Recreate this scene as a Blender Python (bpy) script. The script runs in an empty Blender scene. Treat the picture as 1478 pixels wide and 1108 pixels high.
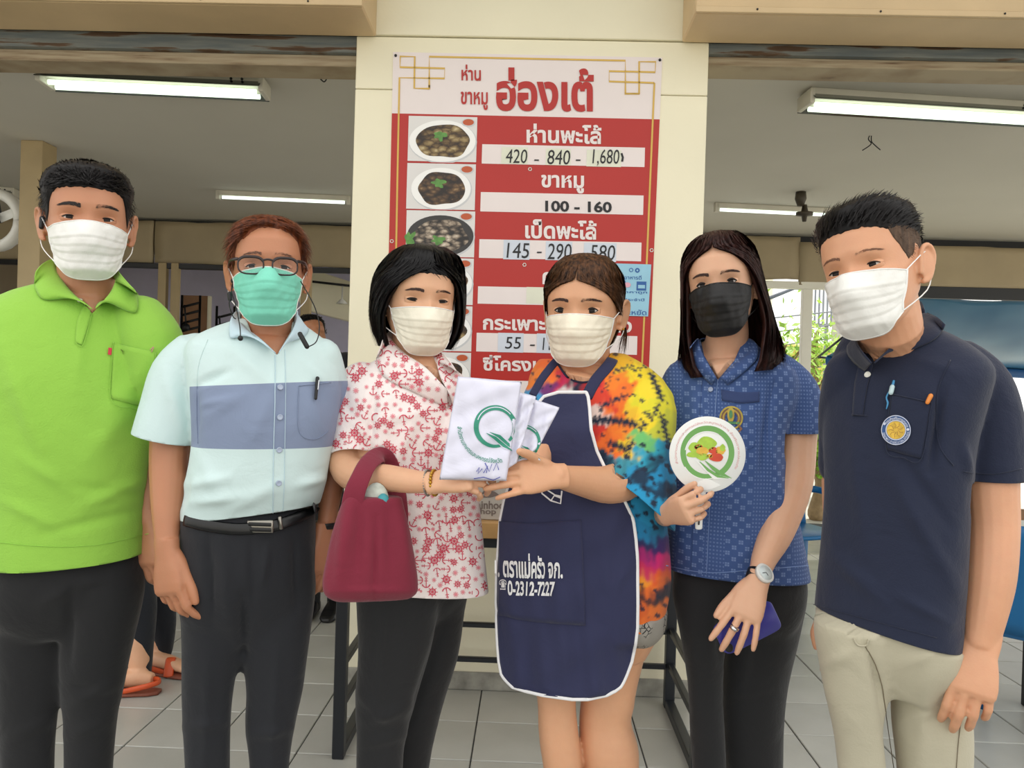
import bpy, bmesh, math, random
import numpy as np
from mathutils import Vector, Matrix, noise
from mathutils.bvhtree import BVHTree
random.seed(7); np.random.seed(7)
S = bpy.context.scene
COL = S.collection
# ------------------------------------------------------------------ camera
F = 1120.0; CX, CY = 739.0, 554.0
yaw, pitch, roll = math.radians(1.4), math.radians(-0.3), math.radians(1.7)
cam_data = bpy.data.cameras.new('camera'); cam = bpy.data.objects.new('camera', cam_data); COL.objects.link(cam)
cam_data.sensor_width = 36.0; cam_data.sensor_fit = 'HORIZONTAL'; cam_data.lens = 36.0*F/1478.0
cam_data.clip_start = 0.05
R = Matrix.Rotation(yaw, 3, 'Z') @ Matrix.Rotation(pitch, 3, 'X')
fw = R @ Vector((0, 1, 0)); rt = R @ Vector((math.cos(roll), 0, math.sin(roll))); up = R @ Vector((-math.sin(roll), 0, math.cos(roll)))
CAM = Vector((0, 0, 1.30))
cam.matrix_world = Matrix(((rt.x, up.x, -fw.x, CAM.x), (rt.y, up.y, -fw.y, CAM.y), (rt.z, up.z, -fw.z, CAM.z), (0, 0, 0, 1)))
S.camera = cam
# ------------------------------------------------------------------ light
W = bpy.data.worlds.new('sky'); S.world = W; W.use_nodes = True
bg = W.node_tree.nodes['Background']; bg.inputs['Color'].default_value = (1.0, 0.985, 0.955, 1); bg.inputs['Strength'].default_value = 1.75
sun_d = bpy.data.lights.new('sun', 'SUN'); sun = bpy.data.objects.new('sun', sun_d); COL.objects.link(sun)
sun_d.energy = 5.0; sun_d.angle = math.radians(4); sun_d.color = (1.0, 0.95, 0.86)
sun.rotation_euler = (math.radians(-36), 0, math.radians(-42))
vs = S.view_settings
vs.view_transform = 'Standard'; vs.look = 'None'; vs.exposure = -0.2; vs.gamma = 1.0; vs.use_curve_mapping = False
S.cycles.max_bounces = 8
# ------------------------------------------------------------------ helpers
def P(px, py, Y):
    """world point that the pixel shows at distance Y from the camera wall plane"""
    d = fw + rt*((px-CX)/F) + up*((CY-py)/F)
    return CAM + d*(Y/d.y)
def ray(px, py):
    return (fw + rt*((px-CX)/F) + up*((CY-py)/F)).normalized()
_fw, _rt, _up, _cam = (np.array(v) for v in (fw, rt, up, CAM))
def proj(co):
    d = co-_cam; z = d@_fw
    return CX+F*(d@_rt)/z, CY-F*(d@_up)/z
def srgb(r, g, b):
    f = lambda c: (c/255/12.92) if c/255 <= 0.04045 else ((c/255+0.055)/1.055)**2.4
    return (f(r), f(g), f(b), 1.0)
MATS = {}
class NT:
    def __init__(s, name):
        s.m = bpy.data.materials.new(name); s.m.use_nodes = True; s.t = s.m.node_tree
        s.b = s.t.nodes['Principled BSDF']
    def n(s, typ, **kw):
        x = s.t.nodes.new(typ)
        for k, v in kw.items():
            if k.startswith('i_'):
                key = k[2:]; key = int(key) if key.isdigit() else key.replace('_', ' ')
                if hasattr(v, 'is_output') or isinstance(v, bpy.types.NodeSocket): s.t.links.new(v, x.inputs[key])
                else: x.inputs[key].default_value = v
            else: setattr(x, k, v)
        return x
    def l(s, a, b): s.t.links.new(a, b)
    def math(s, op, a, b=0.0, c=None):
        x = s.t.nodes.new('ShaderNodeMath'); x.operation = op
        for i, v in enumerate((a, b) if c is None else (a, b, c)):
            if isinstance(v, bpy.types.NodeSocket): s.t.links.new(v, x.inputs[i])
            else: x.inputs[i].default_value = v
        return x.outputs[0]
    def mix(s, fac, a, b, mode='MIX'):
        x = s.t.nodes.new('ShaderNodeMix'); x.data_type = 'RGBA'; x.blend_type = mode
        for i, v in ((0, fac), (6, a), (7, b)):
            if isinstance(v, bpy.types.NodeSocket): s.t.links.new(v, x.inputs[i])
            else: x.inputs[i].default_value = v
        return x.outputs[2]
    def coord(s, out='Object'):
        if not hasattr(s, '_tc'): s._tc = s.n('ShaderNodeTexCoord')
        return s._tc.outputs[out]
    def noise(s, scale, detail=3, vec=None, out='Fac', rough=0.5, dist=0.0):
        x = s.n('ShaderNodeTexNoise'); x.inputs['Scale'].default_value = scale; x.inputs['Detail'].default_value = detail
        x.inputs['Roughness'].default_value = rough; x.inputs['Distortion'].default_value = dist
        s.l(vec if vec is not None else s.coord(), x.inputs['Vector']); return x.outputs[out]
    def bump(s, h, strength=0.3, dist=0.01):
        x = s.n('ShaderNodeBump'); x.inputs['Strength'].default_value = strength; x.inputs['Distance'].default_value = dist
        s.l(h, x.inputs['Height'])
        if s.b.inputs['Normal'].is_linked: s.l(s.b.inputs['Normal'].links[0].from_socket, x.inputs['Normal'])
        s.l(x.outputs[0], s.b.inputs['Normal'])
    def ramp(s, fac, stops, interp='LINEAR'):
        x = s.n('ShaderNodeValToRGB'); cr = x.color_ramp; cr.interpolation = interp
        while len(cr.elements) < len(stops): cr.elements.new(0.5)
        for e, (p, c) in zip(cr.elements, stops): e.position = p; e.color = c
        s.l(fac, x.inputs[0]); return x.outputs[0]
def setin(b, **kw):
    for k, v in kw.items():
        b.inputs[k.replace('_', ' ')].default_value = v
def mat(name, rgb, rough=0.6, var=0.06, scale=6.0, bump=0.0, bscale=60.0, metal=0.0, emit=None, estr=0.0, sheen=0.0, spec=None, sss=0.0, coat=0.0):
    if name in MATS: return MATS[name]
    t = NT(name); c = srgb(*rgb); b = t.b
    n = t.noise(scale, 4)
    lo = tuple(x*(1-var) for x in c[:3])+(1,); hi = tuple(min(1, x*(1+var)) for x in c[:3])+(1,)
    t.l(t.ramp(n, [(0.3, lo), (0.7, hi)]), b.inputs['Base Color'])
    setin(b, Roughness=rough, Metallic=metal)
    if bump: t.bump(t.noise(bscale, 3), bump, 0.004)
    if sheen: setin(b, Sheen_Weight=sheen)
    if spec is not None: b.inputs['Specular IOR Level'].default_value = spec
    if coat: setin(b, Coat_Weight=coat)
    if sss:
        b.inputs['Subsurface Weight'].default_value = sss; b.inputs['Subsurface Scale'].default_value = 0.008
        b.inputs['Subsurface Radius'].default_value = (1.0, 0.35, 0.2)
    if emit: b.inputs['Emission Color'].default_value = srgb(*emit); b.inputs['Emission Strength'].default_value = estr
    MATS[name] = t.m; return t.m
def link(name, me, m=None, parent=None, loc=None, smooth=True):
    o = bpy.data.objects.new(name, me); COL.objects.link(o)
    if m is not None and not len(me.materials):
        for x in (m if isinstance(m, (list, tuple)) else [m]): me.materials.append(x)
    if parent is not None:
        o.parent = parent
    if loc is not None: o.location = loc
    if smooth: me.shade_smooth()
    return o
def world_part(name, me, m, parent, smooth=True):
    """mesh given in world coordinates, made a part of parent"""
    if parent is not None:
        L = wloc(parent); me.transform(Matrix.Translation(-L))
    return link(name, me, m, parent, None, smooth)
def wloc(o):
    v = Vector(o.location)
    while o.parent: o = o.parent; v += Vector(o.location)
    return v
def tag(o, label=None, cat=None, group=None, kind=None):
    if label: o['label'] = label
    if cat: o['category'] = cat
    if group: o['group'] = group
    if kind: o['kind'] = kind
    return o
def root(name, loc, label, cat, group=None):
    o = bpy.data.objects.new(name, None); COL.objects.link(o); o.location = loc; o.empty_display_size = 0.1
    return tag(o, label, cat, group)
def mesh(V, Fc, name='m'):
    me = bpy.data.meshes.new(name); me.from_pydata([tuple(v) for v in V], [], Fc); me.update(); return me
def join(parts):
    V, Fc = [], []
    for v, f in parts:
        o = len(V); V += list(v); Fc += [tuple(i+o for i in x) for x in f]
    return V, Fc
def boxg(c, s, rot=None):
    c = Vector(c); V = []
    for i in (-1, 1):
        for j in (-1, 1):
            for k in (-1, 1):
                p = Vector((i*s[0]/2, j*s[1]/2, k*s[2]/2))
                if rot is not None: p = rot @ p
                V.append(c+p)
    return V, [(0, 1, 3, 2), (4, 6, 7, 5), (0, 4, 5, 1), (2, 3, 7, 6), (0, 2, 6, 4), (1, 5, 7, 3)]
def b3(x0, x1, y0, y1, z0, z1): return boxg(((x0+x1)/2, (y0+y1)/2, (z0+z1)/2), (x1-x0, y1-y0, z1-z0))
def bevmesh(g, w=0.004, seg=2):
    me = mesh(*g); bm = bmesh.new(); bm.from_mesh(me)
    bmesh.ops.bevel(bm, geom=bm.edges[:], offset=w, segments=seg, affect='EDGES', profile=0.5)
    bmesh.ops.recalc_face_normals(bm, faces=bm.faces); bm.to_mesh(me); bm.free(); return me
def ring(c, u, v, n=2.0, N=32):
    out = []
    for i in range(N):
        t = 2*math.pi*i/N; ct, st = math.cos(t), math.sin(t)
        out.append(Vector(c)+Vector(u)*math.copysign(abs(ct)**(2/n), ct)+Vector(v)*math.copysign(abs(st)**(2/n), st))
    return out
def loft(rings, cap=True):
    N = len(rings[0]); V = [p for r in rings for p in r]; Fc = []
    for i in range(len(rings)-1):
        for j in range(N):
            a, b = i*N+j, i*N+(j+1) % N; Fc.append((a, b, b+N, a+N))
    if cap: Fc.append(tuple(range(N))[::-1]); Fc.append(tuple(range((len(rings)-1)*N, len(rings)*N)))
    return V, Fc
def catmull(pts, k=4):
    pts = [np.array(p, float) for p in pts]
    if len(pts) < 3: 
        return [pts[0]+(pts[1]-pts[0])*i/k for i in range(k+1)]
    out = []
    for i in range(len(pts)-1):
        p0 = pts[max(i-1, 0)]; p1 = pts[i]; p2 = pts[i+1]; p3 = pts[min(i+2, len(pts)-1)]
        for j in range(k):
            t = j/k
            out.append(0.5*((2*p1)+(-p0+p2)*t+(2*p0-5*p1+4*p2-p3)*t*t+(-p0+3*p1-3*p2+p3)*t**3))
    out.append(pts[-1]); return out
def tube(pts, rad, N=16, k=4, flat=1.0, ref=(0, 1, 0), cap=True, rounded=True):
    """pts: points, rad: radius each (or (ru, rv)); ref gives the direction of rv"""
    data = [list(p)+(list(r) if isinstance(r, (tuple, list)) else [r, r*flat]) for p, r in zip(pts, rad)]
    sm = catmull(data, k); P3 = [Vector(s[:3]) for s in sm]; rr = [(max(s[3], 1e-4), max(s[4], 1e-4)) for s in sm]
    if rounded:
        d0 = (P3[0]-P3[1]).normalized(); d1 = (P3[-1]-P3[-2]).normalized()
        r0, r1 = rr[0], rr[-1]; A, B, ra, rb = [], [], [], []
        for a in (0.45, 0.8, 0.97):
            q = math.sqrt(1-a*a); m0 = min(r0); m1 = min(r1)
            A.insert(0, P3[0]+d0*m0*a); ra.insert(0, (r0[0]*q, r0[1]*q)); B.append(P3[-1]+d1*m1*a); rb.append((r1[0]*q, r1[1]*q))
        P3 = A+P3+B; rr = ra+rr+rb
    rings = []; ref = Vector(ref)
    for i, p in enumerate(P3):
        d = (P3[min(i+1, len(P3)-1)]-P3[max(i-1, 0)]).normalized()
        v = (ref-d*ref.dot(d))
        v = v.normalized() if v.length > 1e-4 else d.orthogonal().normalized()
        u = d.cross(v)
        rings.append(ring(p, u*rr[i][0], v*rr[i][1], 2.0, N))
    return loft(rings, cap)
def cyl(p0, p1, r, N=16, r2=None):
    p0, p1 = Vector(p0), Vector(p1); d = (p1-p0).normalized(); u = d.orthogonal().normalized(); v = d.cross(u)
    r2 = r if r2 is None else r2
    return loft([ring(p0, u*r, v*r, 2, N), ring(p1, u*r2, v*r2, 2, N)])
def ball(c, r, N=16, M=10, sc=(1, 1, 1), rot=None):
    rings = []
    for i in range(M+1):
        a = math.pi*(i/M); z = -math.cos(a); q = max(math.sin(a), 0.02)
        pts = []
        for j in range(N):
            t = 2*math.pi*j/N
            p = Vector((q*math.cos(t)*sc[0], q*math.sin(t)*sc[1], z*sc[2]))*r
            pts.append(Vector(c)+(rot @ p if rot is not None else p))
        rings.append(pts)
    return loft(rings)
def apply_mods(me, mods):
    o = bpy.data.objects.new('tmp', me); COL.objects.link(o)
    for typ, kw in mods:
        m = o.modifiers.new(typ, typ)
        for k, v in kw.items(): setattr(m, k, v)
    dg = bpy.context.evaluated_depsgraph_get(); r = bpy.data.meshes.new_from_object(o.evaluated_get(dg))
    bpy.data.objects.remove(o); return r
def union(parts, voxel=0.005, smooth=3, fac=0.5):
    me = mesh(*join(parts)); bm = bmesh.new(); bm.from_mesh(me); bmesh.ops.recalc_face_normals(bm, faces=bm.faces); bm.to_mesh(me); bm.free()
    mods = [('REMESH', dict(mode='VOXEL', voxel_size=voxel, adaptivity=0.0))]
    if smooth: mods.append(('SMOOTH', dict(factor=fac, iterations=smooth)))
    return apply_mods(me, mods)
def solid(me, t, offset=1.0):
    return apply_mods(me, [('SOLIDIFY', dict(thickness=t, offset=offset))])
def getco(me):
    a = np.empty(len(me.vertices)*3); me.vertices.foreach_get('co', a); return a.reshape(-1, 3)
def getno(me):
    a = np.empty(len(me.vertices)*3); me.vertices.foreach_get('normal', a); return a.reshape(-1, 3)
def setco(me, a): me.vertices.foreach_set('co', a.ravel()); me.update()
def creases(me, lines, front=True):
    """raise or sink soft folds along lines given as (x0,y0,x1,y1,amp,width[,bend])"""
    co = getco(me); no = getno(me); px, py = proj(co); d = np.zeros(len(co))
    for L in lines:
        x0, y0, x1, y1, a, w = L[:6]; bend = L[6] if len(L) > 6 else 0
        dx, dy = x1-x0, y1-y0; LL = dx*dx+dy*dy; ln = math.sqrt(LL)
        t = ((px-x0)*dx+(py-y0)*dy)/LL; tc = np.clip(t, 0, 1)
        off = ((px-x0)*(-dy)+(py-y0)*dx)/ln-bend*4*tc*(1-tc)
        along = (t-tc)*ln
        q = off**2+along**2
        d += 1.5*a*np.exp(-q/w**2)*(0.35+0.65*np.sin(np.pi*np.clip(tc, .02, .98)))
    if front: d *= np.clip(-no[:, 1]*2+0.6, 0, 1)
    setco(me, co+no*d[:, None])
def wobble(me, amp, fx, fy, fz, seed=0, warp=1.0):
    co = getco(me); no = getno(me); r = np.random.RandomState(seed); d = np.zeros(len(co))
    for i in range(6):
        k = np.array([fx, fy, fz])*(r.uniform(.5, 1.8, 3))*np.sign(r.uniform(-1, 1, 3)); ph = r.uniform(0, 6.28)
        wq = warp*np.sin(co@(r.uniform(-1, 1, 3)*9)+r.uniform(0, 6))
        d += np.sin(co@k+ph+wq)/6
    setco(me, co+no*(d*amp)[:, None])
def bisect_cut(me, p, n, c=None, r=None, keep='in', fill=False):
    """cut away what lies beyond plane (p, n), only within distance r of c"""
    bm = bmesh.new(); bm.from_mesh(me); n = Vector(n).normalized()
    if c is None: geom = bm.verts[:]+bm.edges[:]+bm.faces[:]
    else:
        c = Vector(c); vs_ = [v for v in bm.verts if (v.co-c).length < r]; st = set(vs_)
        es = [e for e in bm.edges if e.verts[0] in st and e.verts[1] in st]; fs = [f for f in bm.faces if all(v in st for v in f.verts)]
        geom = vs_+es+fs
    bmesh.ops.bisect_plane(bm, geom=geom, plane_co=Vector(p), plane_no=n, clear_outer=True)
    bm.to_mesh(me); bm.free(); return me
def cut_poly(me, poly, Y, ymax, invert=False):
    """cut the pixel polygon (seen at distance Y) out of the front of a garment"""
    bm = bmesh.new(); bm.from_mesh(me); pts = [P(x, y, Y) for x, y in poly]
    xs = [p[0] for p in poly]; ys = [p[1] for p in poly]
    def near():
        co = np.array([v.co for v in bm.verts]); px, py = proj(co)
        ok = (px > min(xs)-14) & (px < max(xs)+14) & (py > min(ys)-14) & (py < max(ys)+14) & (co[:, 1] < ymax)
        st = {v for v, k in zip(bm.verts, ok) if k}
        return list(st)+[e for e in bm.edges if e.verts[0] in st and e.verts[1] in st]+[f for f in bm.faces if all(v in st for v in f.verts)]
    for i in range(len(pts)):
        a, b = pts[i], pts[(i+1) % len(pts)]
        n = (b-CAM).cross(a-CAM).normalized()
        bmesh.ops.bisect_plane(bm, geom=near(), plane_co=a, plane_no=n)
    def inside(x, y):
        c = False; j = len(poly)-1
        for i in range(len(poly)):
            xi, yi = poly[i]; xj, yj = poly[j]
            if (yi > y) != (yj > y) and x < (xj-xi)*(y-yi)/(yj-yi)+xi: c = not c
            j = i
        return c
    fc = [(f, f.calc_center_median()) for f in bm.faces]
    px, py = proj(np.array([c for _, c in fc]))
    kill = [f for (f, c), x, y in zip(fc, px, py) if c.y < ymax and inside(x, y)]
    bmesh.ops.delete(bm, geom=kill, context='FACES'); bm.to_mesh(me); bm.free(); return me
def bvh(me_or_list):
    L = me_or_list if isinstance(me_or_list, (list, tuple)) else [me_or_list]
    V, Fc = [], []
    for me in L:
        o = len(V); V += [v.co.copy() for v in me.vertices]; Fc += [tuple(i+o for i in p.vertices) for p in me.polygons]
    return BVHTree.FromPolygons(V, Fc)
def cast(px, py, tree, off=0.0, Yd=None):
    d = ray(px, py); h = tree.ray_cast(CAM, d)
    if h[0] is None: return (P(px, py, Yd) if Yd else None), Vector((0, -1, 0))
    n = h[1] if h[1].dot(d) < 0 else -h[1]
    return h[0]+n*off, n
def patch(A, B, nu, nv, tree, off, Yd, sm=0, mid=None):
    """ruled patch between pixel polylines A and B laid onto a surface"""
    A = catmull(A, max(1, nu//(len(A)-1))) ; B = catmull(B, max(1, nu//(len(B)-1)))
    K = max(len(A), len(B)); rs = lambda L: [np.array([np.interp(i/(K-1)*(len(L)-1), range(len(L)), [p[k] for p in L]) for k in (0, 1)]) for i in range(K)]
    A, B = rs(A), rs(B); V, Fc = [], []
    G = []
    for j in range(nv+1):
        for i in range(K):
            q = A[i]*(1-j/nv)+B[i]*(j/nv); p, n = cast(q[0], q[1], tree, off, Yd); V.append(p)
    for j in range(nv):
        for i in range(K-1):
            a = j*K+i; Fc.append((a, a+1, a+K+1, a+K))
    return V, Fc
def decal(V2, F2, tree, off, Yd=1.6):
    """V2 in pixel coordinates"""
    return [cast(x, y, tree, off, Yd)[0] for x, y in V2], F2
def textgeo(s, size=1.0, bold=0.0, shear=0.0, align='CENTER', width=1.0, res=3):
    c = bpy.data.curves.new('t', 'FONT'); c.body = s; c.size = size; c.align_x = align; c.shear = shear; c.resolution_u = res; c.offset = bold*size
    o = bpy.data.objects.new('t', c); COL.objects.link(o); dg = bpy.context.evaluated_depsgraph_get(); dg.update()
    me = bpy.data.meshes.new_from_object(o.evaluated_get(dg)); bpy.data.objects.remove(o)
    V = [(v.co.x*width, v.co.y) for v in me.vertices]; Fc = [tuple(p.vertices) for p in me.polygons]; return V, Fc
def fitbox(g, x0, y0, x1, y1, slope=0.0, flip=True):
    """fit text geometry in a pixel box (y down)"""
    V, Fc = g; xs = [v[0] for v in V]; ys = [v[1] for v in V]; a, b, c, d = min(xs), max(xs), min(ys), max(ys)
    out = []
    for x, y in V:
        u = (x-a)/(b-a); w = (d-y)/(d-c); X = x0+(x1-x0)*u
        out.append((X, y0+(y1-y0)*w+slope*(X-x0)))
    return out, Fc
def subdiv2(g, maxl):
    bm = bmesh.new(); vs_ = [bm.verts.new((x, y, 0)) for x, y in g[0]]
    for f in g[1]:
        try: bm.faces.new([vs_[i] for i in f])
        except ValueError: pass
    for _ in range(4):
        es = [e for e in bm.edges if e.calc_length() > maxl]
        if not es: break
        bmesh.ops.subdivide_edges(bm, edges=es, cuts=1); bmesh.ops.triangulate(bm, faces=[f for f in bm.faces if len(f.verts) > 4])
    bm.verts.index_update(); r = [(v.co.x, v.co.y) for v in bm.verts], [tuple(v.index for v in f.verts) for f in bm.faces]; bm.free(); return r
def annulus(cx, cy, r0, r1, a0=0, a1=360, n=48, rx=1.0, taper=None):
    V, Fc = [], []
    for i in range(n+1):
        a = math.radians(a0+(a1-a0)*i/n); k = 1 if taper is None else taper(i/n)
        m = (r0+r1)/2; h = (r1-r0)/2*k
        for r in (m-h, m+h): V.append((cx+math.cos(a)*r*rx, cy+math.sin(a)*r))
    for i in range(n): Fc.append((2*i, 2*i+1, 2*i+3, 2*i+2))
    return V, Fc
def disc(cx, cy, r, n=24, rx=1.0):
    V = [(cx, cy)]+[(cx+math.cos(2*math.pi*i/n)*r*rx, cy+math.sin(2*math.pi*i/n)*r) for i in range(n)]
    return V, [(0, i+1, (i+1) % n+1) for i in range(n)]
def strip2(pts, w):
    V, Fc = [], []; pts = [Vector(p) for p in pts]
    for i, p in enumerate(pts):
        d = (pts[min(i+1, len(pts)-1)]-pts[max(i-1, 0)]).normalized(); n = Vector((-d.y, d.x)); ww = w[i] if isinstance(w, (list, tuple)) else w
        V += [tuple(p+n*ww/2), tuple(p-n*ww/2)]
    for i in range(len(pts)-1): Fc.append((2*i, 2*i+1, 2*i+3, 2*i+2))
    return V, Fc
# ================================================================== materials of the place
m_cream = mat('painted_board', (238, 232, 205), 0.55, 0.03, 2.5, 0.12, 90)
m_tan = mat('tan_paint', (205, 180, 140), 0.5, 0.08, 3, 0.15, 30)
m_beige = mat('beige_panel', (168, 152, 122), 0.6, 0.1, 2.2, 0.2, 14)
m_post = mat('post_paint', (176, 156, 118), 0.6, 0.06, 5, 0.1, 50)
m_ceil = mat('ceiling_paint', (206, 203, 192), 0.85, 0.03, 1.2)
m_grout = mat('grout', (72, 74, 72), 0.9, 0.15, 10)
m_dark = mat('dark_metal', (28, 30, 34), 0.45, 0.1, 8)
m_black = mat('black_plastic', (14, 14, 16), 0.45)
m_white = mat('white_enamel', (232, 232, 226), 0.35, 0.02)
m_gold = mat('gold_print', (214, 176, 84), 0.5, 0.05)
m_red = mat('red_print', (178, 34, 25), 0.42, 0.03, 3)
m_pinkwhite = mat('white_print', (232, 222, 220), 0.42, 0.02)
m_ink = mat('black_print', (22, 22, 26), 0.5)
def rustm():
    t = NT('weathered_steel'); v = t.n('ShaderNodeMapping'); v.inputs['Scale'].default_value = (0.7, 1, 9); t.l(t.coord(), v.inputs[0])
    n = t.noise(5, 6, v.outputs[0]); t.l(t.ramp(n, [(0.35, srgb(96, 104, 106)), (0.56, srgb(120, 124, 120)), (0.62, srgb(92, 68, 46)), (0.8, srgb(60, 44, 34))]), t.b.inputs['Base Color'])
    setin(t.b, Roughness=0.6); t.bump(n, 0.3); return t.m
m_rust = rustm()
def rustm2():
    t = NT('peeling_wood'); v = t.n('ShaderNodeMapping'); v.inputs['Scale'].default_value = (0.8, 1, 12); t.l(t.coord(), v.inputs[0])
    n = t.noise(6, 6, v.outputs[0]); t.l(t.ramp(n, [(0.4, srgb(172, 158, 132)), (0.62, srgb(150, 132, 106)), (0.74, srgb(96, 72, 52))]), t.b.inputs['Base Color'])
    setin(t.b, Roughness=0.7); t.bump(n, 0.4); return t.m
m_peel = rustm2()
def tilem():
    t = NT('floor_tile'); n = t.noise(3, 5); r = t.n('ShaderNodeObjectInfo')
    c = t.ramp(n, [(0.3, srgb(176, 176, 168)), (0.7, srgb(190, 190, 183))])
    k = t.math('MULTIPLY_ADD', r.outputs['Random'], 0.10, 0.95)
    h = t.n('ShaderNodeHueSaturation'); t.l(c, h.inputs['Color']); t.l(k, h.inputs['Value'])
    t.l(h.outputs[0], t.b.inputs['Base Color']); setin(t.b, Roughness=0.28); t.bump(t.noise(25, 2), 0.05); return t.m
m_tile = tilem()
# ================================================================== floor, tiles
g = b3(-6, 6, -3, 7.6, -0.06, -0.006); floor = tag(link('floor', mesh(*g), m_grout, smooth=False), kind='structure')
tme = bevmesh(b3(-.1475, .1475, -.1475, .1475, -.012, 0), 0.0025, 1); tme.materials.append(m_tile)
# line of joints: through the pixel where the photo shows one
jx = P(700, 995, 3.24).x-0.013; jy = 3.235-0.0
near, rest = [], []
for i in range(-17, 17):
    for j in range(-14, 14):
        x = jx+0.15+i*0.30; y = jy-0.15+j*0.30
        if y > 7.4 or y < 0.6: continue
        vis = abs(x) < 0.72*y+0.35 and y > 2.2
        (near if vis else rest).append((x, y))
near.sort(key=lambda q: q[1]+abs(q[0])*0.2)
for k, (x, y) in enumerate(near[:300]):
    link('tile', tme, None, floor, (x, y, 0), False)
rest += near[300:]
gs = [b3(x-.1475, x+.1475, y-.1475, y+.1475, -.012, 0) for x, y in rest]
tag(link('floor_tiles', mesh(*join(gs)), m_tile, floor, smooth=False), kind='stuff')
m_conc = mat('outdoor_concrete', (196, 192, 180), 0.85, 0.08, 0.8, 0.2, 20)
tag(link('ground', mesh(*b3(-60, 60, -60, 60, -.25, -.07)), m_conc, smooth=False), kind='structure')
# ================================================================== column of boards with the menu board
WY = 3.24
def slab(name, q, y0, y1, m, parent, bev=0.003):
    """upright slab whose front outline is the world quad q (x,z) list"""
    n = len(q); V = [Vector((x, y0, z)) for x, z in q]+[Vector((x, y1, z)) for x, z in q]
    Fc = [tuple(range(n))[::-1], tuple(range(n, 2*n))]+[(i, (i+1) % n, (i+1) % n+n, i+n) for i in range(n)]
    return link(name, bevmesh((V, Fc), bev, 1), m, parent, smooth=False)
def xz(px, py, Y=WY): p = P(px, py, Y); return (p.x, p.z)
xl = xz(505, 400)[0]; xr = xz(1013, 400)[0]; zj = xz(760, 133)[1]
colm = tag(link('wall_front', mesh(*b3(xl+.01, xr-.01, WY+.02, WY+.26, 0, 2.74)), m_cream, smooth=False), kind='structure')
slab('board', [(xl, 0), (xr, 0), (xr, zj-.0015), (xl, zj-.0015)], WY, WY+.02, m_cream, colm)
slab('board', [(xl, zj+.0015), (xr, zj+.0015), (xr, 2.72), (xl, 2.72)], WY, WY+.02, m_cream, colm)
slab('board', [(xl, 2.723), (xr, 2.723), (xr, 3.4), (xl, 3.4)], WY-.012, WY+.02, m_cream, colm)
m_dirt = mat('dirty_skirting', (150, 148, 138), 0.8, 0.35, 14)
tag(link('baseboard_front', bevmesh(b3(xl, xr, WY-.008, WY-.0005, 0, .075), .002, 1), m_dirt, smooth=False), kind='structure')
# shutter boxes over the openings
def fascia(x0, x1, name, m):
    r = tag(link(name, bevmesh(b3(x0, x1, 2.97, WY-.013, 2.712, 3.4), .006, 1), m, smooth=False), kind='structure')
    link('edge_strip', bevmesh(b3(x0, x1, 2.955, 2.97, 2.712, 2.735), .002, 1), m, r, smooth=False)
    for k in range(7):
        x = x0+(x1-x0)*(k+.5)/7
        link('screw', mesh(*ball((x, 2.953, 2.724), .004, 8, 5)), m_dark, r)
    return r
fascia(-3.6, P(530, 30, 3.05).x, 'trim_1', m_tan); fascia(P(1003, 30, 2.97).x, 3.8, 'trim_2', m_tan)
for k, (x0, x1) in enumerate(((-3.6, xl-.002), (xr+.002, 3.8))):
    tag(link('trim_%d' % (3+k), bevmesh(b3(x0, x1, WY+.02, WY+.10, 2.66 if k == 0 else 2.685, 2.73), .004, 1), m_rust, smooth=False), kind='structure')
    tag(link('trim_%d' % (5+k), bevmesh(b3(x0, x1, WY+.05, WY+.20, 2.612 if k == 0 else 2.648, 2.66 if k == 0 else 2.685), .004, 1), m_peel, smooth=False), kind='structure')
    tag(link('trim_%d' % (20+k), mesh(*b3(x0, x1, WY-.013, WY+.3, 2.735, 3.4)), m_beige, smooth=False), kind='structure')
# ================================================================== menu board
PY = WY-.004
def flat(g, lay): return [Vector((*[q for q in P(x, y, PY-.0012*lay)],)) for x, y in g[0]], g[1]
TL, TR, BR, BL = (567.5, 75), (956, 83), (935.5, 560), (557, 548)
def uv(u, v):  # board space 0..1 -> pixel
    a = (TL[0]+(TR[0]-TL[0])*u, TL[1]+(TR[1]-TL[1])*u); b = (BL[0]+(BR[0]-BL[0])*u, BL[1]+(BR[1]-BL[1])*u)
    return (a[0]+(b[0]-a[0])*v, a[1]+(b[1]-a[1])*v)
Ppos = P(760, 400, PY)
board = root('menu_board', (Ppos.x, PY, Ppos.z), 'tall red and white Thai menu board with dish photos on the cream column', 'menu board', None)
def bpart(name, g, m, lay, kind=None, label=None):
    o = world_part(name, mesh(*flat(g, lay)), m, board, False); 
    if kind: o['kind'] = kind
    if label: o['label'] = label
    return o
ext = 1.32   # the board runs on behind the people
q = [uv(0, 0), uv(1, 0), uv(1, ext), uv(0, ext)]
V = [P(x, y, PY) for x, y in q]+[P(x, y, PY+.0035) for x, y in q]
world_part('panel', mesh(V, [(0, 1, 2, 3), (7, 6, 5, 4), (0, 4, 5, 1), (1, 5, 6, 2), (2, 6, 7, 3), (3, 7, 4, 0)]), m_pinkwhite, board, False)
bpart('red_field', ([uv(0, .187), uv(1, .187), uv(1, ext), uv(0, ext)], [(0, 1, 2, 3)]), m_red, 1)
def quadpx(x0, y0, x1, y1, sl=.0215, lean=-.028):
    f = lambda x, y: (x+(y-y0)*lean, y+(x-x0)*sl)
    return [f(x0, y0), f(x1, y0), f(x1, y1), f(x0, y1)], [(0, 1, 2, 3)]
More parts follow.
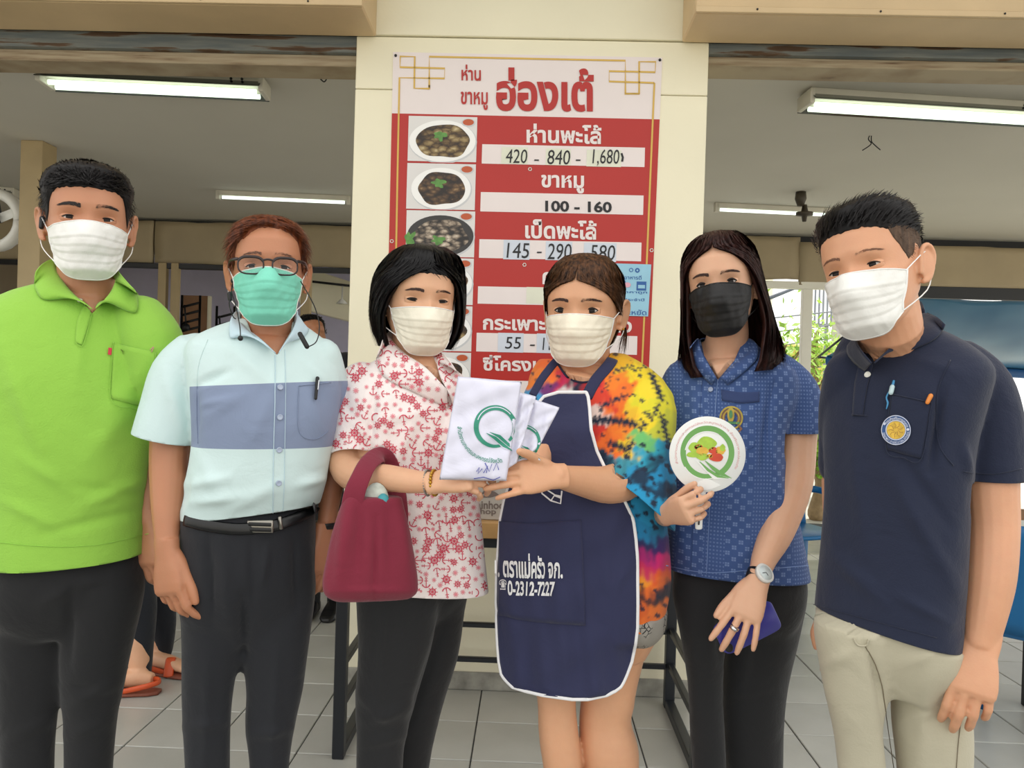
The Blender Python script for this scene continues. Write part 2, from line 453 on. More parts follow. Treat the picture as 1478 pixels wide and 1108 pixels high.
# gold line frame with interlaced corners
def c2(L): return [(500+x/2.769, y/2.769) for x, y in L]
gold = [strip2(c2([(331, 350), (331, 226), (1115, 242), (1115, 372), (1170, 374), (1170, 246), (1236, 247), (1234, 288), (1050, 284), (1050, 325), (1231, 331)]), 2.6),
        strip2(c2([(1231, 331), (1215, 700), (1198, 1105)])+[(927, 520), (925, 560)], 2.6),
        strip2(c2([(1112, 374), (1172, 374)]), 2.6),
        strip2(c2([(331, 354), (271, 352), (273, 226), (215, 225), (214, 268), (393, 273), (392, 313), (212, 310), (204, 700), (198, 1040)])+[(567, 480)], 2.6),
        strip2(c2([(331, 340), (331, 356)]), 2.6)]
for g_ in gold: bpart('gold_line', g_, m_gold, 2)
def txt(s, x0, y0, x1, y1, m, lay=3, bold=.012, sl=.02, shear=0, name='lettering', tree=None):
    bpart(name, fitbox(textgeo(s, 1, bold, shear), x0, y0, x1, y1, sl), m, lay)
txt('ห่าน', 666, 93, 694, 116, m_red, bold=.02); txt('ขาหมู', 665, 132, 704, 158, m_red, bold=.02)
txt('ฮ่องเต้', 716, 97, 857, 160, m_red, bold=.035, sl=.01)
# rows: title and price strip
m_wp = m_pinkwhite
for s, a in (('ห่านพะโล้', (760, 178, 868, 206)), ('ขาหมู', (781, 252, 843, 278)), ('เป็ดพะโล้', (758, 316, 861, 344)), ('คากิ', (783, 388, 830, 410)), ('กระเพาะปลาน้ำแดง', (697, 452, 912, 476)), ('ซี่โครงหมู', (697, 512, 800, 541))):
    txt(s, *a, m_wp, bold=.03)
rows = [(696, 208, 931, 236), (694, 277, 929, 305), (692, 345, 926, 372), (690, 413, 920, 438), (688, 480, 920, 507), (686, 548, 915, 575), (684, 616, 912, 642)]
for a in rows: bpart('price_strip', quadpx(*a), m_wp, 2)
m_slip = mat('pale_slip', (222, 224, 205), 0.5); m_slip2 = mat('blue_slip', (206, 214, 226), 0.5)
for a, mm in (((724, 212, 762, 236), m_slip), ((788, 214, 824, 238), m_slip), ((847, 216, 897, 240), m_slip), ((727, 346, 765, 374), m_slip2), ((788, 348, 826, 375), m_slip2), ((843, 350, 890, 377), m_slip2), ((719, 480, 756, 508), m_slip2), ((775, 481, 812, 509), m_slip2), ((760, 414, 804, 438), m_slip)):
    bpart('price_slip', quadpx(*a), mm, 2.6)
for s, a in (('420', (730, 215, 761, 235)), ('-', (771, 230, 778, 232)), ('840', (790, 216, 823, 237)), ('-', (831, 230, 838, 232)), ('1,680', (855, 215, 894, 239)), ('100 - 160', (787, 289, 883, 305)), ('145', (731, 350, 764, 372)), ('-', (775, 363, 782, 365)), ('290', (790, 351, 825, 374)), ('-', (836, 366, 842, 368)), ('580', (852, 353, 888, 375)), ('55', (729, 486, 752, 503)), ('-', (765, 497, 772, 499)), ('110', (783, 487, 806, 505)), ('-', (818, 500, 825, 502))):
    txt(s, *a, m_ink, lay=4, bold=.0 if s != '100 - 160' else .03, shear=0.12 if s != '100 - 160' else 0)
bpart('pen_mark', strip2([(897, 221), (899, 227), (898, 233)], 3), m_ink, 4)
# dish photographs: flat prints
def dishm(name, cols, scale):
    t = NT(name); v = t.coord(); w = t.n('ShaderNodeTexVoronoi'); w.inputs['Scale'].default_value = scale; w.feature = 'F1'
    mp = t.n('ShaderNodeMapping'); mp.inputs['Scale'].default_value = (1, 1, 1.7); mp.inputs['Rotation'].default_value = (0, .5, 0); t.l(v, mp.inputs[0])
    ds = t.noise(40, 3, mp.outputs[0], 'Color'); vm = t.n('ShaderNodeVectorMath'); vm.operation = 'MULTIPLY_ADD'; t.l(ds, vm.inputs[0]); vm.inputs[1].default_value = (.03, .03, .03); t.l(mp.outputs[0], vm.inputs[2])
    t.l(vm.outputs[0], w.inputs['Vector']); sc = t.n('ShaderNodeSeparateColor'); t.l(w.outputs['Color'], sc.inputs[0])
    f = t.math('ADD', t.math('MULTIPLY', w.outputs['Distance'], 1.1), t.math('MULTIPLY', sc.outputs[0], .35))
    t.l(t.ramp(f, [(0.05, cols[0]), (0.4, cols[1]), (0.75, cols[2]), (1, cols[3])]), t.b.inputs['Base Color']); setin(t.b, Roughness=0.4); return t.m
dm = [dishm('braised_goose_print', [srgb(*c) for c in ((206, 190, 150), (150, 128, 84), (88, 66, 34), (40, 26, 14))], 26),
      dishm('pork_leg_print', [srgb(*c) for c in ((170, 138, 96), (104, 78, 48), (60, 40, 22), (30, 20, 12))], 30),
      dishm('sliced_duck_print', [srgb(*c) for c in ((224, 214, 198), (176, 160, 140), (90, 78, 66), (30, 26, 24))], 32),
      dishm('pork_knuckle_print', [srgb(*c) for c in ((208, 186, 140), (150, 118, 74), (92, 66, 38), (50, 34, 20))], 26)]
m_card = mat('photo_card', (222, 220, 218), 0.45, 0.02); m_plate = mat('plate_print', (244, 244, 242), 0.4, 0.01); m_pshade = mat('plate_rim_print', (200, 202, 204), 0.4)
m_leafp = mat('herb_print', (88, 140, 62), 0.4, .3, 60); m_dip = mat('dip_print', (186, 84, 40), 0.4); m_tray = mat('dark_tray_print', (48, 46, 46), 0.4)
def ell(cx, cy, rx, ry, n=40, wob=0, seed=0):
    r = random.Random(seed); ph = [r.uniform(0, 6) for _ in range(4)]
    f = lambda a: 1+wob*sum(math.sin(k*a+ph[k-3])/2 for k in (3, 4, 5, 6))
    return [(cx, cy)]+[(cx+rx*f(2*math.pi*i/n)*math.cos(2*math.pi*i/n), cy+ry*f(2*math.pi*i/n)*math.sin(2*math.pi*i/n)) for i in range(n)], [(0, i+1, (i+1) % n+1) for i in range(n)]
cards = [(590, 167, 689, 232), (588, 235, 687, 301), (587, 303, 686, 370), (585, 371, 684, 438), (583, 440, 682, 505), (581, 507, 680, 572), (579, 574, 678, 640)]
for k, a in enumerate(cards):
    x0, y0, x1, y1 = a; cx, cy = (x0+x1)/2-1, (y0+y1)/2+4
    bpart('dish_photo', quadpx(*a), m_card, 2, label=('dish photo of braised goose slices', 'dish photo of braised pork leg', 'dish photo of sliced duck', 'dish photo of pork knuckle', 'dish photo of stewed meat', 'dish photo of ribs', 'dish photo behind the people')[k] if k < 6 else None)
    R_ = 49 if k != 1 else 44
    bpart('plate_print', ell(cx+1, cy+1.5, R_, 31), m_pshade, 2.3); bpart('plate_print', ell(cx, cy, R_-1, 30), m_plate if k != 2 else m_tray, 2.6)
    bpart('food_print', ell(cx+1, cy, 39 if k != 1 else 34, 24, 48, .05, k), dm[k % 4], 3)
    bpart('dip_print', ell(x1-13, y0+10, 10, 6), m_pshade, 3.1); bpart('dip_print', ell(x1-13, y0+9.4, 8, 4.6), m_dip, 3.4)
    bpart('herb_print', ell(cx-3, cy-8 if k != 2 else cy+6, 9, 6, 24, .3, k+9), m_leafp, 3.5)
    if k == 2: bpart('herb_print', ell(cx-44, cy+4, 7, 10, 24, .3, 5), m_leafp, 3.6)
    if k: bpart('divider_line', strip2([(x0, y0-1), (x1, y0+1)], 1.2), m_red, 3)
for x, y in ((571, 80), (952.5, 86.5)): world_part('screw', mesh(*ball(P(x, y, PY-.003), .006, 10, 6)), m_dark, board)
for x, y in ((765, 244), (757, 382), (565.5, 348), (940.5, 361)):
    c = P(x, y, PY-.003); world_part('eyelet', mesh(*join([tube([c+Vector((math.cos(a)*.007, 0, math.sin(a)*.007)) for a in (0, 1.05, 2.09, 3.14, 4.19, 5.24, 6.28)], [.0018]*7, 6, 1, rounded=False)])), m_white, board)
# light blue notice on the board's right
st = root('notice_sticker', P(915, 418, PY-.006), 'light blue paper notice stuck on the red menu board behind a woman', 'notice')
m_lb = mat('light_blue_paper', (150, 200, 222), 0.5, 0.06, 8); m_blue = mat('blue_print', (38, 92, 160), 0.5)
def spart(name, g, m, lay): world_part(name, mesh(*flat(g, lay)), m, st, False)
spart('sheet', quadpx(889, 380, 940, 455, .03, -.06), m_lb, 5)
for s, a in (('อาหารดี', (901, 397, 926, 403)), ('ราคาถูก', (897, 420, 934, 424)), ('ประจำปี', (900, 430, 930, 434)), ('ประหยัด', (893, 446, 933, 454))): spart('lettering', fitbox(textgeo(s, 1, .01), *a, .02), m_blue, 6)
spart('logo_ring', annulus(911, 389.5, 2, 3), m_blue, 6); spart('logo_ring', annulus(920, 390, 1.5, 3.4), m_blue, 6)
for k in range(6): spart('flower_petal', disc(898+5*math.cos(k*1.05), 411+5*math.sin(k*1.05), 2.5, 10), m_blue, 6)
spart('heart_print', ell(905.5, 411, 5, 3.6), mat('pink_print', (226, 170, 186), .5), 6.5)
spart('badge_print', quadpx(919, 406, 933, 419, .02), m_blue, 6); spart('badge_print', quadpx(921, 411, 931, 416, .02), m_lb, 6.5)
# ================================================================== room behind
CZ = 2.70; BY = 7.1
tag(link('ceiling', mesh(*b3(-7, 7, WY+.10, 7.4, CZ, CZ+.12)), m_ceil, smooth=False), kind='structure')
tag(link('ceiling_kitchen', mesh(*b3(-7, 1.2, 7.401, 9.8, CZ, CZ+.12)), m_ceil, smooth=False), kind='structure')
tag(link('wall_left', mesh(*b3(-6.1, -6.0, WY, 9.8, 0, CZ)), m_beige, smooth=False), kind='structure')
m_roof = mat('roof_sheet', (150, 150, 150), 0.7)
tag(link('roof', mesh(*b3(-7, 7, 2.2, 7.6, 3.4, 3.5)), m_roof, smooth=False), kind='structure')  # unseen roof, its front eave sized to keep the sun off the people
# hanging panels across the back, one each side of the column
zt = xz(340, 322, BY)[1]; zb = xz(340, 382, BY)[1]
def crumple(me, amp, seed): wobble(me, amp, 6, 3, 9, seed, 2.0); return me
def gridslab(x0, x1, y, z0, z1, th, nx, nz):
    V, Fc = [], []
    for s in (0, 1):
        for j in range(nz+1):
            for i in range(nx+1): V.append(Vector((x0+(x1-x0)*i/nx, y+s*th, z0+(z1-z0)*j/nz)))
    n = (nx+1)*(nz+1)
    for j in range(nz):
        for i in range(nx):
            a = j*(nx+1)+i; Fc.append((a, a+1, a+nx+2, a+nx+1)); Fc.append((a+n, a+nx+1+n, a+nx+2+n, a+1+n))
    for i in range(nx): Fc.append((i, i+n, i+1+n, i+1)); a = nz*(nx+1)+i; Fc.append((a, a+1, a+1+n, a+n))
    for j in range(nz): a = j*(nx+1); Fc.append((a, a+nx+1, a+nx+1+n, a+n)); a += nx; Fc.append((a, a+n, a+nx+1+n, a+nx+1))
    return V, Fc
joint = P(222, 350, BY).x
tag(link('trim_7', crumple(mesh(*gridslab(-6, joint-.01, BY, zb, zt, .03, 60, 8)), .008, 1), m_beige), kind='structure')
tag(link('trim_8', crumple(mesh(*gridslab(joint+.01, 2.4, BY, zb, zt, .03, 60, 8)), .012, 2), m_beige), kind='structure')
tag(link('trim_9', crumple(mesh(*gridslab(2.402, 7, BY, xz(1390, 417, BY)[1], xz(1390, 356, BY)[1], .03, 60, 8)), .014, 3), m_beige), kind='structure')
tag(link('trim_10', mesh(*b3(-6, 7, BY+.12, BY+.2, zt-.28, CZ)), m_dark, smooth=False), kind='structure')  # dark backing strip standing in for the shadow gap above the panels
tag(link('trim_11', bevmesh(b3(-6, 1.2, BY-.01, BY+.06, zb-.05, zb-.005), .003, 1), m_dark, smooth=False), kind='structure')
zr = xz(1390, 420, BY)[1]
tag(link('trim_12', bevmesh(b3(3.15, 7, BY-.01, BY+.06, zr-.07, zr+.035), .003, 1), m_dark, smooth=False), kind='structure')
def post(px, py, wpx, Y, name, m, label, z1=None, d=.1, group=None):
    w = wpx*Y/F; x = P(px, py, Y).x; r = root(name, (x, Y, 0), label, 'post', group)
    z1 = CZ if z1 is None else z1
    link('shaft', bevmesh(b3(-w/2, w/2, 0, d, 0, z1), .006, 2), m, r, smooth=False)
    link('foot_plate', bevmesh(b3(-w*.8, w*.8, -.02, d+.02, 0, .012), .003, 1), m, r, smooth=False); return r
post(43, 300, 33, 4.75, 'post', m_post, 'beige square post rising to the ceiling at far left', None, .15)
post(233, 420, 12, BY-.02, 'window_post', m_post, 'narrow beige window post beside lime shirted man, left of a pair', zb, .06)
post(251, 420, 11, BY-.02, 'window_post', m_post, 'narrow beige window post behind light shirted man, right of a pair', zb, .06)
post(441, 420, 14, BY-.02, 'window_post', m_post, 'beige window post just right of teal masked man', zb, .06)
# back kitchen seen through the openings
m_lav = mat('lavender_wall', (206, 203, 228), 0.8, 0.04); m_brown = mat('brown_board', (146, 108, 76), 0.7, 0.1)
tag(link('wall_back', mesh(*b3(-8, 0.9, 9.6, 9.7, 0, CZ)), m_lav, smooth=False), kind='structure')
def thing_boxes(name, loc, label, cat, parts):
    r = root(name, loc, label, cat)
    for nm, g, mm in parts: link(nm, bevmesh(g, .004, 1), mm, r, smooth=False)
    return r
p = P(281, 440, 8.2); thing_boxes('partition_board', (p.x, 8.2, 0), 'brown partition board standing in the back kitchen', 'partition', [('board', b3(-.14, .14, 0, .04, .1, 2.1), m_brown), ('edge', b3(.14, .165, -.01, .05, .1, 2.1), m_cream), ('foot', b3(-.14, .165, -.06, .1, 0, .1), m_brown)])
p = P(478, 425, 8.0)
hood = root('range_hood', (p.x, 8.0, p.z), 'white slanted kitchen duct hanging behind the column', 'kitchen duct')
V = [Vector(v) for v in ((-.55, 0, .36), (.5, 0, .05), (.5, 0, -.34), (-.3, 0, -.16), (-.55, .5, .36), (.5, .5, .05), (.5, .5, -.34), (-.3, .5, -.16))]
link('duct', bevmesh((V, [(0, 1, 2, 3), (7, 6, 5, 4), (0, 4, 5, 1), (1, 5, 6, 2), (2, 6, 7, 3), (3, 7, 4, 0)]), .01, 1), m_cream, hood, smooth=False)
link('rail', mesh(*cyl((-.2, -.1, .12), (.5, -.1, .06), .012)), m_dark, hood)
for x_ in (-.4, .4): link('hanger', mesh(*cyl((x_, .25, 0), (x_, .25, CZ-p.z), .015)), m_dark, hood)
link('hanging_lamp', mesh(*loft([ring((.14, -.1, .10), (.006, 0, 0), (0, .006, 0), 2, 12), ring((.14, -.1, -.05), (.01, 0, 0), (0, .01, 0), 2, 12), ring((.14, -.1, -.1), (.06, 0, 0), (0, .06, 0), 2, 12)])), m_white, hood)
def rack(px, py, Y, label):
    p = P(px, py, Y); r = root('utensil_rack', (p.x, Y, 0), label, 'rack'); H_ = p.z+.2
    for x in (-.09, .09): link('upright', mesh(*cyl((x+.05, 0, 0), (x+.05, 0, H_), .012)), m_black, r)
    for k in range(7): link('rung', mesh(*cyl((-.04, 0, H_-.6+k*.08), (.14, 0, H_-.55+k*.08), .012)), m_black, r)
    link('hanging_ladle', mesh(*join([cyl((.0, -.03, H_-.1), (.02, -.03, H_-.3), .008), ball((.02, -.03, H_-.32), .04, 10, 6)])), m_dark, r)
rack(268, 455, 7.6, 'black utensil rack beside brown partition board'); rack(318, 470, 7.8, 'black utensil rack at the teal masked man\'s shoulder')
# ceiling lamps
m_tube = mat('lit_tube', (240, 255, 236), 0.4, 0, emit=(236, 255, 232), estr=2.0)
m_tube2 = mat('lit_tube_far', (240, 255, 246), 0.4, 0, emit=(240, 255, 246), estr=1.8)
m_refl = mat('reflector', (120, 126, 122), 0.15, .05, metal=.9); m_fix = mat('fixture_enamel', (214, 210, 196), 0.4, 0.05)
def ceil_lamp(pa, pb, label, two=False, mt=m_tube, refl=True, h=.07, depth=.16, zc=CZ):
    # ends seen in the photo at two pixels, hung right under the ceiling
    def hit(px, py, z):
        d = ray(px, py); return CAM+d*((z-CAM.z)/d.z)
    A, B = hit(*pa, zc-h), hit(*pb, zc-h); yy = (A.y+B.y)/2; L = (B-A).length; c = (A+B)/2
    r = root('ceiling_lamp', (c.x, c.y, zc), label, 'ceiling lamp', 'fluorescent ceiling lamps'); r.rotation_euler = (0, 0, math.atan2(B.y-A.y, B.x-A.x))
    if refl:
        link('housing', bevmesh(b3(-L/2, L/2, -.03, .09, -h*.75, 0), .004, 1), m_fix, r, smooth=False)
        V = [Vector(v) for v in ((-L/2, -.08, -h), (L/2, -.08, -h), (L/2, -.03, -h*.5), (-L/2, -.03, -h*.5), (-L/2, .06, -h*.5), (L/2, .06, -h*.5), (L/2, .11, -h*1.1), (-L/2, .11, -h*1.1))]
        V += [v+Vector((0, 0, .004)) for v in V]
        link('reflector', mesh(V, [(0, 1, 2, 3), (3, 2, 5, 4), (4, 5, 6, 7), (11, 10, 9, 8), (12, 13, 10, 11), (15, 14, 13, 12), (0, 8, 9, 1), (7, 6, 14, 15)]), m_refl, r, smooth=False)
        for s in (-1, 1): link('end_cap', bevmesh(b3(s*L/2-.012, s*L/2+.012, -.05, .09, -h*1.15, -h*.2), .004, 2), m_fix, r)
        for x in (L*.36, L*.41): link('screw', mesh(*ball((x, -.032, -h*.35), .007, 8, 5)), m_dark, r)
    else:
        link('housing', bevmesh(b3(-L/2, L/2, -.02, .02, -h*.8, 0), .004, 1), m_fix, r, smooth=False)
        for s in (-1, 1): link('end_cap', bevmesh(b3(s*L/2-.015, s*L/2+.015, -.02, .02, -h*1.4, 0), .004, 2), m_fix, r)
    for y in ((-.01, .055) if two else (.0,)):
        link('tube', mesh(*cyl((-L/2+.03, y, -h*1.05), (L/2-.03, y, -h*1.05), .0115)), mt, r)
    return r
ceil_lamp((62, 118), (380, 133), 'twin tube fluorescent lamp with reflector on ceiling above lime shirted man', True)
ceil_lamp((1166, 150), (1520, 172), 'fluorescent lamp with mirrored reflector on ceiling at right', True)
ceil_lamp((315, 284), (503, 292), 'slim bare fluorescent tube above teal masked man', False, m_tube2, False, .05)
ceil_lamp((1034, 302), (1240, 312), 'slim bare fluorescent tube above the black masked woman', False, m_tube2, False, .05)
ceil_lamp((-120, 274), (22, 283), 'fluorescent lamp end poking out left of the beige post', False, m_tube2, True, .06)
# bulb holder, hooks
def cpt(px, py, zc=CZ): d = ray(px, py); return CAM+d*((zc-CAM.z)/d.z)
p = cpt(1156, 277); bh = root('lamp_holder', p, 'brown bulb holder hanging from the ceiling right of the column', 'lamp holder'); m_old = mat('old_bakelite', (70, 62, 50), 0.5, .2, 30)
link('rose', mesh(*loft([ring((0, 0, 0), (.035, 0, 0), (0, .035, 0), 2, 18), ring((0, 0, -.05), (.04, 0, 0), (0, .04, 0), 2, 18), ring((0, 0, -.1), (.022, 0, 0), (0, .022, 0), 2, 18)])), m_old, bh)
link('socket', mesh(*loft([ring((.03, 0, -.09), (.015, 0, 0), (0, .015, 0), 2, 14), ring((.03, 0, -.14), (.025, 0, 0), (0, .025, 0), 2, 14), ring((.03, 0, -.145), (.06, 0, 0), (0, .05, 0), 2, 14), ring((.03, 0, -.165), (.06, 0, 0), (0, .05, 0), 2, 14), ring((.03, 0, -.17), (.02, 0, 0), (0, .02, 0), 2, 14), ring((.03, 0, -.21), (.014, 0, 0), (0, .014, 0), 2, 14)])), m_old, bh)
p = cpt(467, 104); o = link('ceiling_hook', mesh(*tube([(0, 0, 0), (0, 0, -.015), (.014, 0, -.03), (.004, 0, -.045), (-.012, 0, -.034)], [.003]*5, 8, 5)), m_dark, None, p); tag(o, 'small dark screw hook in the ceiling near the column', 'hook')
p = cpt(1255, 196); wr = root('ceiling_wire', p, 'twisted black wire stub dangling from the ceiling at right', 'wire')
link('strand', mesh(*tube([(0, 0, 0), (-.005, 0, -.02), (.01, 0, -.045), (-.035, 0, -.08)], [.003]*4, 8, 5)), m_dark, wr); link('strand', mesh(*tube([(.01, 0, 0), (.012, 0, -.03), (.03, 0, -.05), (.06, 0, -.075)], [.003]*4, 8, 5)), m_dark, wr)
# wall fan at far left
p = P(-8, 318, 4.9); fan = root('wall_fan', p, 'white fan guard curving in at far left beside the beige post', 'fan')
link('guard', mesh(*tube([Vector((math.cos(a)*.17, 0, math.sin(a)*.17)) for a in np.linspace(0, 2*math.pi, 25)], [(.035, .05)]*25, 12, 1, rounded=False)), m_white, fan)
link('hub', mesh(*ball((0, -.04, 0), .05, 16, 10)), m_dark, fan); link('bracket', mesh(*cyl((0, .05, 0), (-.1, .1, .32), .02)), m_dark, fan)
for k in range(3): a = k*2.09+.4; link('blade', bevmesh(boxg((math.cos(a)*.09, 0, math.sin(a)*.09), (.11, .006, .06), Matrix.Rotation(-a, 3, 'Y')), .002, 1), m_white, fan)
# ================================================================== table against the column, with a printed bag
tf, tb = 2.62, 3.14; tl = P(489, 1090, tf).x; tr = P(958, 1010, tb).x+.02
tz = P(700, 752, tf).z; m_wood = mat('plywood_edge', (176, 136, 84), 0.5, 0.12, 12, 0.1, 40); m_steel = mat('black_steel', (26, 30, 36), 0.4, .1)
tab = root('serving_table', ((tl+tr)/2, (tf+tb)/2, 0), 'wooden topped table on black steel frame in front of the column', 'table')
def tpart(name, g, m, bev=.003): me = bevmesh(g, bev, 1); return world_part(name, me, m, tab, False)
tpart('tabletop', b3(tl-.05, tr+.05, tf-.02, tb+.05, tz-.055, tz), m_wood)
tpart('apron_rail', b3(tl, tr, tf, tf+.03, tz-.09, tz-.056), m_steel)
for x in (tl, tr):
    for y in (tf, tb): tpart('leg', b3(x-.02, x+.02, y-.02, y+.02, 0, tz-.056), m_steel)
    tpart('foot_rail', b3(x-.018, x+.018, tf+.02, tb-.02, .0, .036), m_steel)
    tpart('shelf_rail', b3(x-.012, x+.012, tf+.02, tb-.02, .30, .325), m_steel)
    tpart('shelf_rail', b3(x-.012, x+.012, tf+.02, tb-.02, .16, .185), m_steel)
for z in (.30, .16): tpart('shelf_slat', b3(tl+.02, tr-.02, tb-.03, tb-.01, z, z+.02), m_steel)
m_kraft = mat('grey_paper_bag', (176, 168, 158), 0.6, 0.05); m_kprint = mat('brown_print', (112, 98, 92), 0.6)
by = tf+.02; bx0, bx1 = P(668, 720, by).x, P(742, 720, by).x
bagp = root('paper_bag', ((bx0+bx1)/2, by+.05, tz), 'grey shop paper bag with leaf print standing on the table', 'paper bag')
me = bevmesh(b3(bx0-.02, bx1+.01, by, by+.1, tz, tz+.24), .004, 1); world_part('bag_body', me, m_kraft, bagp, False)
def bp(g, lay): return mesh([P(x, y, by-.001*lay) for x, y in g[0]], g[1])
world_part('lettering', bp(fitbox(textgeo('Rainhood', 1, .02), 680, 722, 735, 734, .02), 1), m_kprint, bagp, False)
world_part('lettering', bp(fitbox(textgeo('Shop', 1, .02), 686, 733, 716, 744, .02), 1), m_kprint, bagp, False)
def leaf(x0, y0, x1, y1, w):
    n = 12; return strip2([(x0+(x1-x0)*i/n, y0+(y1-y0)*i/n-3*math.sin(math.pi*i/n)) for i in range(n+1)], [w*math.sin(math.pi*i/n)+.3 for i in range(n+1)])
world_part('leaf_print', bp(leaf(696, 718, 720, 714, 9), 1), m_kprint, bagp, False); world_part('leaf_print', bp(leaf(694, 714, 714, 707, 5), 1), m_kprint, bagp, False)
for x in (bx0+.01, bx1-.03): world_part('handle', mesh(*tube([(x, by+.03, tz+.23), (x+.01, by+.03, tz+.29), (x+.03, by+.05, tz+.29), (x+.03, by+.07, tz+.23)], [.004]*4, 8, 4)), m_kprint, bagp)
# ================================================================== outside at the right
m_wpaint = mat('white_paint', (240, 238, 226), 0.5, 0.02); m_trunk = mat('bark', (150, 128, 96), 0.8, .2, 20)
m_yel = mat('yellow_render', (236, 222, 130), 0.8, .06); m_pale = mat('pale_render', (226, 226, 220), 0.8, .04); m_gray = mat('grey_slats', (140, 146, 156), 0.6)
def leafm():
    t = NT('leaf'); t.l(t.ramp(t.noise(2.5, 2), [(0.3, srgb(124, 176, 50)), (0.7, srgb(190, 222, 84))]), t.b.inputs['Base Color']); setin(t.b, Roughness=0.5)
    t.b.inputs['Transmission Weight'].default_value = 0.0; return t.m
m_leaf = leafm()
wx = P(1164, 500, BY).x
ww = root('window_frame', (wx, BY, 0), 'white painted opening frame with a single mullion, looking on the garden', 'window frame')
fz = P(1160, 411, BY).z
world_part('head_rail', bevmesh(b3(P(1095, 410, BY).x, P(1245, 410, BY).x, BY, BY+.06, fz-.035, fz+.03), .004, 1), m_wpaint, ww, False)
world_part('mullion', bevmesh(b3(wx-.045, wx+.045, BY, BY+.06, 0, fz-.036), .004, 1), m_wpaint, ww, False)
world_part('side_rail', bevmesh(b3(P(1095, 410, BY).x-.0, P(1095, 410, BY).x+.04, BY, BY+.06, 0, fz-.036), .004, 1), m_wpaint, ww, False)
def house(x0, x1, y, z1, m, label, roofm):
    r = root('house', ((x0+x1)/2, y, 0), label, 'house')
    link('wall', mesh(*b3(x0-(x0+x1)/2, (x1-x0)/2, 0, 3, 0, z1)), m, r, smooth=False)
    link('roof', bevmesh(b3(x0-(x0+x1)/2-.2, (x1-x0)/2+.2, -.5, 3.2, z1, z1+.12), .02, 1), roofm, r, smooth=False)
    for k in range(3): x = (k-1)*(x1-x0)*.3; w = link('window', bevmesh(b3(x-.3, x+.3, -.03, .0, z1*.45, z1*.8), .01, 1), m_gray, r, smooth=False); link('pane', mesh(*b3(x-.25, x+.25, -.035, -.031, z1*.48, z1*.77)), m_refl, w, smooth=False)
    return r
house(4.0, 8.6, 15.0, 2.0, m_yel, 'yellow rendered house beyond the garden on the right', m_yel)
house(3.2, 5.8, 19.0, 6.0, m_pale, 'tall pale house behind the yellow house', m_pale)
fb = root('balcony_grille', P(1195, 440, 13.5), 'grey slatted balcony grille hanging beyond the white mullion', 'balcony grille')
for k in range(9): link('slat', bevmesh(b3(-.30+k*.07, -.27+k*.07, 0, .02, -.32, .3), .003, 1), m_gray, fb, smooth=False)
link('rail', bevmesh(b3(-.33, .33, -.01, .03, .3, .34), .003, 1), m_gray, fb, smooth=False); link('rail', bevmesh(b3(-.33, .33, -.01, .03, -.36, -.32), .003, 1), m_gray, fb, smooth=False)
link('support', bevmesh(b3(-.03, .03, .02, .06, -fb.location.z, -.36), .003, 1), m_gray, fb, smooth=False)
up_ = root('utility_pole', (P(1207, 500, 13).x, 13, 0), 'pale concrete utility pole with wires in the garden', 'utility pole')
link('pole', mesh(*cyl((0, 0, 0), (0, 0, 4.2), .09, 14, .07)), m_conc, up_)
for k in range(5): link('wire', mesh(*tube([(0, 0, 2.6-k*.22), (-2, .3, 2.25-k*.26+.1), (-5, .6, 2.0-k*.3)], [.012]*3, 6, 6)), m_gray, up_)
sr = root('awning_strut', P(1132, 421, 9.0), 'dark slanting strut outside behind the black masked woman\'s hair', 'strut')
link('bar', mesh(*cyl((-.35, 0, -.16), (.14, 0, .06), .022)), m_gray, sr); link('bracket', bevmesh(b3(.1, .2, -.03, .03, .03, .12), .004, 1), m_gray, sr, smooth=False); link('stand', mesh(*cyl((-.33, 0, -sr.location.z), (-.33, 0, -.15), .03)), m_gray, sr)
def tree(x, y, h, r_, n, seed, label):
    rr = random.Random(seed); t = root('tree', (x, y, 0), label, 'tree', 'garden trees')
    link('trunk', mesh(*tube([(0, 0, 0), (.05, 0, h*.4), (-.04, .05, h*.8), (0, 0, h)], [.10, .08, .06, .03], 10, 4)), m_trunk, t)
    for k in range(5): a = rr.uniform(0, 6.28); link('branch', mesh(*tube([(0, 0, h*.5), (math.cos(a)*r_*.4, math.sin(a)*r_*.4, h*.75), (math.cos(a)*r_*.8, math.sin(a)*r_*.8, h*.9)], [.04, .03, .01], 8, 3)), m_trunk, t)
    V, Fc = [], []
    for k in range(int(n*2.2)):
        cl = Vector((rr.gauss(0, .5), rr.gauss(0, .5), rr.gauss(0, .45)))*r_
        c = Vector((0, 0, h*.85))+cl*.8; a = Vector((rr.uniform(-1, 1), rr.uniform(-1, 1), rr.uniform(-1, 1))).normalized(); b = a.orthogonal().normalized(); L = rr.uniform(.035, .075)
        i = len(V); V += [c-a*L, c+b*L*.45, c+a*L, c-b*L*.45]; Fc.append((i, i+1, i+2, i+3))
    tag(link('foliage', mesh(V, Fc), m_leaf, t, smooth=False), kind='stuff')
tree(P(1112, 480, 9.6).x, 9.6, 2.0, .6, 200, 1, 'thin leafy green tree left of the white mullion outside')
tree(P(1180, 480, 12.4).x, 12.4, 2.2, .75, 330, 2, 'bright green tree right of the white mullion outside')
tree(P(1245, 500, 10.2).x, 10.2, 1.5, .6, 500, 3, 'dense green tree behind the navy polo man\'s mask')
tree(P(1185, 560, 8.2).x, 8.2, .8, .35, 260, 4, 'low bright bush between black masked woman and navy polo man')
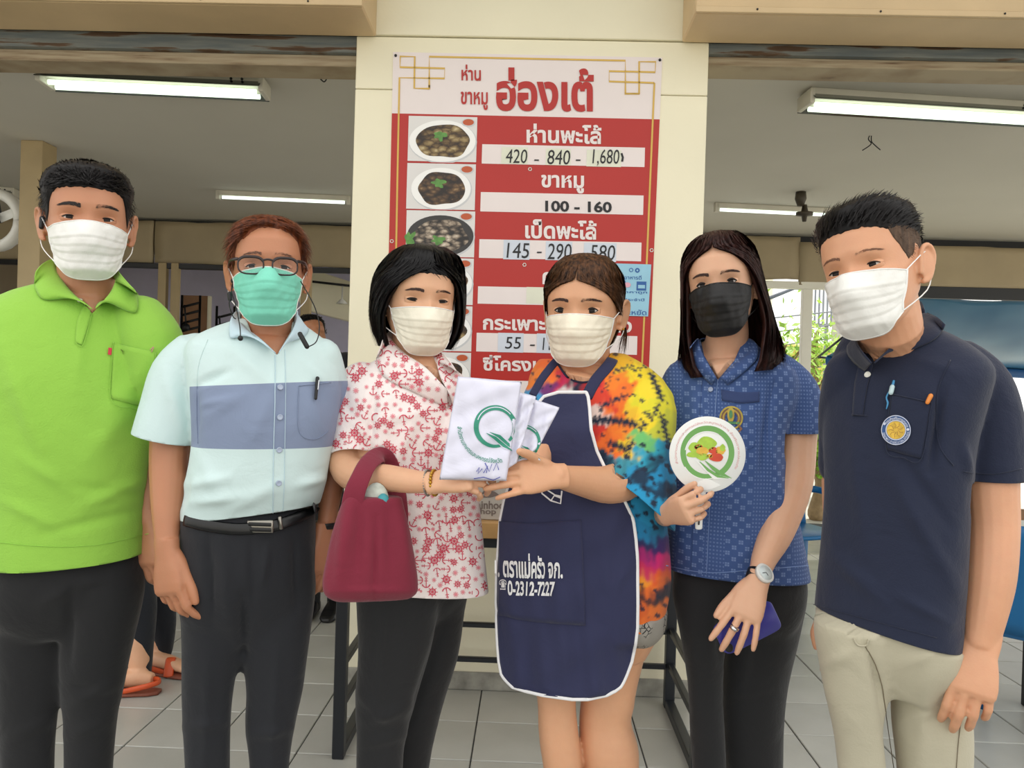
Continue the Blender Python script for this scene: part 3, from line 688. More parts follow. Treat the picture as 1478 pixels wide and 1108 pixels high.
# blue tarpaulin
def tarpm():
    t = NT('blue_tarp'); t.l(t.ramp(t.noise(.9, 3), [(0.35, srgb(44, 96, 132)), (0.65, srgb(84, 132, 160))]), t.b.inputs['Base Color']); setin(t.b, Roughness=0.3); return t.m
m_tarp = tarpm(); m_hem = mat('blue_hem', (24, 84, 140), 0.5)
tp = root('tarpaulin', P(1380, 480, 7.4), 'blue tarpaulin stretched slantwise behind the navy polo man', 'tarpaulin')
A0, A1, B1, B0 = P(1262, 424, 7.3), P(1620, 440, 7.3), P(1620, 545, 8.6), P(1192, 516, 8.6)
V, Fc = [], []; nx, ny = 60, 24
for j in range(ny+1):
    for i in range(nx+1):
        u, v = i/nx, j/ny; p = (A0*(1-u)+A1*u)*(1-v)+(B0*(1-u)+B1*u)*v
        p += Vector((0, -.05, -.10))*math.sin(math.pi*v)+Vector((0, -1, .6))*(.025*math.sin(u*26+v*3)*math.sin(math.pi*v)**.5+.03*math.sin(u*9-v*5+1)); V.append(p)
for j in range(ny):
    for i in range(nx): a = j*(nx+1)+i; Fc.append((a, a+1, a+nx+2, a+nx+1))
world_part('sheet', solid(mesh(V, Fc), .004), m_tarp, tp)
world_part('hem', mesh(*tube([B0*(1-u)+B1*u+Vector((0, -.03, -.03)) for u in np.linspace(0, 1, 12)], [(.015, .05)]*12, 8, 2, ref=(0, 0, 1))), m_hem, tp)
world_part('rope', mesh(*cyl(B0, P(1181, 515, 8.55), .014, 8)), m_black, tp); world_part('rope', mesh(*cyl(P(1181, 515, 8.55), P(1232, 474, 8.0), .012, 8)), m_black, tp)
# chairs and table at the right
m_bluep = mat('blue_plastic', (24, 104, 160), 0.35, .05)
def pl_chair(loc, rz, label):
    r = root('plastic_chair', loc, label, 'chair', 'blue plastic chairs'); r.rotation_euler = (0, 0, rz)
    link('seat', bevmesh(b3(-.21, .21, -.2, .2, .42, .445), .01, 2), m_bluep, r)
    for sx in (-1, 1):
        for sy in (-1, 1): link('leg', mesh(*loft([ring((sx*.22, sy*.21, 0), (.022, 0, 0), (0, .018, 0), 4, 12), ring((sx*.18, sy*.17, .425), (.03, 0, 0), (0, .024, 0), 4, 12)])), m_bluep, r)
        link('armrest', mesh(*tube([(sx*.2, -.17, .44), (sx*.25, -.17, .62), (sx*.25, .1, .66), (sx*.2, .2, .66)], [(.022, .012)]*4, 10, 4, ref=(1, 0, 0))), m_bluep, r)
    V, Fc = [], []
    for j in range(9):
        for i in range(9): u = i/8-.5; v = j/8; V.append(Vector((u*.42*(1-.15*v*v), .19+.07*v-.05*(1-4*u*u)*-1*.6, .44+.40*v)))
    for j in range(8):
        for i in range(8): a = j*9+i; Fc.append((a, a+1, a+10, a+9))
    link('backrest', solid(mesh(V, Fc), .012), m_bluep, r)
p = P(1170, 700, 4.6); pl_chair((p.x, 4.75, 0), .4, 'blue plastic chair seen between black masked woman and navy polo man')
p = P(1515, 850, 2.9); pl_chair((p.x, 2.95, 0), 2.4, 'blue plastic chair at the right edge behind navy polo man')
p = P(1530, 760, 3.4); tb2 = root('dining_table', (p.x+.1, 3.55, 0), 'brown table with a paper sheet at the right edge', 'table')
link('tabletop', bevmesh(b3(-.32, .5, -.3, .4, .70, .73), .005, 1), m_brown, tb2, smooth=False)
for sx in (-.28, .45):
    for sy in (-.26, .35): link('leg', bevmesh(b3(sx-.02, sx+.02, sy-.02, sy+.02, 0, .7), .003, 1), m_steel, tb2, smooth=False)
o = tag(link('paper_sheet', bevmesh(b3(-.1, .1, -.14, .14, 0, .004), .001, 1), m_white, None, (p.x-.08, 3.42, .731), False), 'white paper sheet lying on the brown table at right', 'paper')
# ================================================================== people: shared tools
def skinm(name, rgb, red=(196, 110, 90)):
    t = NT(name); c = srgb(*rgb); n = t.noise(9, 4); n2 = t.noise(70, 2)
    col = t.ramp(n, [(0.3, tuple(x*.93 for x in c[:3])+(1,)), (0.7, tuple(min(1, x*1.05) for x in c[:3])+(1,))])
    col = t.mix(t.math('MULTIPLY', n2, .16), col, srgb(*red)); t.l(col, t.b.inputs['Base Color'])
    setin(t.b, Roughness=0.48); t.b.inputs['Subsurface Weight'].default_value = .12; t.b.inputs['Subsurface Scale'].default_value = .006; t.b.inputs['Subsurface Radius'].default_value = (1, .35, .2)
    t.bump(t.noise(260, 2), .12, .002); return t.m
def hairm(name, lo, hi, rough=.42):
    t = NT(name); v = t.n('ShaderNodeMapping'); v.inputs['Scale'].default_value = (45, 45, 4); t.l(t.coord(), v.inputs[0])
    t.l(t.ramp(t.noise(3, 3, v.outputs[0]), [(0.3, srgb(*lo)), (0.72, srgb(*hi))]), t.b.inputs['Base Color']); setin(t.b, Roughness=rough); t.b.inputs['Specular IOR Level'].default_value = .18; return t.m
def clothm(name, rgb, rough=.85, weave=420, bumpy=.25, var=.05, sheen=.15):
    t = NT(name); c = srgb(*rgb)
    t.l(t.ramp(t.noise(4, 4), [(0.3, tuple(x*(1-var) for x in c[:3])+(1,)), (0.7, tuple(min(1, x*(1+var)) for x in c[:3])+(1,))]), t.b.inputs['Base Color'])
    setin(t.b, Roughness=rough, Sheen_Weight=sheen); t.bump(t.noise(weave, 2), bumpy, .0015); t.bump(t.noise(14, 4, dist=.6), .35, .014); return t.m
Z_ = [-.116, -.112, -.105, -.09, -.07, -.045, -.02, 0, .03, .06, .085, .10, .109, .113]
A_ = [.008, .024, .036, .049, .059, .066, .070, .0715, .0735, .0725, .061, .044, .023, .004]
YF = [-.064, -.072, -.082, -.087, -.084, -.089, -.089, -.086, -.092, -.087, -.069, -.046, -.022, -.002]
YB = [-.05, -.03, -.01, .0, .03, .06, .078, .088, .094, .090, .072, .05, .028, .004]
Y0 = [-.057, -.05, -.045, -.03, -.012, .003, .006, .006, .006, .006, .004, .003, .003, .001]
def HP(t, z, feat=False):
    a, f, b, y0 = (float(np.interp(z, Z_, q)) for q in (A_, YF, YB, Y0)); s, c = math.sin(t), math.cos(t)
    n = 2.35 if c > 0 else 2.0
    x = a*math.copysign(abs(s)**(2/n), s); y = y0-(y0-f)*abs(c)**(2/n) if c > 0 else y0+(b-y0)*abs(c)
    if feat and c > 0:
        e = lambda q, w: math.exp(-(q/w)**2)
        ax = abs(x)
        y -= .020*e(z+.036, .014)*e(x, .013)+.009*e(z+.016, .018)*e(x, .009)
        y -= .0035*e(z-.021, .008)*e(ax-.032, .02)
        y += .0095*e(z-.001, .0125)*e(ax-.031, .0155)
        y -= .005*e(z+.03, .02)*e(ax-.042, .02)
        y -= .004*e(z+.066, .009)*e(x, .022)
        y -= .005*e(z+.10, .01)*e(x, .02)
    return Vector((x, y, z))
def headgeo():
    zs = sorted(set([round(z, 4) for z in np.linspace(-.116, .113, 58)])); rings = [[HP(2*math.pi*j/72, z, True) for j in range(72)] for z in zs]
    g = [loft(rings)]
    for s in (-1, 1):
        rot = Matrix.Rotation(-s*.45, 3, 'Z') @ Matrix.Rotation(-.15, 3, 'X')
        g.append(ball((s*.0805, .016, -.004), 1, 16, 10, (.0042, .018, .029), rot))
        pts = [Vector((s*.076, .0, -.022)), Vector((s*.079, .002, .004)), Vector((s*.083, .008, .022)), Vector((s*.088, .020, .025)), Vector((s*.090, .031, .012)), Vector((s*.087, .030, -.008)), Vector((s*.081, .018, -.030)), Vector((s*.076, .007, -.036))]
        g.append(tube(pts, [.0035, .0038, .0042, .0042, .004, .0038, .0055, .005], 8, 3))
    return g
HEAD = headgeo()
def frame_at(px, roll_=0.0, yaw_=0.0, pitch_=0.0, s=1.0):
    base = Matrix.Rotation(-math.atan((px-CX)/F), 3, 'Z')
    tilt = Matrix(((rt.x, 0, up.x), (0, 1, 0), (rt.z, 0, up.z)))
    return tilt @ base @ Matrix.Rotation(math.radians(yaw_), 3, 'Z') @ Matrix.Rotation(math.radians(pitch_), 3, 'X') @ Matrix.Rotation(math.radians(roll_), 3, 'Y')
class Head:
    def __init__(s, eye, Y, yaw_=0, pitch_=0, roll_=0, sc=1.0, wide=1.0, tall=1.0):
        s.R = frame_at(eye[0], roll_, yaw_, pitch_); s.D = Matrix.Diagonal((sc*wide, sc, sc*tall)); s.M = s.R @ s.D
        s.o = P(eye[0], eye[1], Y)-s.M @ Vector((0, -.078, 0)); s.sc = sc
    def w(s, v): return s.o+s.M @ Vector(v)
    def geo(s): return [([s.w(p) for p in V], Fc) for V, Fc in HEAD]
def tpx(pts, N=18, k=4, flat=1.0, ref=(0, 1, 0), rounded=True):
    """tube from (px, py, Y, r_px[, flat]) knots"""
    PP, RR = [], []
    for q in pts:
        p = P(q[0], q[1], q[2]); r = q[3]*q[2]/F; f = q[4] if len(q) > 4 else flat; PP.append(p); RR.append((r, r*f))
    return tube(PP, RR, N, k, ref=ref, rounded=rounded)
def rows(L, Y, ratio=.6, delta=0.0, n=2.3, k=3, N=48):
    """closed loft from image rows (py, x_left, x_right[, Y[, ratio[, n]]])"""
    data = [[r[0], r[1], r[2], r[3] if len(r) > 3 and r[3] else Y, r[4] if len(r) > 4 and r[4] else ratio, r[5] if len(r) > 5 else n] for r in L]
    sm = catmull(data, k); out = []
    for py, x0, x1, yy, ra, nn in sm:
        c = P((x0+x1)/2, py, yy); az = math.atan(((x0+x1)/2-CX)/F); d = math.radians(delta)
        wpx = max((x1-x0)/2, 1); dep = (c-CAM).dot(fw); w = wpx*dep/F*math.cos(az)
        a = w/math.sqrt(math.cos(d)**2+(ra*math.sin(d))**2)
        th = -az+d; u = Vector((math.cos(th), math.sin(th), 0))*a; v = Vector((-math.sin(th), math.cos(th), 0))*a*ra
        out.append(ring(c, u, v, nn, N))
    return loft(out)
def inset(me_geo, d):
    me = mesh(*me_geo); bm = bmesh.new(); bm.from_mesh(me); bmesh.ops.recalc_face_normals(bm, faces=bm.faces); bm.normal_update()
    V = [v.co-v.normal*d for v in bm.verts]; Fc = [tuple(v.index for v in f.verts) for f in bm.faces]; bm.free(); return V, Fc
def hand(wrist, knuck, dorsal, side=1, sc=1.0, curl=(20, 30, 20), curls=None, splay=(6, 2, -2, -7), thumb=(45, 10, 25), thin=1.0, wr=.026, thumb_dir=None):
    """palm and five fingers. side=+1: the thumb lies towards +y of the frame (dir x dorsal)"""
    W_ = Vector(wrist); x = (Vector(knuck)-W_).normalized(); z = Vector(dorsal); z = (z-x*z.dot(x)).normalized(); y = z.cross(x)*side
    T = lambda a, b, c: W_+(x*a+y*b+z*c)*sc
    g = []
    rr = []
    for a, hw, ht, off, zo in ((-.02, wr/sc, .019, 0, 0), (.0, wr/sc, .018, 0, 0), (.02, .030, .0165, .001, 0), (.045, .037, .0155, .002, 0), (.07, .0395, .0135, .001, 0), (.086, .038, .011, 0, 0), (.094, .033, .007, 0, -.002)):
        rr.append(ring(T(a, off, zo), y*hw*sc, z*ht*sc, 2.5, 24))
    g.append(loft(rr))
    base = [.0285, .0095, -.0095, -.0275]; L = [(.042, .025, .021), (.046, .029, .022), (.043, .027, .021), (.034, .021, .019)]; rad = [.0088, .009, .0086, .0076]
    tips = []
    for i in range(4):
        c = curls[i] if curls else curl; s = math.radians(splay[i]); ang = 0
        p = Vector((.083-(.004, 0, .003, .009)[i], base[i], .0)); pts = [p-Vector((.03, 0, .0)), p]; d2 = Vector((math.cos(s), math.sin(s), 0))
        r = rad[i]*thin; rads = [r*.9, r*1.08]
        for j in range(3):
            ang += math.radians(c[j]); d = Vector((d2.x*math.cos(ang), d2.y*math.cos(ang), -math.sin(ang)))
            for h in (.5, 1.0): pts.append(p+d*L[i][j]*h); rads.append(r*((.96, 1.02), (.93, .95), (.88, .74))[j][h == 1.0])
            p = p+d*L[i][j]
        g.append(tube([T(*q) for q in pts], [q*sc for q in rads], 10, 2, ref=z)); tips.append((T(*p), (x*d.x+y*d.y+z*d.z), z))
    a0, a1, a2 = (math.radians(q) for q in thumb); p = Vector((.012, .018, -.004)); pts = [p]; rads = [.014]
    ang = a0; dz = -math.sin(a1)
    for j, l in enumerate((.045, .034, .027)):
        d = Vector((math.cos(ang), math.sin(ang), dz)).normalized(); pts += [p+d*l*.5, p+d*l]; rads += [(.0145, .0105), (.0105, .0105), (.0098, .0078)][j]; p = p+d*l; ang -= a2
    g.append(tube([T(*q) for q in pts], [q*sc*thin for q in rads], 12, 2, ref=z)); tips.append((T(*p), (x*d.x+y*d.y+z*d.z), z))
    return g, tips
m_nail = mat('finger_nail', (226, 176, 158), 0.3, .03)
def eyes(hd, skin, par, lash=.0008, openh=(.0048, .0034), w=.0135, tilt=.0012, look=(0, 0), brow=None, browm=None, lid=None):
    """eyeballs with lids, irises, lashes and brows as parts"""
    m_eye = mat('eye_white', (214, 206, 200), .25, .02); m_iris = mat('iris_brown', (24, 15, 12), .3, .1, spec=.25); m_lash = mat('lash', (26, 18, 16), .6)
    hu, hl = openh[0]*1.28, openh[1]*1.15; lash = lash*1.25
    for s in (-1, 1):
        c = Vector((s*.031, -.0628, 0)); ex = Vector((.0165, .0125, .0125))
        V, Fc = ball(c, 1, 20, 12, tuple(ex)); e = world_part('eye', mesh([hd.w(v) for v in V], Fc), m_eye, par)
        # iris cap
        V, Fc = [], []; gx, gz = look
        for i in range(6):
            for j in range(20):
                r = .0068*i/5; a = 2*math.pi*j/20; x = gx+r*math.cos(a); z = gz+r*math.sin(a)
                y = -ex.y*math.sqrt(max(0, 1-(x/ex.x)**2-(z/ex.z)**2))-.0004; V.append(hd.w(c+Vector((x, y, z))))
        for i in range(5):
            for j in range(20): Fc.append((i*20+j, i*20+(j+1) % 20, (i+1)*20+(j+1) % 20, (i+1)*20+j))
        me = mesh(V, Fc); me.transform(Matrix.Translation(-wloc(par))); link('iris', me, m_iris, e)
        def edge(q, up_):  # q -1..1 across
            f = max(0, 1-abs(q)**2.2); return (hu*f if up_ else -hl*f)+tilt*q*s
        for up_ in (True, False):
            V, Fc = [], []; NX, NZ = 22, 7
            for i in range(NX+1):
                q = -1.26+2.52*i/NX; x = q*w; z0 = edge(max(-1, min(1, q)), up_)
                for j in range(NZ+1):
                    z = z0+((.0115 if up_ else -.0105)-z0)*j/NZ
                    k = 1.07; rr = 1-(x/(ex.x*1.1))**2-(z/(ex.z*1.13))**2
                    y = -ex.y*k*math.sqrt(max(.0, rr)) if rr > 0 else 0
                    y -= .0006 if j == 0 else 0; V.append(hd.w(c+Vector((x, y, z))))
            for i in range(NX):
                for j in range(NZ): a = i*(NZ+1)+j; Fc.append((a, a+1, a+NZ+2, a+NZ+1))
            me = solid(mesh(V, Fc), .0012*hd.sc, 0); world_part('eyelid', me, skin, par)
            if up_ or lash > .001:
                pts = []; 
                for i in range(15):
                    q = -1.0+2.0*i/14; x = q*w; z = edge(q, up_); rr = 1-(x/(ex.x*1.1))**2-(z/(ex.z*1.13))**2
                    pts.append(hd.w(c+Vector((x, -ex.y*1.09*math.sqrt(max(0, rr))-.0004, z))))
                world_part('lashes', mesh(*tube(pts, [(lash if up_ else lash*.5)*(.5+math.sin(math.pi*(.15+.8*i/14))) for i in range(15)], 6, 1, rounded=False)), m_lash, par)
        # crease line above
    tree = bvh([mesh(*join(hd.geo()))])
    bw, bz, arch, thk, nn = brow or (.020, .0225, .003, .0045, 110)
    rr = random.Random(5)
    for s in (-1, 1):
        V, Fc = [], []
        for k in range(nn):
            q = rr.random(); x = s*(.0125+bw*2*q*.86); zz = bz+arch*math.sin(math.pi*min(1, q*.8))*1.0-.0015*q*q+max(-.5, min(.5, rr.gauss(0, .28)))*thk*(1-.55*q*q); L = .0055
            a = math.radians(50-62*q+rr.uniform(-10, 10)); dx = s*math.cos(a)*L; dz = math.sin(a)*L*.55
            P0 = []
            for xx, z2 in ((x-.0007, zz-.0003), (x+.0007, zz+.0003), (x+dx, zz+dz)):
                o = hd.w((xx, -.2, z2)); d = (hd.R @ Vector((0, 1, 0))).normalized(); h = tree.ray_cast(o, d); P0.append((h[0] if h[0] else hd.w((xx, -.09, z2)))-d*.0009)
            i = len(V); V += P0; Fc.append((i, i+1, i+2))
        tag(world_part('eyebrow', mesh(V, Fc), browm, par, False), kind='stuff')
def mask_part(hd, par, m, mloop, top=-.008, bot=-.118, wide=68, nose=.012, seed=0, side_top=-.024, side_bot=-.086, edge=None, puff=0.0, name='face_mask'):
    NX, NV = 48, 40; V, Fc = [], []; rr = random.Random(seed); ph = [rr.uniform(0, 6) for _ in range(6)]
    def pt(u, v, off=0.0):
        zt_ = top+(side_top-top)*abs(u)**1.6; zb_ = bot+(side_bot-bot)*abs(u)**2.6; z = zt_+(zb_-zt_)*v
        T = math.radians(wide-2*v); t = u*T
        p = HP(t, max(z, -.070)); q_ = HP(t, max(z, -.100)); k_ = .35*max(0, min(1, (-.070-z)/.05)); p = p*(1-k_)+q_*k_; p.z = z
        if z < -.100: p.y += (-.100-z)*1.3
        c = Vector((0, .006, z)); n = (p-c); n.z = 0; n.normalize()
        ext = .0035+puff*math.sin(math.pi*v)
        ridge = nose*math.exp(-(u/(.15+.30*v))**2)*math.exp(-((v-.30)/.34)**2)*1.55
        body_ = .010*math.exp(-(u/.62)**2)*math.sin(math.pi*min(1, v*.85+.12))
        pl = .0024*(((v*7.0) % 1.0)-.5)*(1 if .18 < v < .78 else 0)*(1-abs(u)**6)
        wr = .0011*math.sin(7*u+9*v+ph[0])*math.sin(11*v-5*u+ph[1])+.0008*math.sin(23*u+ph[2]+6*v)*math.sin(14*v+ph[3])
        return hd.w(p+n*(ext+ridge+body_+pl+wr+off))
    for j in range(NV+1):
        for i in range(NX+1): V.append(pt(-1+2*i/NX, j/NV))
    for j in range(NV):
        for i in range(NX): a = j*(NX+1)+i; Fc.append((a, a+NX+1, a+NX+2, a+1))
    me = solid(mesh(V, Fc), .0012, 0); mk = world_part(name, me, m, par)
    L = wloc(par)
    def sub(nm, g, mm): me = mesh(*g); me.transform(Matrix.Translation(-L)); return link(nm, me, mm, mk)
    for s in (-1, 1):
        A_0, B_0 = pt(s*.97, .03, .001), pt(s*.97, .95, .001)
        e1, e2 = hd.w((s*.083, .022, .016)), hd.w((s*.083, .030, -.016))
        sub('ear_loop', tube([A_0, hd.w((s*.081, .004, .010)), e1], [.0011]*3, 6, 4), mloop)
        sub('ear_loop', tube([B_0, hd.w((s*.079, .005, -.052)), e2], [.0011]*3, 6, 4), mloop)
        sub('side_binding', tube([pt(s*1.0, v, .0006) for v in np.linspace(0, 1, 9)], [(.0022, .0008)]*9, 6, 1, ref=hd.R @ Vector((s, -.3, 0)), rounded=False), edge or mloop)
    sub('top_binding', tube([pt(u, .012, .0006) for u in np.linspace(-1, 1, 25)], [.0012]*25, 6, 1, rounded=False), edge or mloop)
    sub('bottom_binding', tube([pt(u, .99, .0006) for u in np.linspace(-1, 1, 25)], [.0011]*25, 6, 1, rounded=False), edge or mloop)
    return mk, pt
def strands(L, w, face=None):
    """flat tapering strips; L = list of (points, side vector)"""
    V, Fc = [], []
    for pts, sd in L:
        i = len(V); n = len(pts)
        for k, p in enumerate(pts):
            ww = w*(1-.75*(k/(n-1))**2); V += [p-sd*ww/2, p+sd*ww/2]
        for k in range(n-1): Fc.append((i+2*k, i+2*k+1, i+2*k+3, i+2*k+2))
    return V, Fc
def short_hair(hd, par, m, line, thick, flow, n=3500, length=.018, lift=.35, width=.0016, seed=0, name='hair', jit=.3, region=None, smooth=.0):
    """line(t) hairline z, thick(t,z) thickness, flow(t,z) local direction"""
    c0 = Vector((0, .012, .012)); NT_, NZ_ = 96, 26; V, Fc = [], []; rr = random.Random(seed)
    def sp(t, z, th): p = HP(t, z); n_ = (p-c0).normalized(); return p+n_*th, n_
    for j in range(-1, NZ_+1):
        for i in range(NT_):
            t = -math.pi+2*math.pi*i/NT_; zl = line(t)+.0009*math.sin(t*23)+.0010*math.sin(t*41+1)
            if j < 0: p, _ = sp(t, zl-.001, -.003)
            else:
                f = j/NZ_; z = zl+(.1128-zl)*math.sin(f*math.pi/2); th = thick(t, z)*min(1, .05+f*2.6)
                th += .0005*math.sin(t*31+z*200)+.0004*math.sin(t*17-z*330); p, _ = sp(t, z, th)
            V.append(hd.w(p))
    for j in range(NZ_+1):
        for i in range(NT_): a = j*NT_+i; b = j*NT_+(i+1) % NT_; Fc.append((a, b, b+NT_, a+NT_))
    Fc.append(tuple(range((NZ_+1)*NT_, (NZ_+2)*NT_))); me = mesh(V, Fc)
    L = []
    for k in range(n):
        t = rr.uniform(-math.pi, math.pi); zl = line(t)
        z = zl+(.1125-zl)*math.sin((rr.random()**.8)*math.pi/2)
        th = thick(t, z); p, n_ = sp(t, z, th*rr.uniform(.35, .95)); d = Vector(flow(t, z)); d = (d-n_*d.dot(n_)); d = d.normalized() if d.length > 1e-3 else Vector((0, 1, 0))
        d = (d+n_*lift*rr.uniform(.3, 1.4)+Vector((rr.gauss(0, jit), rr.gauss(0, jit), rr.gauss(0, jit)))*.5).normalized(); ln = length*rr.uniform(.6, 1.2)
        side = d.cross(n_).normalized(); pts = []
        for q in range(4): f = q/3; pts.append(hd.w(p+d*ln*f-n_*ln*.35*f*f*(0.6)))
        L.append((pts, (hd.R @ side)))
    g = strands(L, width); m2 = mesh(*join([([v.co.copy() for v in me.vertices], [tuple(p.vertices) for p in me.polygons]), g]))
    return tag(world_part(name, m2, m, par), kind='stuff')
def long_hair(hd, par, m, T, t0L, t0R, n=1600, seed=0, width=.004, name='hair', curl=.02, spread=.006, part=0.0):
    """T rows (z, half_width, front, back, y0); t0 gives where the hair ends towards the face at each z (degrees from the front)"""
    Zs = [r[0] for r in T][::-1]; col = lambda i: [r[i] for r in T][::-1]; rr = random.Random(seed)
    def S_(s, u, z, off=0.0):
        a, f, b, y0 = (float(np.interp(z, Zs, col(i))) for i in (1, 2, 3, 4)); tt = (t0L if s < 0 else t0R)
        t0 = float(np.interp(z, [q[0] for q in tt][::-1], [q[1] for q in tt][::-1])); t = math.radians(t0+(180-t0)*u)
        x = s*a*math.sin(t)+part*math.exp(-((z-.12)/.05)**2); c = math.cos(t); y = y0-(f if c > 0 else b)*c
        p = Vector((x, y, z)); nrm = Vector((s*math.sin(t), -c, .25 if z > .05 else 0)).normalized(); return p+nrm*off
    ztop, zend = T[0][0], T[-1][0]; V, Fc = [], []; NU, NZ = 40, 34
    for s in (-1, 1):
        base = len(V)
        for layer in (0, 1):
            for j in range(NZ+1):
                f = j/NZ; z = ztop+(zend-ztop)*(f**1.25)
                for i in range(NU+1):
                    u = i/NU; th = 0 if layer == 0 else -.010*min(1, f*5)
                    e = .0016*math.sin(u*70+z*25+s)+.0011*math.sin(u*131-z*50)
                    V.append(hd.w(S_(s, u, z, e+th)))
        n1 = (NU+1)*(NZ+1)
        for j in range(NZ):
            for i in range(NU):
                a = base+j*(NU+1)+i; Fc.append((a, a+1, a+NU+2, a+NU+1)); Fc.append((a+n1, a+n1+NU+1, a+n1+NU+2, a+n1+1))
            a = base+j*(NU+1); Fc.append((a, a+NU+1, a+NU+1+n1, a+n1))
        for i in range(NU): a = base+NZ*(NU+1)+i; Fc.append((a, a+1, a+1+n1, a+n1))
    me = mesh(V, Fc); L = []
    for k in range(n):
        s = rr.choice((-1, 1)); u = rr.random()**1.3; f0 = rr.random()**2*.55; f1 = min(1, f0+rr.uniform(.35, .8)); off = rr.uniform(-.001, spread); pts = []; du = rr.gauss(0, .03); K = 9
        for q in range(K):
            f = f0+(f1-f0)*q/(K-1); z = ztop+(zend-ztop)*(f**1.25); e = max(0, (f-.8)/.2); uu = min(1, max(0, u+du*math.sin(q*.5)-.02*e*rr.random()))
            p = S_(s, uu, z, off*(.3+.7*min(1, f*2))+e*rr.uniform(-curl, curl)*.3); pts.append(hd.w(p))
        d = (pts[-1]-pts[0]).normalized(); o = (pts[K//2]-hd.o).normalized(); sd = d.cross(o).normalized(); L.append((pts, sd))
    g = strands(L, width); m2 = mesh(*join([([v.co.copy() for v in me.vertices], [tuple(p.vertices) for p in me.polygons]), g]))
    return tag(world_part(name, m2, m, par), kind='stuff')
def collar(par, tree, m, folds, outs, neckY, thick=.0022, band=None, name='collar', off=.004):
    """flaps: fold line and outer line in pixels, outer laid onto the shirt, fold lifted round the neck"""
    out = []
    for fold, outer in zip(folds, outs):
        A = catmull(fold, 6); B = catmull(outer, 6); K = 18
        rs = lambda L: [np.array([np.interp(i/(K-1)*(len(L)-1), range(len(L)), [p[k] for p in L]) for k in range(len(L[0]))]) for i in range(K)]
        A, B = rs(A), rs(B); V, Fc = [], []; NJ = 8
        for i in range(K):
            b, n = cast(B[i][0], B[i][1], tree, off, neckY); a = P(A[i][0], A[i][1], A[i][2])
            for j in range(NJ+1):
                f = j/NJ; p = a*(1-f)+b*f; p = p+Vector((0, -.008, .004))*math.sin(math.pi*f)*(.8)
                V.append(p)
        for i in range(K-1):
            for j in range(NJ): q = i*(NJ+1)+j; Fc.append((q, q+1, q+NJ+2, q+NJ+1))
        out.append(world_part(name, solid(mesh(V, Fc), thick, 0), m, par))
    return out
def button(par, tree, px, py, r, m, Yd=1.5):
    p, n = cast(px, py, tree, .002, Yd); u = n.orthogonal().normalized(); v = n.cross(u)
    g = loft([ring(p-n*.001, u*r, v*r, 2, 16), ring(p+n*.0012, u*r, v*r, 2, 16), ring(p+n*.0016, u*r*.8, v*r*.8, 2, 16), ring(p+n*.0009, u*r*.6, v*r*.6, 2, 16)])
    return world_part('button', mesh(*g), m, par)
def overlay(par, tree, A, B, nu, nv, off, m, name, Yd=1.5, th=.0016, label=None):
    o = world_part(name, solid(mesh(*patch(A, B, nu, nv, tree, off, Yd)), th, 0), m, par)
    if label: o['label'] = label
    return o
def print2(par, tree, g, off, m, name, Yd=1.6, maxl=None, kind=None, label=None):
    if maxl: g = subdiv2(g, maxl)
    o = world_part(name, mesh(*decal(g[0], g[1], tree, off, Yd)), m, par, False)
    if kind: o['kind'] = kind
    if label: o['label'] = label
    return o
def seam(par, tree, pts, r, off, m, name='seam', Yd=1.5):
    L = [cast(x, y, tree, off, Yd)[0] for x, y in catmull(pts, 8)]
    return world_part(name, mesh(*tube(L, [r]*len(L), 6, 1, rounded=False)), m, par)
def cuts(me, L):
    """L: (point px,py,Y, direction px,py,Y, radius m)"""
    for (a, b, r) in L:
        p = P(*a); q = P(*b); bisect_cut(me, p, q-p, p+(q-p)*.5, r)
    return me
def tcut(me, th=.0025): return solid(me, th, -1)
def tuck(o, tree, xr, yr, depth=.005, maxd=.05, lat=.004):
    """keep what a garment covers just beneath the cloth"""
    me = o.data; L = wloc(o.parent); co = getco(me)+np.array(L); px, py = proj(co); idx = np.nonzero((px > xr[0]) & (px < xr[1]) & (py > yr[0]) & (py < yr[1]))[0]
    for i in idx:
        v = Vector(co[i]); p, n, f, d = tree.find_nearest(v, maxd)
        if p is None: continue
        sd = (v-p).dot(n)
        if sd > -depth and ((v-p)-n*sd).length < lat: co[i] = p-n*depth
    setco(me, co-np.array(L))
def shoes(par, L, m):
    for (x, y, dx) in L:
        V = []
        rings = []
        for f, w, h, z in ((0, .03, .05, .0), (.1, .038, .075, 0), (.3, .04, .085, 0), (.5, .042, .07, 0), (.75, .046, .045, 0), (.92, .04, .035, 0), (1.0, .02, .02, 0)):
            c = Vector((x+dx*f*.27, y+.09-f*.27, h/2)); rings.append(ring(c, (w, 0, 0), (0, 0, h/2), 3, 20))
        world_part('shoe', union([loft(rings)], .006, 3), m, par)
def finish_body(parts, par, m, voxel=.0026, sm=2, name='body'):
    me = union(parts, voxel, sm); return me, world_part(name, me.copy(), m, par)
def trousers(parts, par, m, crease, name='trousers', voxel=.007, seed=0, wob=.0016, cutsL=()):
    me = union(parts, voxel, 12); wobble(me, wob, 9, 9, 22, seed, 1.4); creases(me, crease); 
    for (p, n, c, r) in cutsL: bisect_cut(me, p, n, c, r)
    o = world_part(name, me.copy(), m, par); return me, o
# ------------------------------------------------------------------ shared cloth and skin
m_btn = mat('white_button', (232, 232, 224), .3, .02); m_maskw = clothm('white_mask', (236, 236, 232), .8, 300, .1, .01, .05); m_loop = mat('white_elastic', (240, 240, 238), .7, .01)
m_blackc = clothm('black_trouser_cloth', (21, 22, 25), .85); m_navyc = clothm('navy_trouser_cloth', (17, 20, 28), .8); m_shoe = mat('black_leather', (18, 18, 20), .35)
H_black = hairm('black_hair', (8, 7, 8), (30, 27, 27))
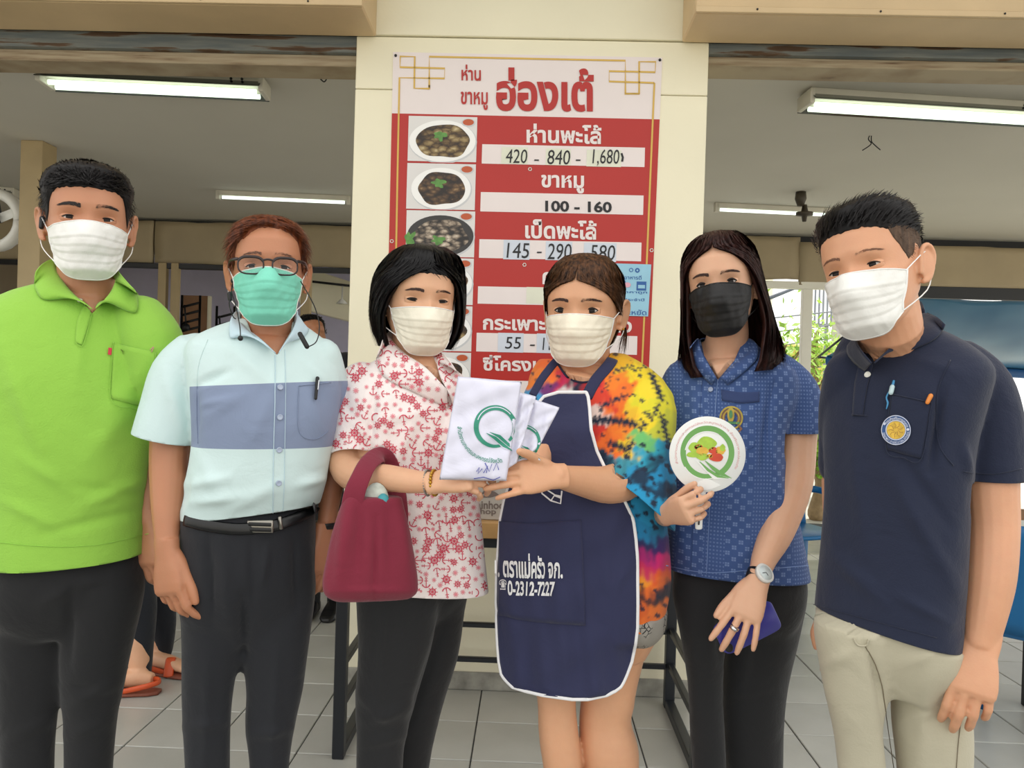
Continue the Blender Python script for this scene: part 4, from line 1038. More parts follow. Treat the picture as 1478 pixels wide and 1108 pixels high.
# ================================================================== 1. man in the lime polo shirt
Y1 = 1.58
p1 = root('person', (P(100, 900, Y1).x, Y1, 0), 'man in lime green polo shirt and white mask with black earpiece', 'person', None)
sk1 = skinm('skin_tan', (194, 138, 104))
h1 = Head((127.5, 315.5), 1.50, yaw_=2, pitch_=2, roll_=0, sc=1.0, wide=1.02)
torso1 = [(404, 92, 168, 1.60, .8), (425, 20, 212, 1.60, .5), (455, -25, 238, 1.59, .5), (500, -38, 244, 1.58, .52), (560, -32, 236, 1.57, .56), (640, -24, 226, 1.57, .6), (720, -18, 218, 1.57, .62), (800, -22, 219, 1.57, .62)]
arm1r = [(222, 478, 1.61, 34), (228, 540, 1.63, 30), (226, 640, 1.65, 25), (218, 700, 1.64, 21), (214, 750, 1.62, 15)]
arm1l = [(-12, 478, 1.61, 34), (-44, 560, 1.62, 30), (-58, 650, 1.62, 26), (-62, 740, 1.58, 20), (-62, 800, 1.55, 15)]
g_body = h1.geo()+[tube([h1.w((0, .018, -.03)), h1.w((0, .02, -.10)), P(128, 425, 1.60), P(118, 470, 1.60)], [.056, .057, .066, .09], 24)]
g_body += [inset(rows(torso1[:5], Y1), .012), tpx(arm1r), tpx(arm1l)]
hg, _ = hand(P(214, 752, 1.62), P(213, 790, 1.61), (-.4, -1, 0), side=1, curl=(25, 35, 25)); g_body += hg
hg, _ = hand(P(-62, 802, 1.55), P(-62, 850, 1.54), (-.6, -1, 0), side=-1, curl=(25, 35, 25)); g_body += hg
body1, body1o = finish_body(g_body, p1, sk1)
eyes(h1, sk1, p1, openh=(.0036, .0026), w=.0135, tilt=.0008, browm=mat('brow_black', (34, 26, 24), .7), brow=(.021, .0215, .004, .0075, 340))
lime = clothm('lime_polo', (148, 200, 76), .9, 330, .5, .05)
me = union([rows(torso1+[(830, -22, 219, 1.57, .62)], Y1), tpx([(205, 465, 1.60, 40), (222, 500, 1.60, 44), (232, 570, 1.63, 42), (228, 632, 1.65, 34)]), tpx([(10, 465, 1.6, 40), (-20, 500, 1.6, 46), (-46, 570, 1.62, 44), (-56, 640, 1.62, 41), (-58, 690, 1.62, 40)])], .005, 6)
wobble(me, .0016, 8, 5, 12, 3)
creases(me, [(222, 520, 150, 600, .006, 14), (205, 560, 130, 660, .005, 16), (5, 500, 60, 640, .006, 16), (20, 560, 90, 700, .004, 16), (212, 690, 120, 730, .005, 9), (205, 735, 60, 770, -.004, 8), (214, 715, 90, 700, -.003, 8), (120, 470, 110, 560, .003, 10), (0, 720, 90, 765, .004, 9), (215, 600, 195, 700, .004, 14), (30, 660, 110, 712, .004, 10)])
cuts(me, [((-56, 650, 1.62), (-58, 690, 1.62), .14)]); bisect_cut(me, P(100, 797, Y1), Vector((-.02, .12, -1)))
cut_poly(me, [(84, 380), (104, 420), (133, 452), (158, 428), (168, 380)], 1.52, 1.62)
t1 = bvh(me); tuck(body1o, t1, (-80, 260), (430, 640)); shirt = world_part('polo_shirt', tcut(me), lime, p1)
collar(p1, t1, lime, [[(80, 372, 1.58), (82, 392, 1.55), (104, 422, 1.52), (133, 446, 1.505)], [(168, 388, 1.58), (166, 406, 1.55), (158, 424, 1.53), (138, 445, 1.51)]], [[(52, 392), (50, 410), (64, 434), (112, 428)], [(190, 415), (197, 424), (196, 453), (152, 432)]], 1.52)
world_part('collar_stand', mesh(*tube([P(80, 380, 1.57), P(92, 376, 1.64), P(124, 374, 1.675), P(156, 382, 1.64), P(168, 394, 1.57)], [(.004, .016)]*5, 8, 5, ref=(0, 0, 1))), lime, p1)
overlay(p1, t1, [(133, 452), (124, 480), (118, 498)], [(122, 440), (112, 462), (109, 494)], 12, 4, .002, lime, 'placket')
seam(p1, t1, [(133, 452), (126, 478), (118, 500), (109, 494)], .0008, .003, lime, 'placket_seam')
button(p1, t1, 115, 434, .005, m_btn); overlay(p1, t1, [(163, 494), (225, 508)], [(160, 575), (222, 590)], 16, 12, .0025, lime, 'pocket')
seam(p1, t1, [(163, 494), (160, 575), (190, 588), (222, 588), (225, 508)], .0008, .004, lime, 'pocket_seam')
print2(p1, t1, ([(156, 502), (161, 503), (160, 513), (155, 512)], [(0, 1, 2, 3)]), .0045, mat('red_tag', (206, 40, 60), .5), 'red_tab')
print2(p1, t1, strip2([(175, 511), (177, 504), (181, 506), (181, 511)], 1.6), .006, mat('embroidery', (96, 120, 40), .7), 'embroidered_mark')
seam(p1, t1, [(217, 505), (222, 501), (219, 508)], .001, .005, mat('pocket_clip', (196, 150, 130), .4), 'pocket_clip')
seam(p1, t1, [(-20, 780), (60, 788), (140, 786), (214, 770)], .0007, .001, lime, 'hem_seam')
mask_part(h1, p1, m_maskw, m_loop, seed=1, top=-.006, bot=-.119, side_top=-.020)
def line1(t):
    a = abs(math.degrees(t)); return float(np.interp(a, [0, 20, 42, 55, 64, 74, 84, 92, 105, 120, 180], [.060, .058, .056, .046, .014, -.006, .008, .034, .020, -.03, -.055]))
short_hair(h1, p1, H_black, line1, lambda t, z: .011+.008*math.exp(-((z-.085)/.03)**2) if z > .035 else .010, lambda t, z: (math.sin(t)*.3, -1.0 if z > .05 else -.1, .5 if z > .05 else -1), 6500, .015, .6, .0016, 1, jit=.13)
ep = tag(world_part('earpiece', mesh(*join([tube([h1.w((-.078, .0, .004)), h1.w((-.080, -.004, -.014))], [.0055, .0045], 10), ball(h1.w((-.077, .002, .0)), .007, 10, 8)])), m_black, p1), 'black earpiece')
o = union([rows([(775, -14, 212), (830, -14, 214), (880, -12, 207)], Y1, .6)], .01, 1)
tr1 = [rows([(770, -16, 213), (830, -16, 215), (880, -14, 207, 0, .5), (915, 20, 180, 0, .4)], Y1, .6),
       rows([(790, 0, 100, 0, 1.0), (840, -12, 104), (880, -14, 102), (940, -12, 96), (1005, -8, 88), (1060, -4, 82), (1108, -2, 80), (1200, 4, 78), (1320, 8, 74), (1452, 8, 74)], 1.58, .95),
       rows([(790, 100, 205, 0, .9), (840, 94, 211), (880, 92, 206), (940, 86, 192), (1005, 88, 178), (1035, 91, 171), (1108, 92, 164), (1200, 94, 160), (1320, 96, 158), (1452, 98, 158)], 1.60, .95)]
trousers(tr1, p1, m_blackc, [(103, 850, 98, 960, -.006, 7), (60, 870, 100, 850, .004, 9), (106, 842, 160, 835, .004, 8), (100, 990, 140, 1000, -.004, 8), (20, 1060, 75, 1040, .004, 9), (100, 1060, 160, 1040, .004, 9), (110, 1010, 172, 985, .005, 8)], seed=1)
shoes(p1, [(P(40, 1450, 1.58).x, 1.56, -.02), (P(128, 1450, 1.6).x, 1.58, .02)], m_shoe)
# ================================================================== 2. man in the pale blue shirt, teal mask
Y2 = 1.54
p2 = root('person', (P(375, 900, Y2).x, Y2, 0), 'man in pale blue short sleeved shirt with grey chest band, glasses and teal mask', 'person', None)
sk2 = skinm('skin_brown', (184, 128, 94))
h2 = Head((387, 385), 1.47, yaw_=1, pitch_=-3, roll_=0, sc=.93, wide=1.0)
torso2 = [(462, 345, 432, 1.56, .7), (480, 300, 462, 1.56, .5), (502, 272, 486, 1.55, .5), (545, 272, 495, 1.54, .55), (600, 278, 490, 1.53, .62), (650, 278, 480, 1.53, .66), (700, 268, 472, 1.53, .68), (735, 262, 462, 1.54, .66), (762, 263, 457, 1.54, .64)]
arm2l = [(276, 532, 1.55, 24), (250, 590, 1.53, 27), (244, 650, 1.52, 27), (243, 700, 1.50, 25.5), (241, 745, 1.48, 20.5), (241, 790, 1.46, 16, .8)]
arm2r = [(470, 520, 1.60, 24), (480, 600, 1.63, 22), (480, 680, 1.64, 19), (470, 765, 1.60, 12)]
g_body = h2.geo()+[tube([h2.w((0, .018, -.03)), h2.w((0, .02, -.10)), P(387, 480, 1.56), P(384, 520, 1.56)], [.050, .052, .060, .085], 24), inset(rows(torso2[:5], Y2), .011), tpx(arm2l), tpx(arm2r)]
hg, tp2 = hand(P(241, 792, 1.46), P(243, 840, 1.45), (-.40, -.90, 0), side=1, curls=[(18, 28, 15), (24, 36, 22), (28, 40, 26), (30, 42, 28)], sc=.93, thumb=(24, 10, 8)); g_body += hg
hg, _ = hand(P(470, 768, 1.60), P(466, 800, 1.59), (.7, -.7, 0), side=1, curl=(25, 35, 25), sc=.9); g_body += hg
body2, body2o = finish_body(g_body, p2, sk2)
eyes(h2, sk2, p2, openh=(.0034, .0026), w=.013, tilt=-.001, browm=mat('brow_brown', (96, 66, 52), .7), brow=(.019, .024, .002, .006, 110))
def shirt2m():
    t = NT('pale_blue_shirt'); L = wloc(p2)
    sx = t.n('ShaderNodeSeparateXYZ'); t.l(t.coord(), sx.inputs[0]); X, Z = sx.outputs[0], sx.outputs[2]
    def zline(xa, ya, xb, yb):  # z of an image line as function of x, at the chest plane
        A, B = P(xa, ya, 1.44)-L, P(xb, yb, 1.44)-L; k = (B.z-A.z)/(B.x-A.x); return k, A.z-k*A.x
    k1, c1 = zline(290, 557, 480, 549); k2, c2_ = zline(280, 646, 475, 651)
    lo = t.math('LESS_THAN', Z, t.math('MULTIPLY_ADD', X, k1, c1)); hi = t.math('GREATER_THAN', Z, t.math('MULTIPLY_ADD', X, k2, c2_))
    xl_ = (P(283, 600, 1.49)-L).x; f = t.math('MULTIPLY', t.math('MULTIPLY', lo, hi), t.math('GREATER_THAN', X, xl_))
    t.l(t.mix(f, srgb(204, 226, 226), srgb(128, 142, 170)), t.b.inputs['Base Color']); setin(t.b, Roughness=.75, Sheen_Weight=.1)
    t.bump(t.noise(380, 2), .15, .0012); t.bump(t.noise(16, 4, dist=.8), .3, .012); return t.m
m_sh2 = shirt2m()
me = union([rows(torso2, Y2, delta=5), ball(P(284, 516, 1.55), .050, 20, 14), ball(P(268, 528, 1.545), .050, 20, 14), tpx([(290, 506, 1.55, 36), (262, 540, 1.54, 42), (248, 590, 1.53, 44), (236, 630, 1.52, 44), (230, 655, 1.52, 45)], rounded=False), tpx([(465, 515, 1.58, 28), (473, 560, 1.61, 30), (478, 620, 1.62, 29), (479, 670, 1.63, 28)])], .005, 5)
wobble(me, .0018, 9, 5, 12, 5)
creases(me, [(284, 555, 330, 535, -.006, 6), (284, 560, 283, 640, -.005, 5), (300, 600, 350, 570, .004, 9), (330, 500, 400, 560, .004, 10), (440, 520, 480, 560, .004, 10), (410, 540, 360, 640, .003, 12), (240, 540, 262, 620, .005, 10), (270, 700, 330, 690, .005, 8), (280, 725, 350, 715, .005, 7), (430, 700, 468, 690, .006, 7), (330, 735, 400, 700, .004, 10), (440, 560, 470, 640, .004, 12), (290, 585, 330, 575, .004, 5), (290, 660, 320, 720, .003, 10), (275, 690, 262, 730, -.004, 5)])
cuts(me, [((233, 632, 1.52), (226, 662, 1.52), .082), ((479, 645, 1.63), (479, 670, 1.63), .06)]); bisect_cut(me, P(360, 749, 1.42), Vector((.12, .0, -1)))
cut_poly(me, [(348, 440), (362, 478), (400, 512), (420, 478), (426, 440)], 1.47, 1.56)
t2 = bvh(me); tuck(body2o, t2, (190, 500), (486, 632)); world_part('shirt', tcut(me, .002), m_sh2, p2)
m_c2 = clothm('pale_blue_collar', (196, 220, 232), .75, 380, .15, .03)
collar(p2, t2, m_c2, [[(345, 446, 1.55), (345, 460, 1.52), (362, 480, 1.48), (398, 510, 1.455)], [(428, 452, 1.55), (426, 466, 1.52), (418, 484, 1.49), (402, 510, 1.457)]], [[(333, 468), (332, 486), (338, 490), (366, 480)], [(440, 474), (444, 478), (437, 488), (420, 494)]], 1.48, .002)
world_part('collar_stand', mesh(*tube([P(345, 452, 1.54), P(354, 448, 1.60), P(386, 446, 1.63), P(418, 450, 1.60), P(428, 458, 1.54)], [(.003, .016)]*5, 8, 5, ref=(0, 0, 1))), m_c2, p2)
seam(p2, t2, [(397, 512), (397, 560), (395, 640), (394, 700), (394, 742)], .0008, .0012, m_c2, 'placket_seam'); seam(p2, t2, [(411, 505), (412, 560), (411, 640), (410, 700), (408, 738)], .0006, .0012, m_c2, 'placket_seam')
m_gb = mat('grey_blue_button', (170, 182, 204), .3)
for x, y in ((404, 559), (404, 602), (403, 649), (402, 697)): button(p2, t2, x, y, .0055, m_gb)
seam(p2, t2, [(431, 557), (431, 620), (452, 634), (474, 622)], .0007, .001, m_sh2, 'pocket_seam'); seam(p2, t2, [(431, 557), (478, 552)], .0007, .001, m_sh2, 'pocket_seam')
seam(p2, t2, [(300, 490), (286, 530), (284, 590), (286, 640)], .0008, .0005, m_sh2, 'armhole_seam')
m_teal = clothm('teal_mask', (126, 214, 190), .8, 300, .15, .02, .05)
mask_part(h2, p2, m_teal, m_loop, seed=2, top=-.004, bot=-.120, side_top=-.018, nose=.014, edge=m_maskw)
m_copper = hairm('copper_hair', (52, 24, 14), (128, 66, 34), .4)
def line2(t):
    d = math.degrees(t); a = abs(d); z = float(np.interp(a, [0, 20, 42, 55, 64, 74, 84, 92, 105, 120, 180], [.084, .082, .072, .054, .014, -.002, .010, .034, .02, -.03, -.055])); return z-.016*math.exp(-((d+38)/16)**2)
short_hair(h2, p2, m_copper, line2, lambda t, z: (.011+.005*math.exp(-((z-.085)/.03)**2)) if z > .035 else .007, lambda t, z: (-.9 if t < .25 else .8, -.25, -.1) if z > .055 else (0, .5, -.8), 5200, .024, .25, .0017, 2, jit=.12)
# glasses
gl = root('eyeglasses', h2.o, 'black rimmed eyeglasses worn above the teal mask', 'glasses'); m_rim = mat('dark_rim', (38, 26, 26), .3)
def gpt(x, z, dy=0): return h2.w((x, -.1045+.05*x*x*9+dy, z))
mg = NT('lens_glass'); setin(mg.b, Roughness=.03, Base_Color=(1, 1, 1, 1)); mg.b.inputs['Transmission Weight'].default_value = 1; mg.b.inputs['IOR'].default_value = 1.25
for s in (-1, 1):
    pts = []
    for i in range(28):
        a = 2*math.pi*i/28; cx_, sx_ = math.cos(a), math.sin(a); pts.append((s*.033+.0245*math.copysign(abs(cx_)**.7, cx_), -.002+.0165*math.copysign(abs(sx_)**.75, sx_)-(.002 if sx_ < 0 else 0)))
    L = [gpt(*q) for q in pts]; world_part('rim', mesh(*tube(L+L[:2], [(.0016 if q[1] < .004 else .0028, .0016) for q in pts+pts[:2]], 8, 1, rounded=False)), m_rim, gl)
    V = [gpt(*q) for q in pts]+[gpt(q[0], q[1], .0012) for q in pts]; n = 28
    world_part('lens', mesh(V, [tuple(range(n)), tuple(range(2*n-1, n-1, -1))]+[(i, (i+1) % n, (i+1) % n+n, i+n) for i in range(n)]), mg.m, gl, False)
    world_part('temple', mesh(*tube([gpt(s*.058, .009), h2.w((s*.073, -.08, .010)), h2.w((s*.080, -.02, .010)), h2.w((s*.081, .018, .014))], [(.0016, .003)]*4, 8, 4, ref=(0, 0, 1))), m_rim, gl)
world_part('bridge', mesh(*tube([gpt(-.010, .008), gpt(0, .010, -.001), gpt(.010, .008)], [.002]*3, 8, 4)), m_rim, gl)
# earphone cord
ec = root('earphones', P(345, 440, 1.45), 'thin black earphone cord hanging from the ears over pale blue collar', 'earphones')
def cord(pts, r=.0011): return mesh(*tube([P(x, y, q) for x, y, q in pts], [r]*len(pts), 6, 6))
world_part('cord', cord([(337, 406, 1.50), (333, 425, 1.46), (331, 440, 1.45), (336, 456, 1.45), (340, 460, 1.45)]), m_black, ec)
world_part('cord', cord([(337, 406, 1.50), (334, 420, 1.47), (340, 440, 1.44), (346, 470, 1.42), (347, 486, 1.41)]), m_black, ec)
world_part('cord', cord([(434, 406, 1.50), (445, 425, 1.46), (455, 445, 1.46), (461, 470, 1.46), (457, 492, 1.44), (446, 500, 1.43)]), m_black, ec)
world_part('earbud', mesh(*ball(P(337, 405, 1.495), .0055, 10, 8)), m_black, ec); world_part('earbud', mesh(*ball(P(347, 488, 1.41), .005, 10, 8)), m_black, ec)
world_part('clip', mesh(*tube([P(433, 482, 1.42), P(443, 500, 1.42)], [.0045, .0045], 10)), m_black, ec); world_part('clip', mesh(*tube([P(331, 424, 1.455), P(332, 432, 1.455)], [.004, .004], 10)), m_black, ec)
pn = root('pen', P(455, 562, 1.40), 'black pen clipped in the chest band pocket of pale blue shirt', 'pen')
q0, q1 = cast(457, 546, t2, .006, 1.45)[0], cast(453, 576, t2, .006, 1.45)[0]; world_part('barrel', mesh(*tube([q0, q1], [.0038, .003], 10)), m_black, pn); world_part('clip', mesh(*tube([q0+Vector((.004, -.004, -.004)), q0*.45+q1*.55+Vector((.004, -.004, 0))], [.0012, .0012], 6)), mat('chrome', (210, 214, 218), .15, metal=1), pn)
# trousers and belt
tr2 = [rows([(728, 263, 457, 1.54, .62), (760, 262, 458, 1.54, .66), (830, 260, 458, 1.54, .64), (885, 262, 452, 1.54, .5), (925, 285, 430, 1.54, .4)], Y2, .66, 4),
       rows([(780, 270, 356, 1.53, .9), (840, 261, 364), (890, 261, 362), (940, 262, 352), (975, 262, 342), (1028, 263, 334), (1108, 267, 333), (1200, 270, 332), (1340, 274, 330), (1478, 274, 330)], 1.53, .95),
       rows([(780, 365, 455, 1.56, .9), (840, 356, 457), (890, 350, 452), (940, 350, 446), (996, 356, 438), (1045, 354, 427), (1108, 360, 418), (1200, 362, 414), (1340, 364, 412), (1478, 364, 412)], 1.57, .95)]
trm, _ = trousers(tr2, p2, m_navyc, [(300, 775, 306, 900, -.006, 5), (322, 780, 330, 900, .004, 8), (385, 790, 380, 840, .005, 5), (362, 780, 366, 900, -.004, 5), (425, 775, 428, 880, -.005, 5), (445, 780, 448, 880, .003, 6), (350, 860, 352, 940, -.01, 7), (270, 1050, 330, 1040, .004, 8), (300, 950, 296, 1108, .004, 8), (400, 940, 392, 1108, .005, 8), (365, 1060, 420, 1050, .005, 8)], seed=2)
tt2 = bvh(trm)
m_belt = mat('black_belt', (16, 17, 19), .35, .1, 20, .1, 80); m_metal = mat('brushed_buckle', (150, 146, 138), .3, .05, metal=.9)
seamL = [cast(x, y, tt2, .003, 1.45)[0] for x, y in catmull([(268, 750), (300, 758), (340, 763), (375, 761), (400, 757), (425, 748), (442, 740), (454, 733)], 8)]
belt = world_part('belt', mesh(*tube(seamL, [(.011, .0025)]*len(seamL), 10, 1, ref=(0, -1, .1), rounded=False)), m_belt, p2)
q, n = cast(375, 759, tt2, .009, 1.42); L = wloc(p2)
me = bevmesh(boxg(q-L, (.050, .006, .024), Matrix.Rotation(-.03, 3, 'Y')), .002, 2); link('buckle', me, m_metal, belt); link('buckle_inlay', bevmesh(boxg(q-L+Vector((0, -.0035, .0045)), (.044, .003, .007)), .001, 1), m_black, belt); link('buckle_inlay', bevmesh(boxg(q-L+Vector((0, -.0035, -.0055)), (.044, .003, .007)), .001, 1), m_black, belt)
q, n = cast(403, 754, tt2, .008, 1.42); link('keeper', bevmesh(boxg(q-L, (.007, .006, .026), Matrix.Rotation(-.15, 3, 'Y')), .0015, 1), m_metal, belt)
shoes(p2, [(P(302, 1470, 1.53).x, 1.5, -.02), (P(388, 1470, 1.57).x, 1.54, .03)], m_shoe)
c = P(469, 757, 1.605); wb = world_part('wristband', mesh(*tube([c+Vector((0, 0, .006)), c-Vector((0, 0, .006))], [(.026, .022)]*2, 20, 2, rounded=False)), m_black, p2)
# ================================================================== 3. woman in the red and white print blouse
Y3 = 1.68
p3 = root('person', (P(600, 900, Y3).x, Y3, 0), 'woman with short black hair in white blouse printed with red anchors and wheels', 'person', None)
sk3 = skinm('skin_light', (226, 178, 142))
h3 = Head((618, 434), 1.62, yaw_=17, pitch_=3, roll_=2, sc=.95, wide=1.06)
torso3 = [(512, 560, 640, 1.70, .8), (530, 530, 655, 1.69, .6), (560, 500, 672, 1.68, .6), (600, 496, 680, 1.67, .66), (660, 498, 684, 1.67, .7), (710, 502, 690, 1.67, .72), (770, 508, 697, 1.67, .72), (850, 508, 704, 1.67, .72), (880, 508, 706, 1.67, .72)]
arm3 = [(508, 565, 1.66, 28), (502, 625, 1.62, 26), (500, 672, 1.58, 25), (520, 688, 1.54, 23), (560, 690, 1.49, 20), (600, 695, 1.45, 17), (630, 696, 1.42, 14.5, .8)]
arm3b = [(660, 570, 1.70, 24), (668, 640, 1.66, 22), (676, 690, 1.60, 19), (684, 660, 1.52, 15), (690, 640, 1.49, 12)]
g_body = h3.geo()+[tube([h3.w((0, .018, -.03)), h3.w((0, .022, -.10)), P(602, 532, 1.70), P(600, 560, 1.68)], [.050, .050, .058, .085], 24), inset(rows(torso3[:5], Y3, delta=20), .011), tpx(arm3), tpx(arm3b)]
hg, tp3 = hand(P(630, 696, 1.42), P(662, 690, 1.405), (-.12, -.75, .55), side=1, curls=[(40, 45, 20), (44, 50, 25), (48, 50, 30), (50, 50, 30)], sc=.80, thumb=(20, -22, 10), wr=.022); g_body += hg
hg, _ = hand(P(690, 638, 1.49), P(693, 604, 1.46), (0, .9, .4), side=1, curls=[(10, 14, 8), (10, 16, 8), (20, 24, 12), (24, 26, 12)], sc=.74, thumb=(30, 5, 10), wr=.02); g_body += hg
body3, body3o = finish_body(g_body, p3, sk3)
m_bbrn = mat('brow_dark_brown', (62, 42, 36), .7)
eyes(h3, sk3, p3, openh=(.0026, .0018), w=.013, tilt=.0010, lash=.0011, browm=m_bbrn, brow=(.019, .0195, .0035, .006, 320))
m_bl = clothm('white_blouse', (242, 232, 230), .85, 330, .15, .02)
me = union([rows(torso3, Y3, delta=20), tpx([(522, 555, 1.67, 34), (512, 590, 1.64, 37), (509, 630, 1.61, 36), (508, 662, 1.59, 34.5), (507, 690, 1.57, 34)]), tpx([(648, 560, 1.70, 28), (660, 600, 1.66, 30), (664, 640, 1.62, 28)])], .005, 5)
wobble(me, .002, 9, 6, 13, 9)
creases(me, [(560, 560, 545, 700, .004, 12), (600, 600, 560, 690, .004, 10), (540, 560, 530, 660, -.008, 6), (620, 540, 640, 620, .003, 8), (600, 720, 620, 840, .006, 14), (660, 720, 676, 840, .005, 12), (640, 730, 648, 845, -.005, 9), (500, 600, 540, 640, .003, 8), (545, 610, 620, 590, .003, 8)])
cuts(me, [((508, 660, 1.59), (507, 690, 1.57), .085)]); bisect_cut(me, P(640, 846, Y3), Vector((-.12, -.02, -1)))
cut_poly(me, [(570, 490), (588, 514), (613, 531), (647, 564), (638, 548), (626, 514), (622, 490)], 1.60, 1.70)
t3 = bvh(me); tuck(body3o, t3, (470, 700), (528, 655)); world_part('blouse', tcut(me, .002), m_bl, p3)
co = collar(p3, t3, m_bl, [[(558, 480, 1.70), (566, 492, 1.67), (587, 512, 1.63), (614, 530, 1.61), (645, 562, 1.59)], [(634, 508, 1.69), (630, 520, 1.65), (636, 545, 1.62), (648, 566, 1.59)]], [[(550, 500), (544, 520), (556, 546), (600, 568), (646, 590)], [(648, 520), (658, 534), (664, 552), (656, 588)]], 1.62, .002, off=.003)
world_part('collar_stand', mesh(*tube([P(558, 492, 1.70), P(572, 478, 1.75), P(604, 474, 1.78), P(630, 484, 1.75), P(636, 512, 1.70)], [(.003, .014)]*5, 8, 5, ref=(0, 0, 1))), m_bl, p3)
# printed anchors and ship's wheels
m_pr = mat('red_motif_print', (206, 70, 92), .8); m_pr2 = mat('pink_motif_print', (228, 140, 150), .8); rr = random.Random(11)
def rot2(g, cx, cy, a, s): c, n = math.cos(a)*s, math.sin(a)*s; return [(cx+x*c-y*n, cy+x*n+y*c) for x, y in g[0]], g[1]
def j2(L):
    V, Fc = [], []
    for v, f in L: o = len(V); V += list(v); Fc += [tuple(i+o for i in x) for x in f]
    return V, Fc
wheel = j2([annulus(0, 0, .48, .66, n=16), disc(0, 0, .22, 8)]+[strip2([(math.cos(a)*.25, math.sin(a)*.25), (math.cos(a)*1.0, math.sin(a)*1.0)], .13) for a in np.arange(8)*math.pi/4])
anchor = j2([strip2([(0, -.75), (0, .85)], .14), strip2([(-.35, -.42), (.35, -.42)], .13), annulus(0, -.9, .1, .22, n=10), annulus(0, .15, .62, .80, 20, 160, n=10), strip2([(-.75, .25), (-.6, .62)], .2), strip2([(.75, .25), (.6, .62)], .2)])
dotm = j2([disc(0, 0, .42, 9)]+[disc(math.cos(a)*.58, math.sin(a)*.58, .13, 5) for a in np.arange(8)*math.pi/4])
tall3 = bvh([me]+[o_.data for o_ in []])
def in_poly(x, y, poly):
    c = False; j = len(poly)-1
    for i in range(len(poly)):
        xi, yi = poly[i]; xj, yj = poly[j]
        if (yi > y) != (yj > y) and x < (xj-xi)*(y-yi)/(yj-yi)+xi: c = not c
        j = i
    return c
redL, pinkL, pts = [], [], []
cand = [(rr.uniform(470, 706), rr.uniform(488, 858)) for _ in range(9000)]
coll = bvh([m_.data.copy() for m_ in co]); 
Lc = wloc(p3); collw = []
for m_ in co: q_ = m_.data.copy(); q_.transform(Matrix.Translation(Lc)); collw.append(q_)
tall3 = bvh([me]+collw)
for x, y in cand:
    if any((x-a)**2+(y-b)**2 < 10.6**2 for a, b in pts): continue
    h = tall3.ray_cast(CAM, ray(x, y))
    if h[0] is None or abs(h[1].dot(ray(x, y))) < .22: continue
    pts.append((x, y)); k = rr.random()
    if k < .30: redL.append(rot2(wheel, x, y, rr.uniform(0, 1), rr.uniform(6.0, 8.5)))
    elif k < .62: redL.append(rot2(anchor, x, y, rr.choice((0, 1.57, -1.57, .5, 3.0, 2.2)), rr.uniform(6.0, 8.0)))
    else: pinkL.append(rot2(dotm, x, y, rr.uniform(0, 1), rr.uniform(4.5, 6.5)))
def print_clean(par, tree, g, off, m, name):
    V, Fc = [], []; vis = []
    for x, y in g[0]:
        h = tree.ray_cast(CAM, ray(x, y)); vis.append(h[0] is not None); V.append(h[0]-ray(x, y)*off if h[0] else P(x, y, 1.6))
    Fc = [f for f in g[1] if all(vis[i] for i in f) and max((V[f[i]]-V[f[i-1]]).length for i in range(len(f))) < .025]
    return tag(world_part(name, mesh(V, Fc), m, par, False), kind='stuff')
print_clean(p3, tall3, j2(redL), .0016, m_pr, 'red_print'); print_clean(p3, tall3, j2(pinkL), .0016, m_pr2, 'pink_print')
mask_part(h3, p3, clothm('cream_mask', (238, 232, 214), .8, 300, .1, .01, .05), m_loop, seed=3, top=-.014, bot=-.122, side_top=-.020, side_bot=-.080, nose=.010)
T3 = [(.134, .012, .012, .012, .01), (.128, .048, .035, .05, .01), (.112, .072, .066, .078, .01), (.085, .088, .090, .094, .01), (.05, .097, .104, .104, .008), (.0, .100, .096, .108, .008), (-.04, .100, .088, .106, .008), (-.075, .092, .080, .098, .01), (-.105, .078, .068, .084, .014)]
long_hair(h3, p3, hairm('glossy_black_hair', (5, 5, 6), (22, 20, 22), .32), T3, [(.134, 0), (.072, 2), (.058, 20), (.035, 40), (.005, 52), (-.03, 60), (-.105, 66)], [(.134, 0), (.080, 4), (.068, 20), (.045, 40), (.015, 52), (-.03, 60), (-.105, 62)], 2200, 3, .0028, curl=.02, part=.012)
short_hair(h3, p3, MATS.setdefault('gbh', bpy.data.materials['glossy_black_hair']), lambda t: float(np.interp(abs(math.degrees(t)), [0, 25, 50, 70, 90, 180], [.060, .058, .040, .0, .0, -.06])), lambda t, z: .010, lambda t, z: (.6 if t > -.2 else -.6, 0, -.6), 900, .03, .2, .002, 33, jit=.1, name='hair_roots')
tr3 = [rows([(820, 512, 684, 1.68, .7), (865, 516, 674, 1.68, .5), (900, 545, 640, 1.68, .35)], Y3, .66, 15),
       rows([(800, 520, 640, 1.65, .9), (830, 514, 640, 1.65, 1.0), (880, 515, 632), (940, 517, 622), (1017, 513, 600), (1060, 514, 588), (1108, 514, 582), (1220, 520, 580), (1410, 522, 578)], 1.64, .85),
       rows([(800, 570, 680, 1.70, .9), (830, 560, 682, 1.70, 1.0), (880, 562, 671), (950, 570, 661), (1030, 560, 636), (1108, 556, 620), (1220, 560, 612), (1400, 560, 610)], 1.75, .85)]
_, tro = trousers(tr3, p3, m_blackc, [(560, 880, 545, 1020, .004, 8), (530, 1040, 590, 1020, .006, 9), (525, 1075, 585, 1060, .004, 7), (640, 900, 590, 1040, -.004, 6), (520, 1000, 560, 1040, .004, 8)], seed=3)
shoes(p3, [(P(552, 1390, 1.64).x, 1.62, .02), (P(590, 1380, 1.75).x, 1.74, .04)], m_shoe); tuck(tro, t3, (490, 710), (780, 850), .006)
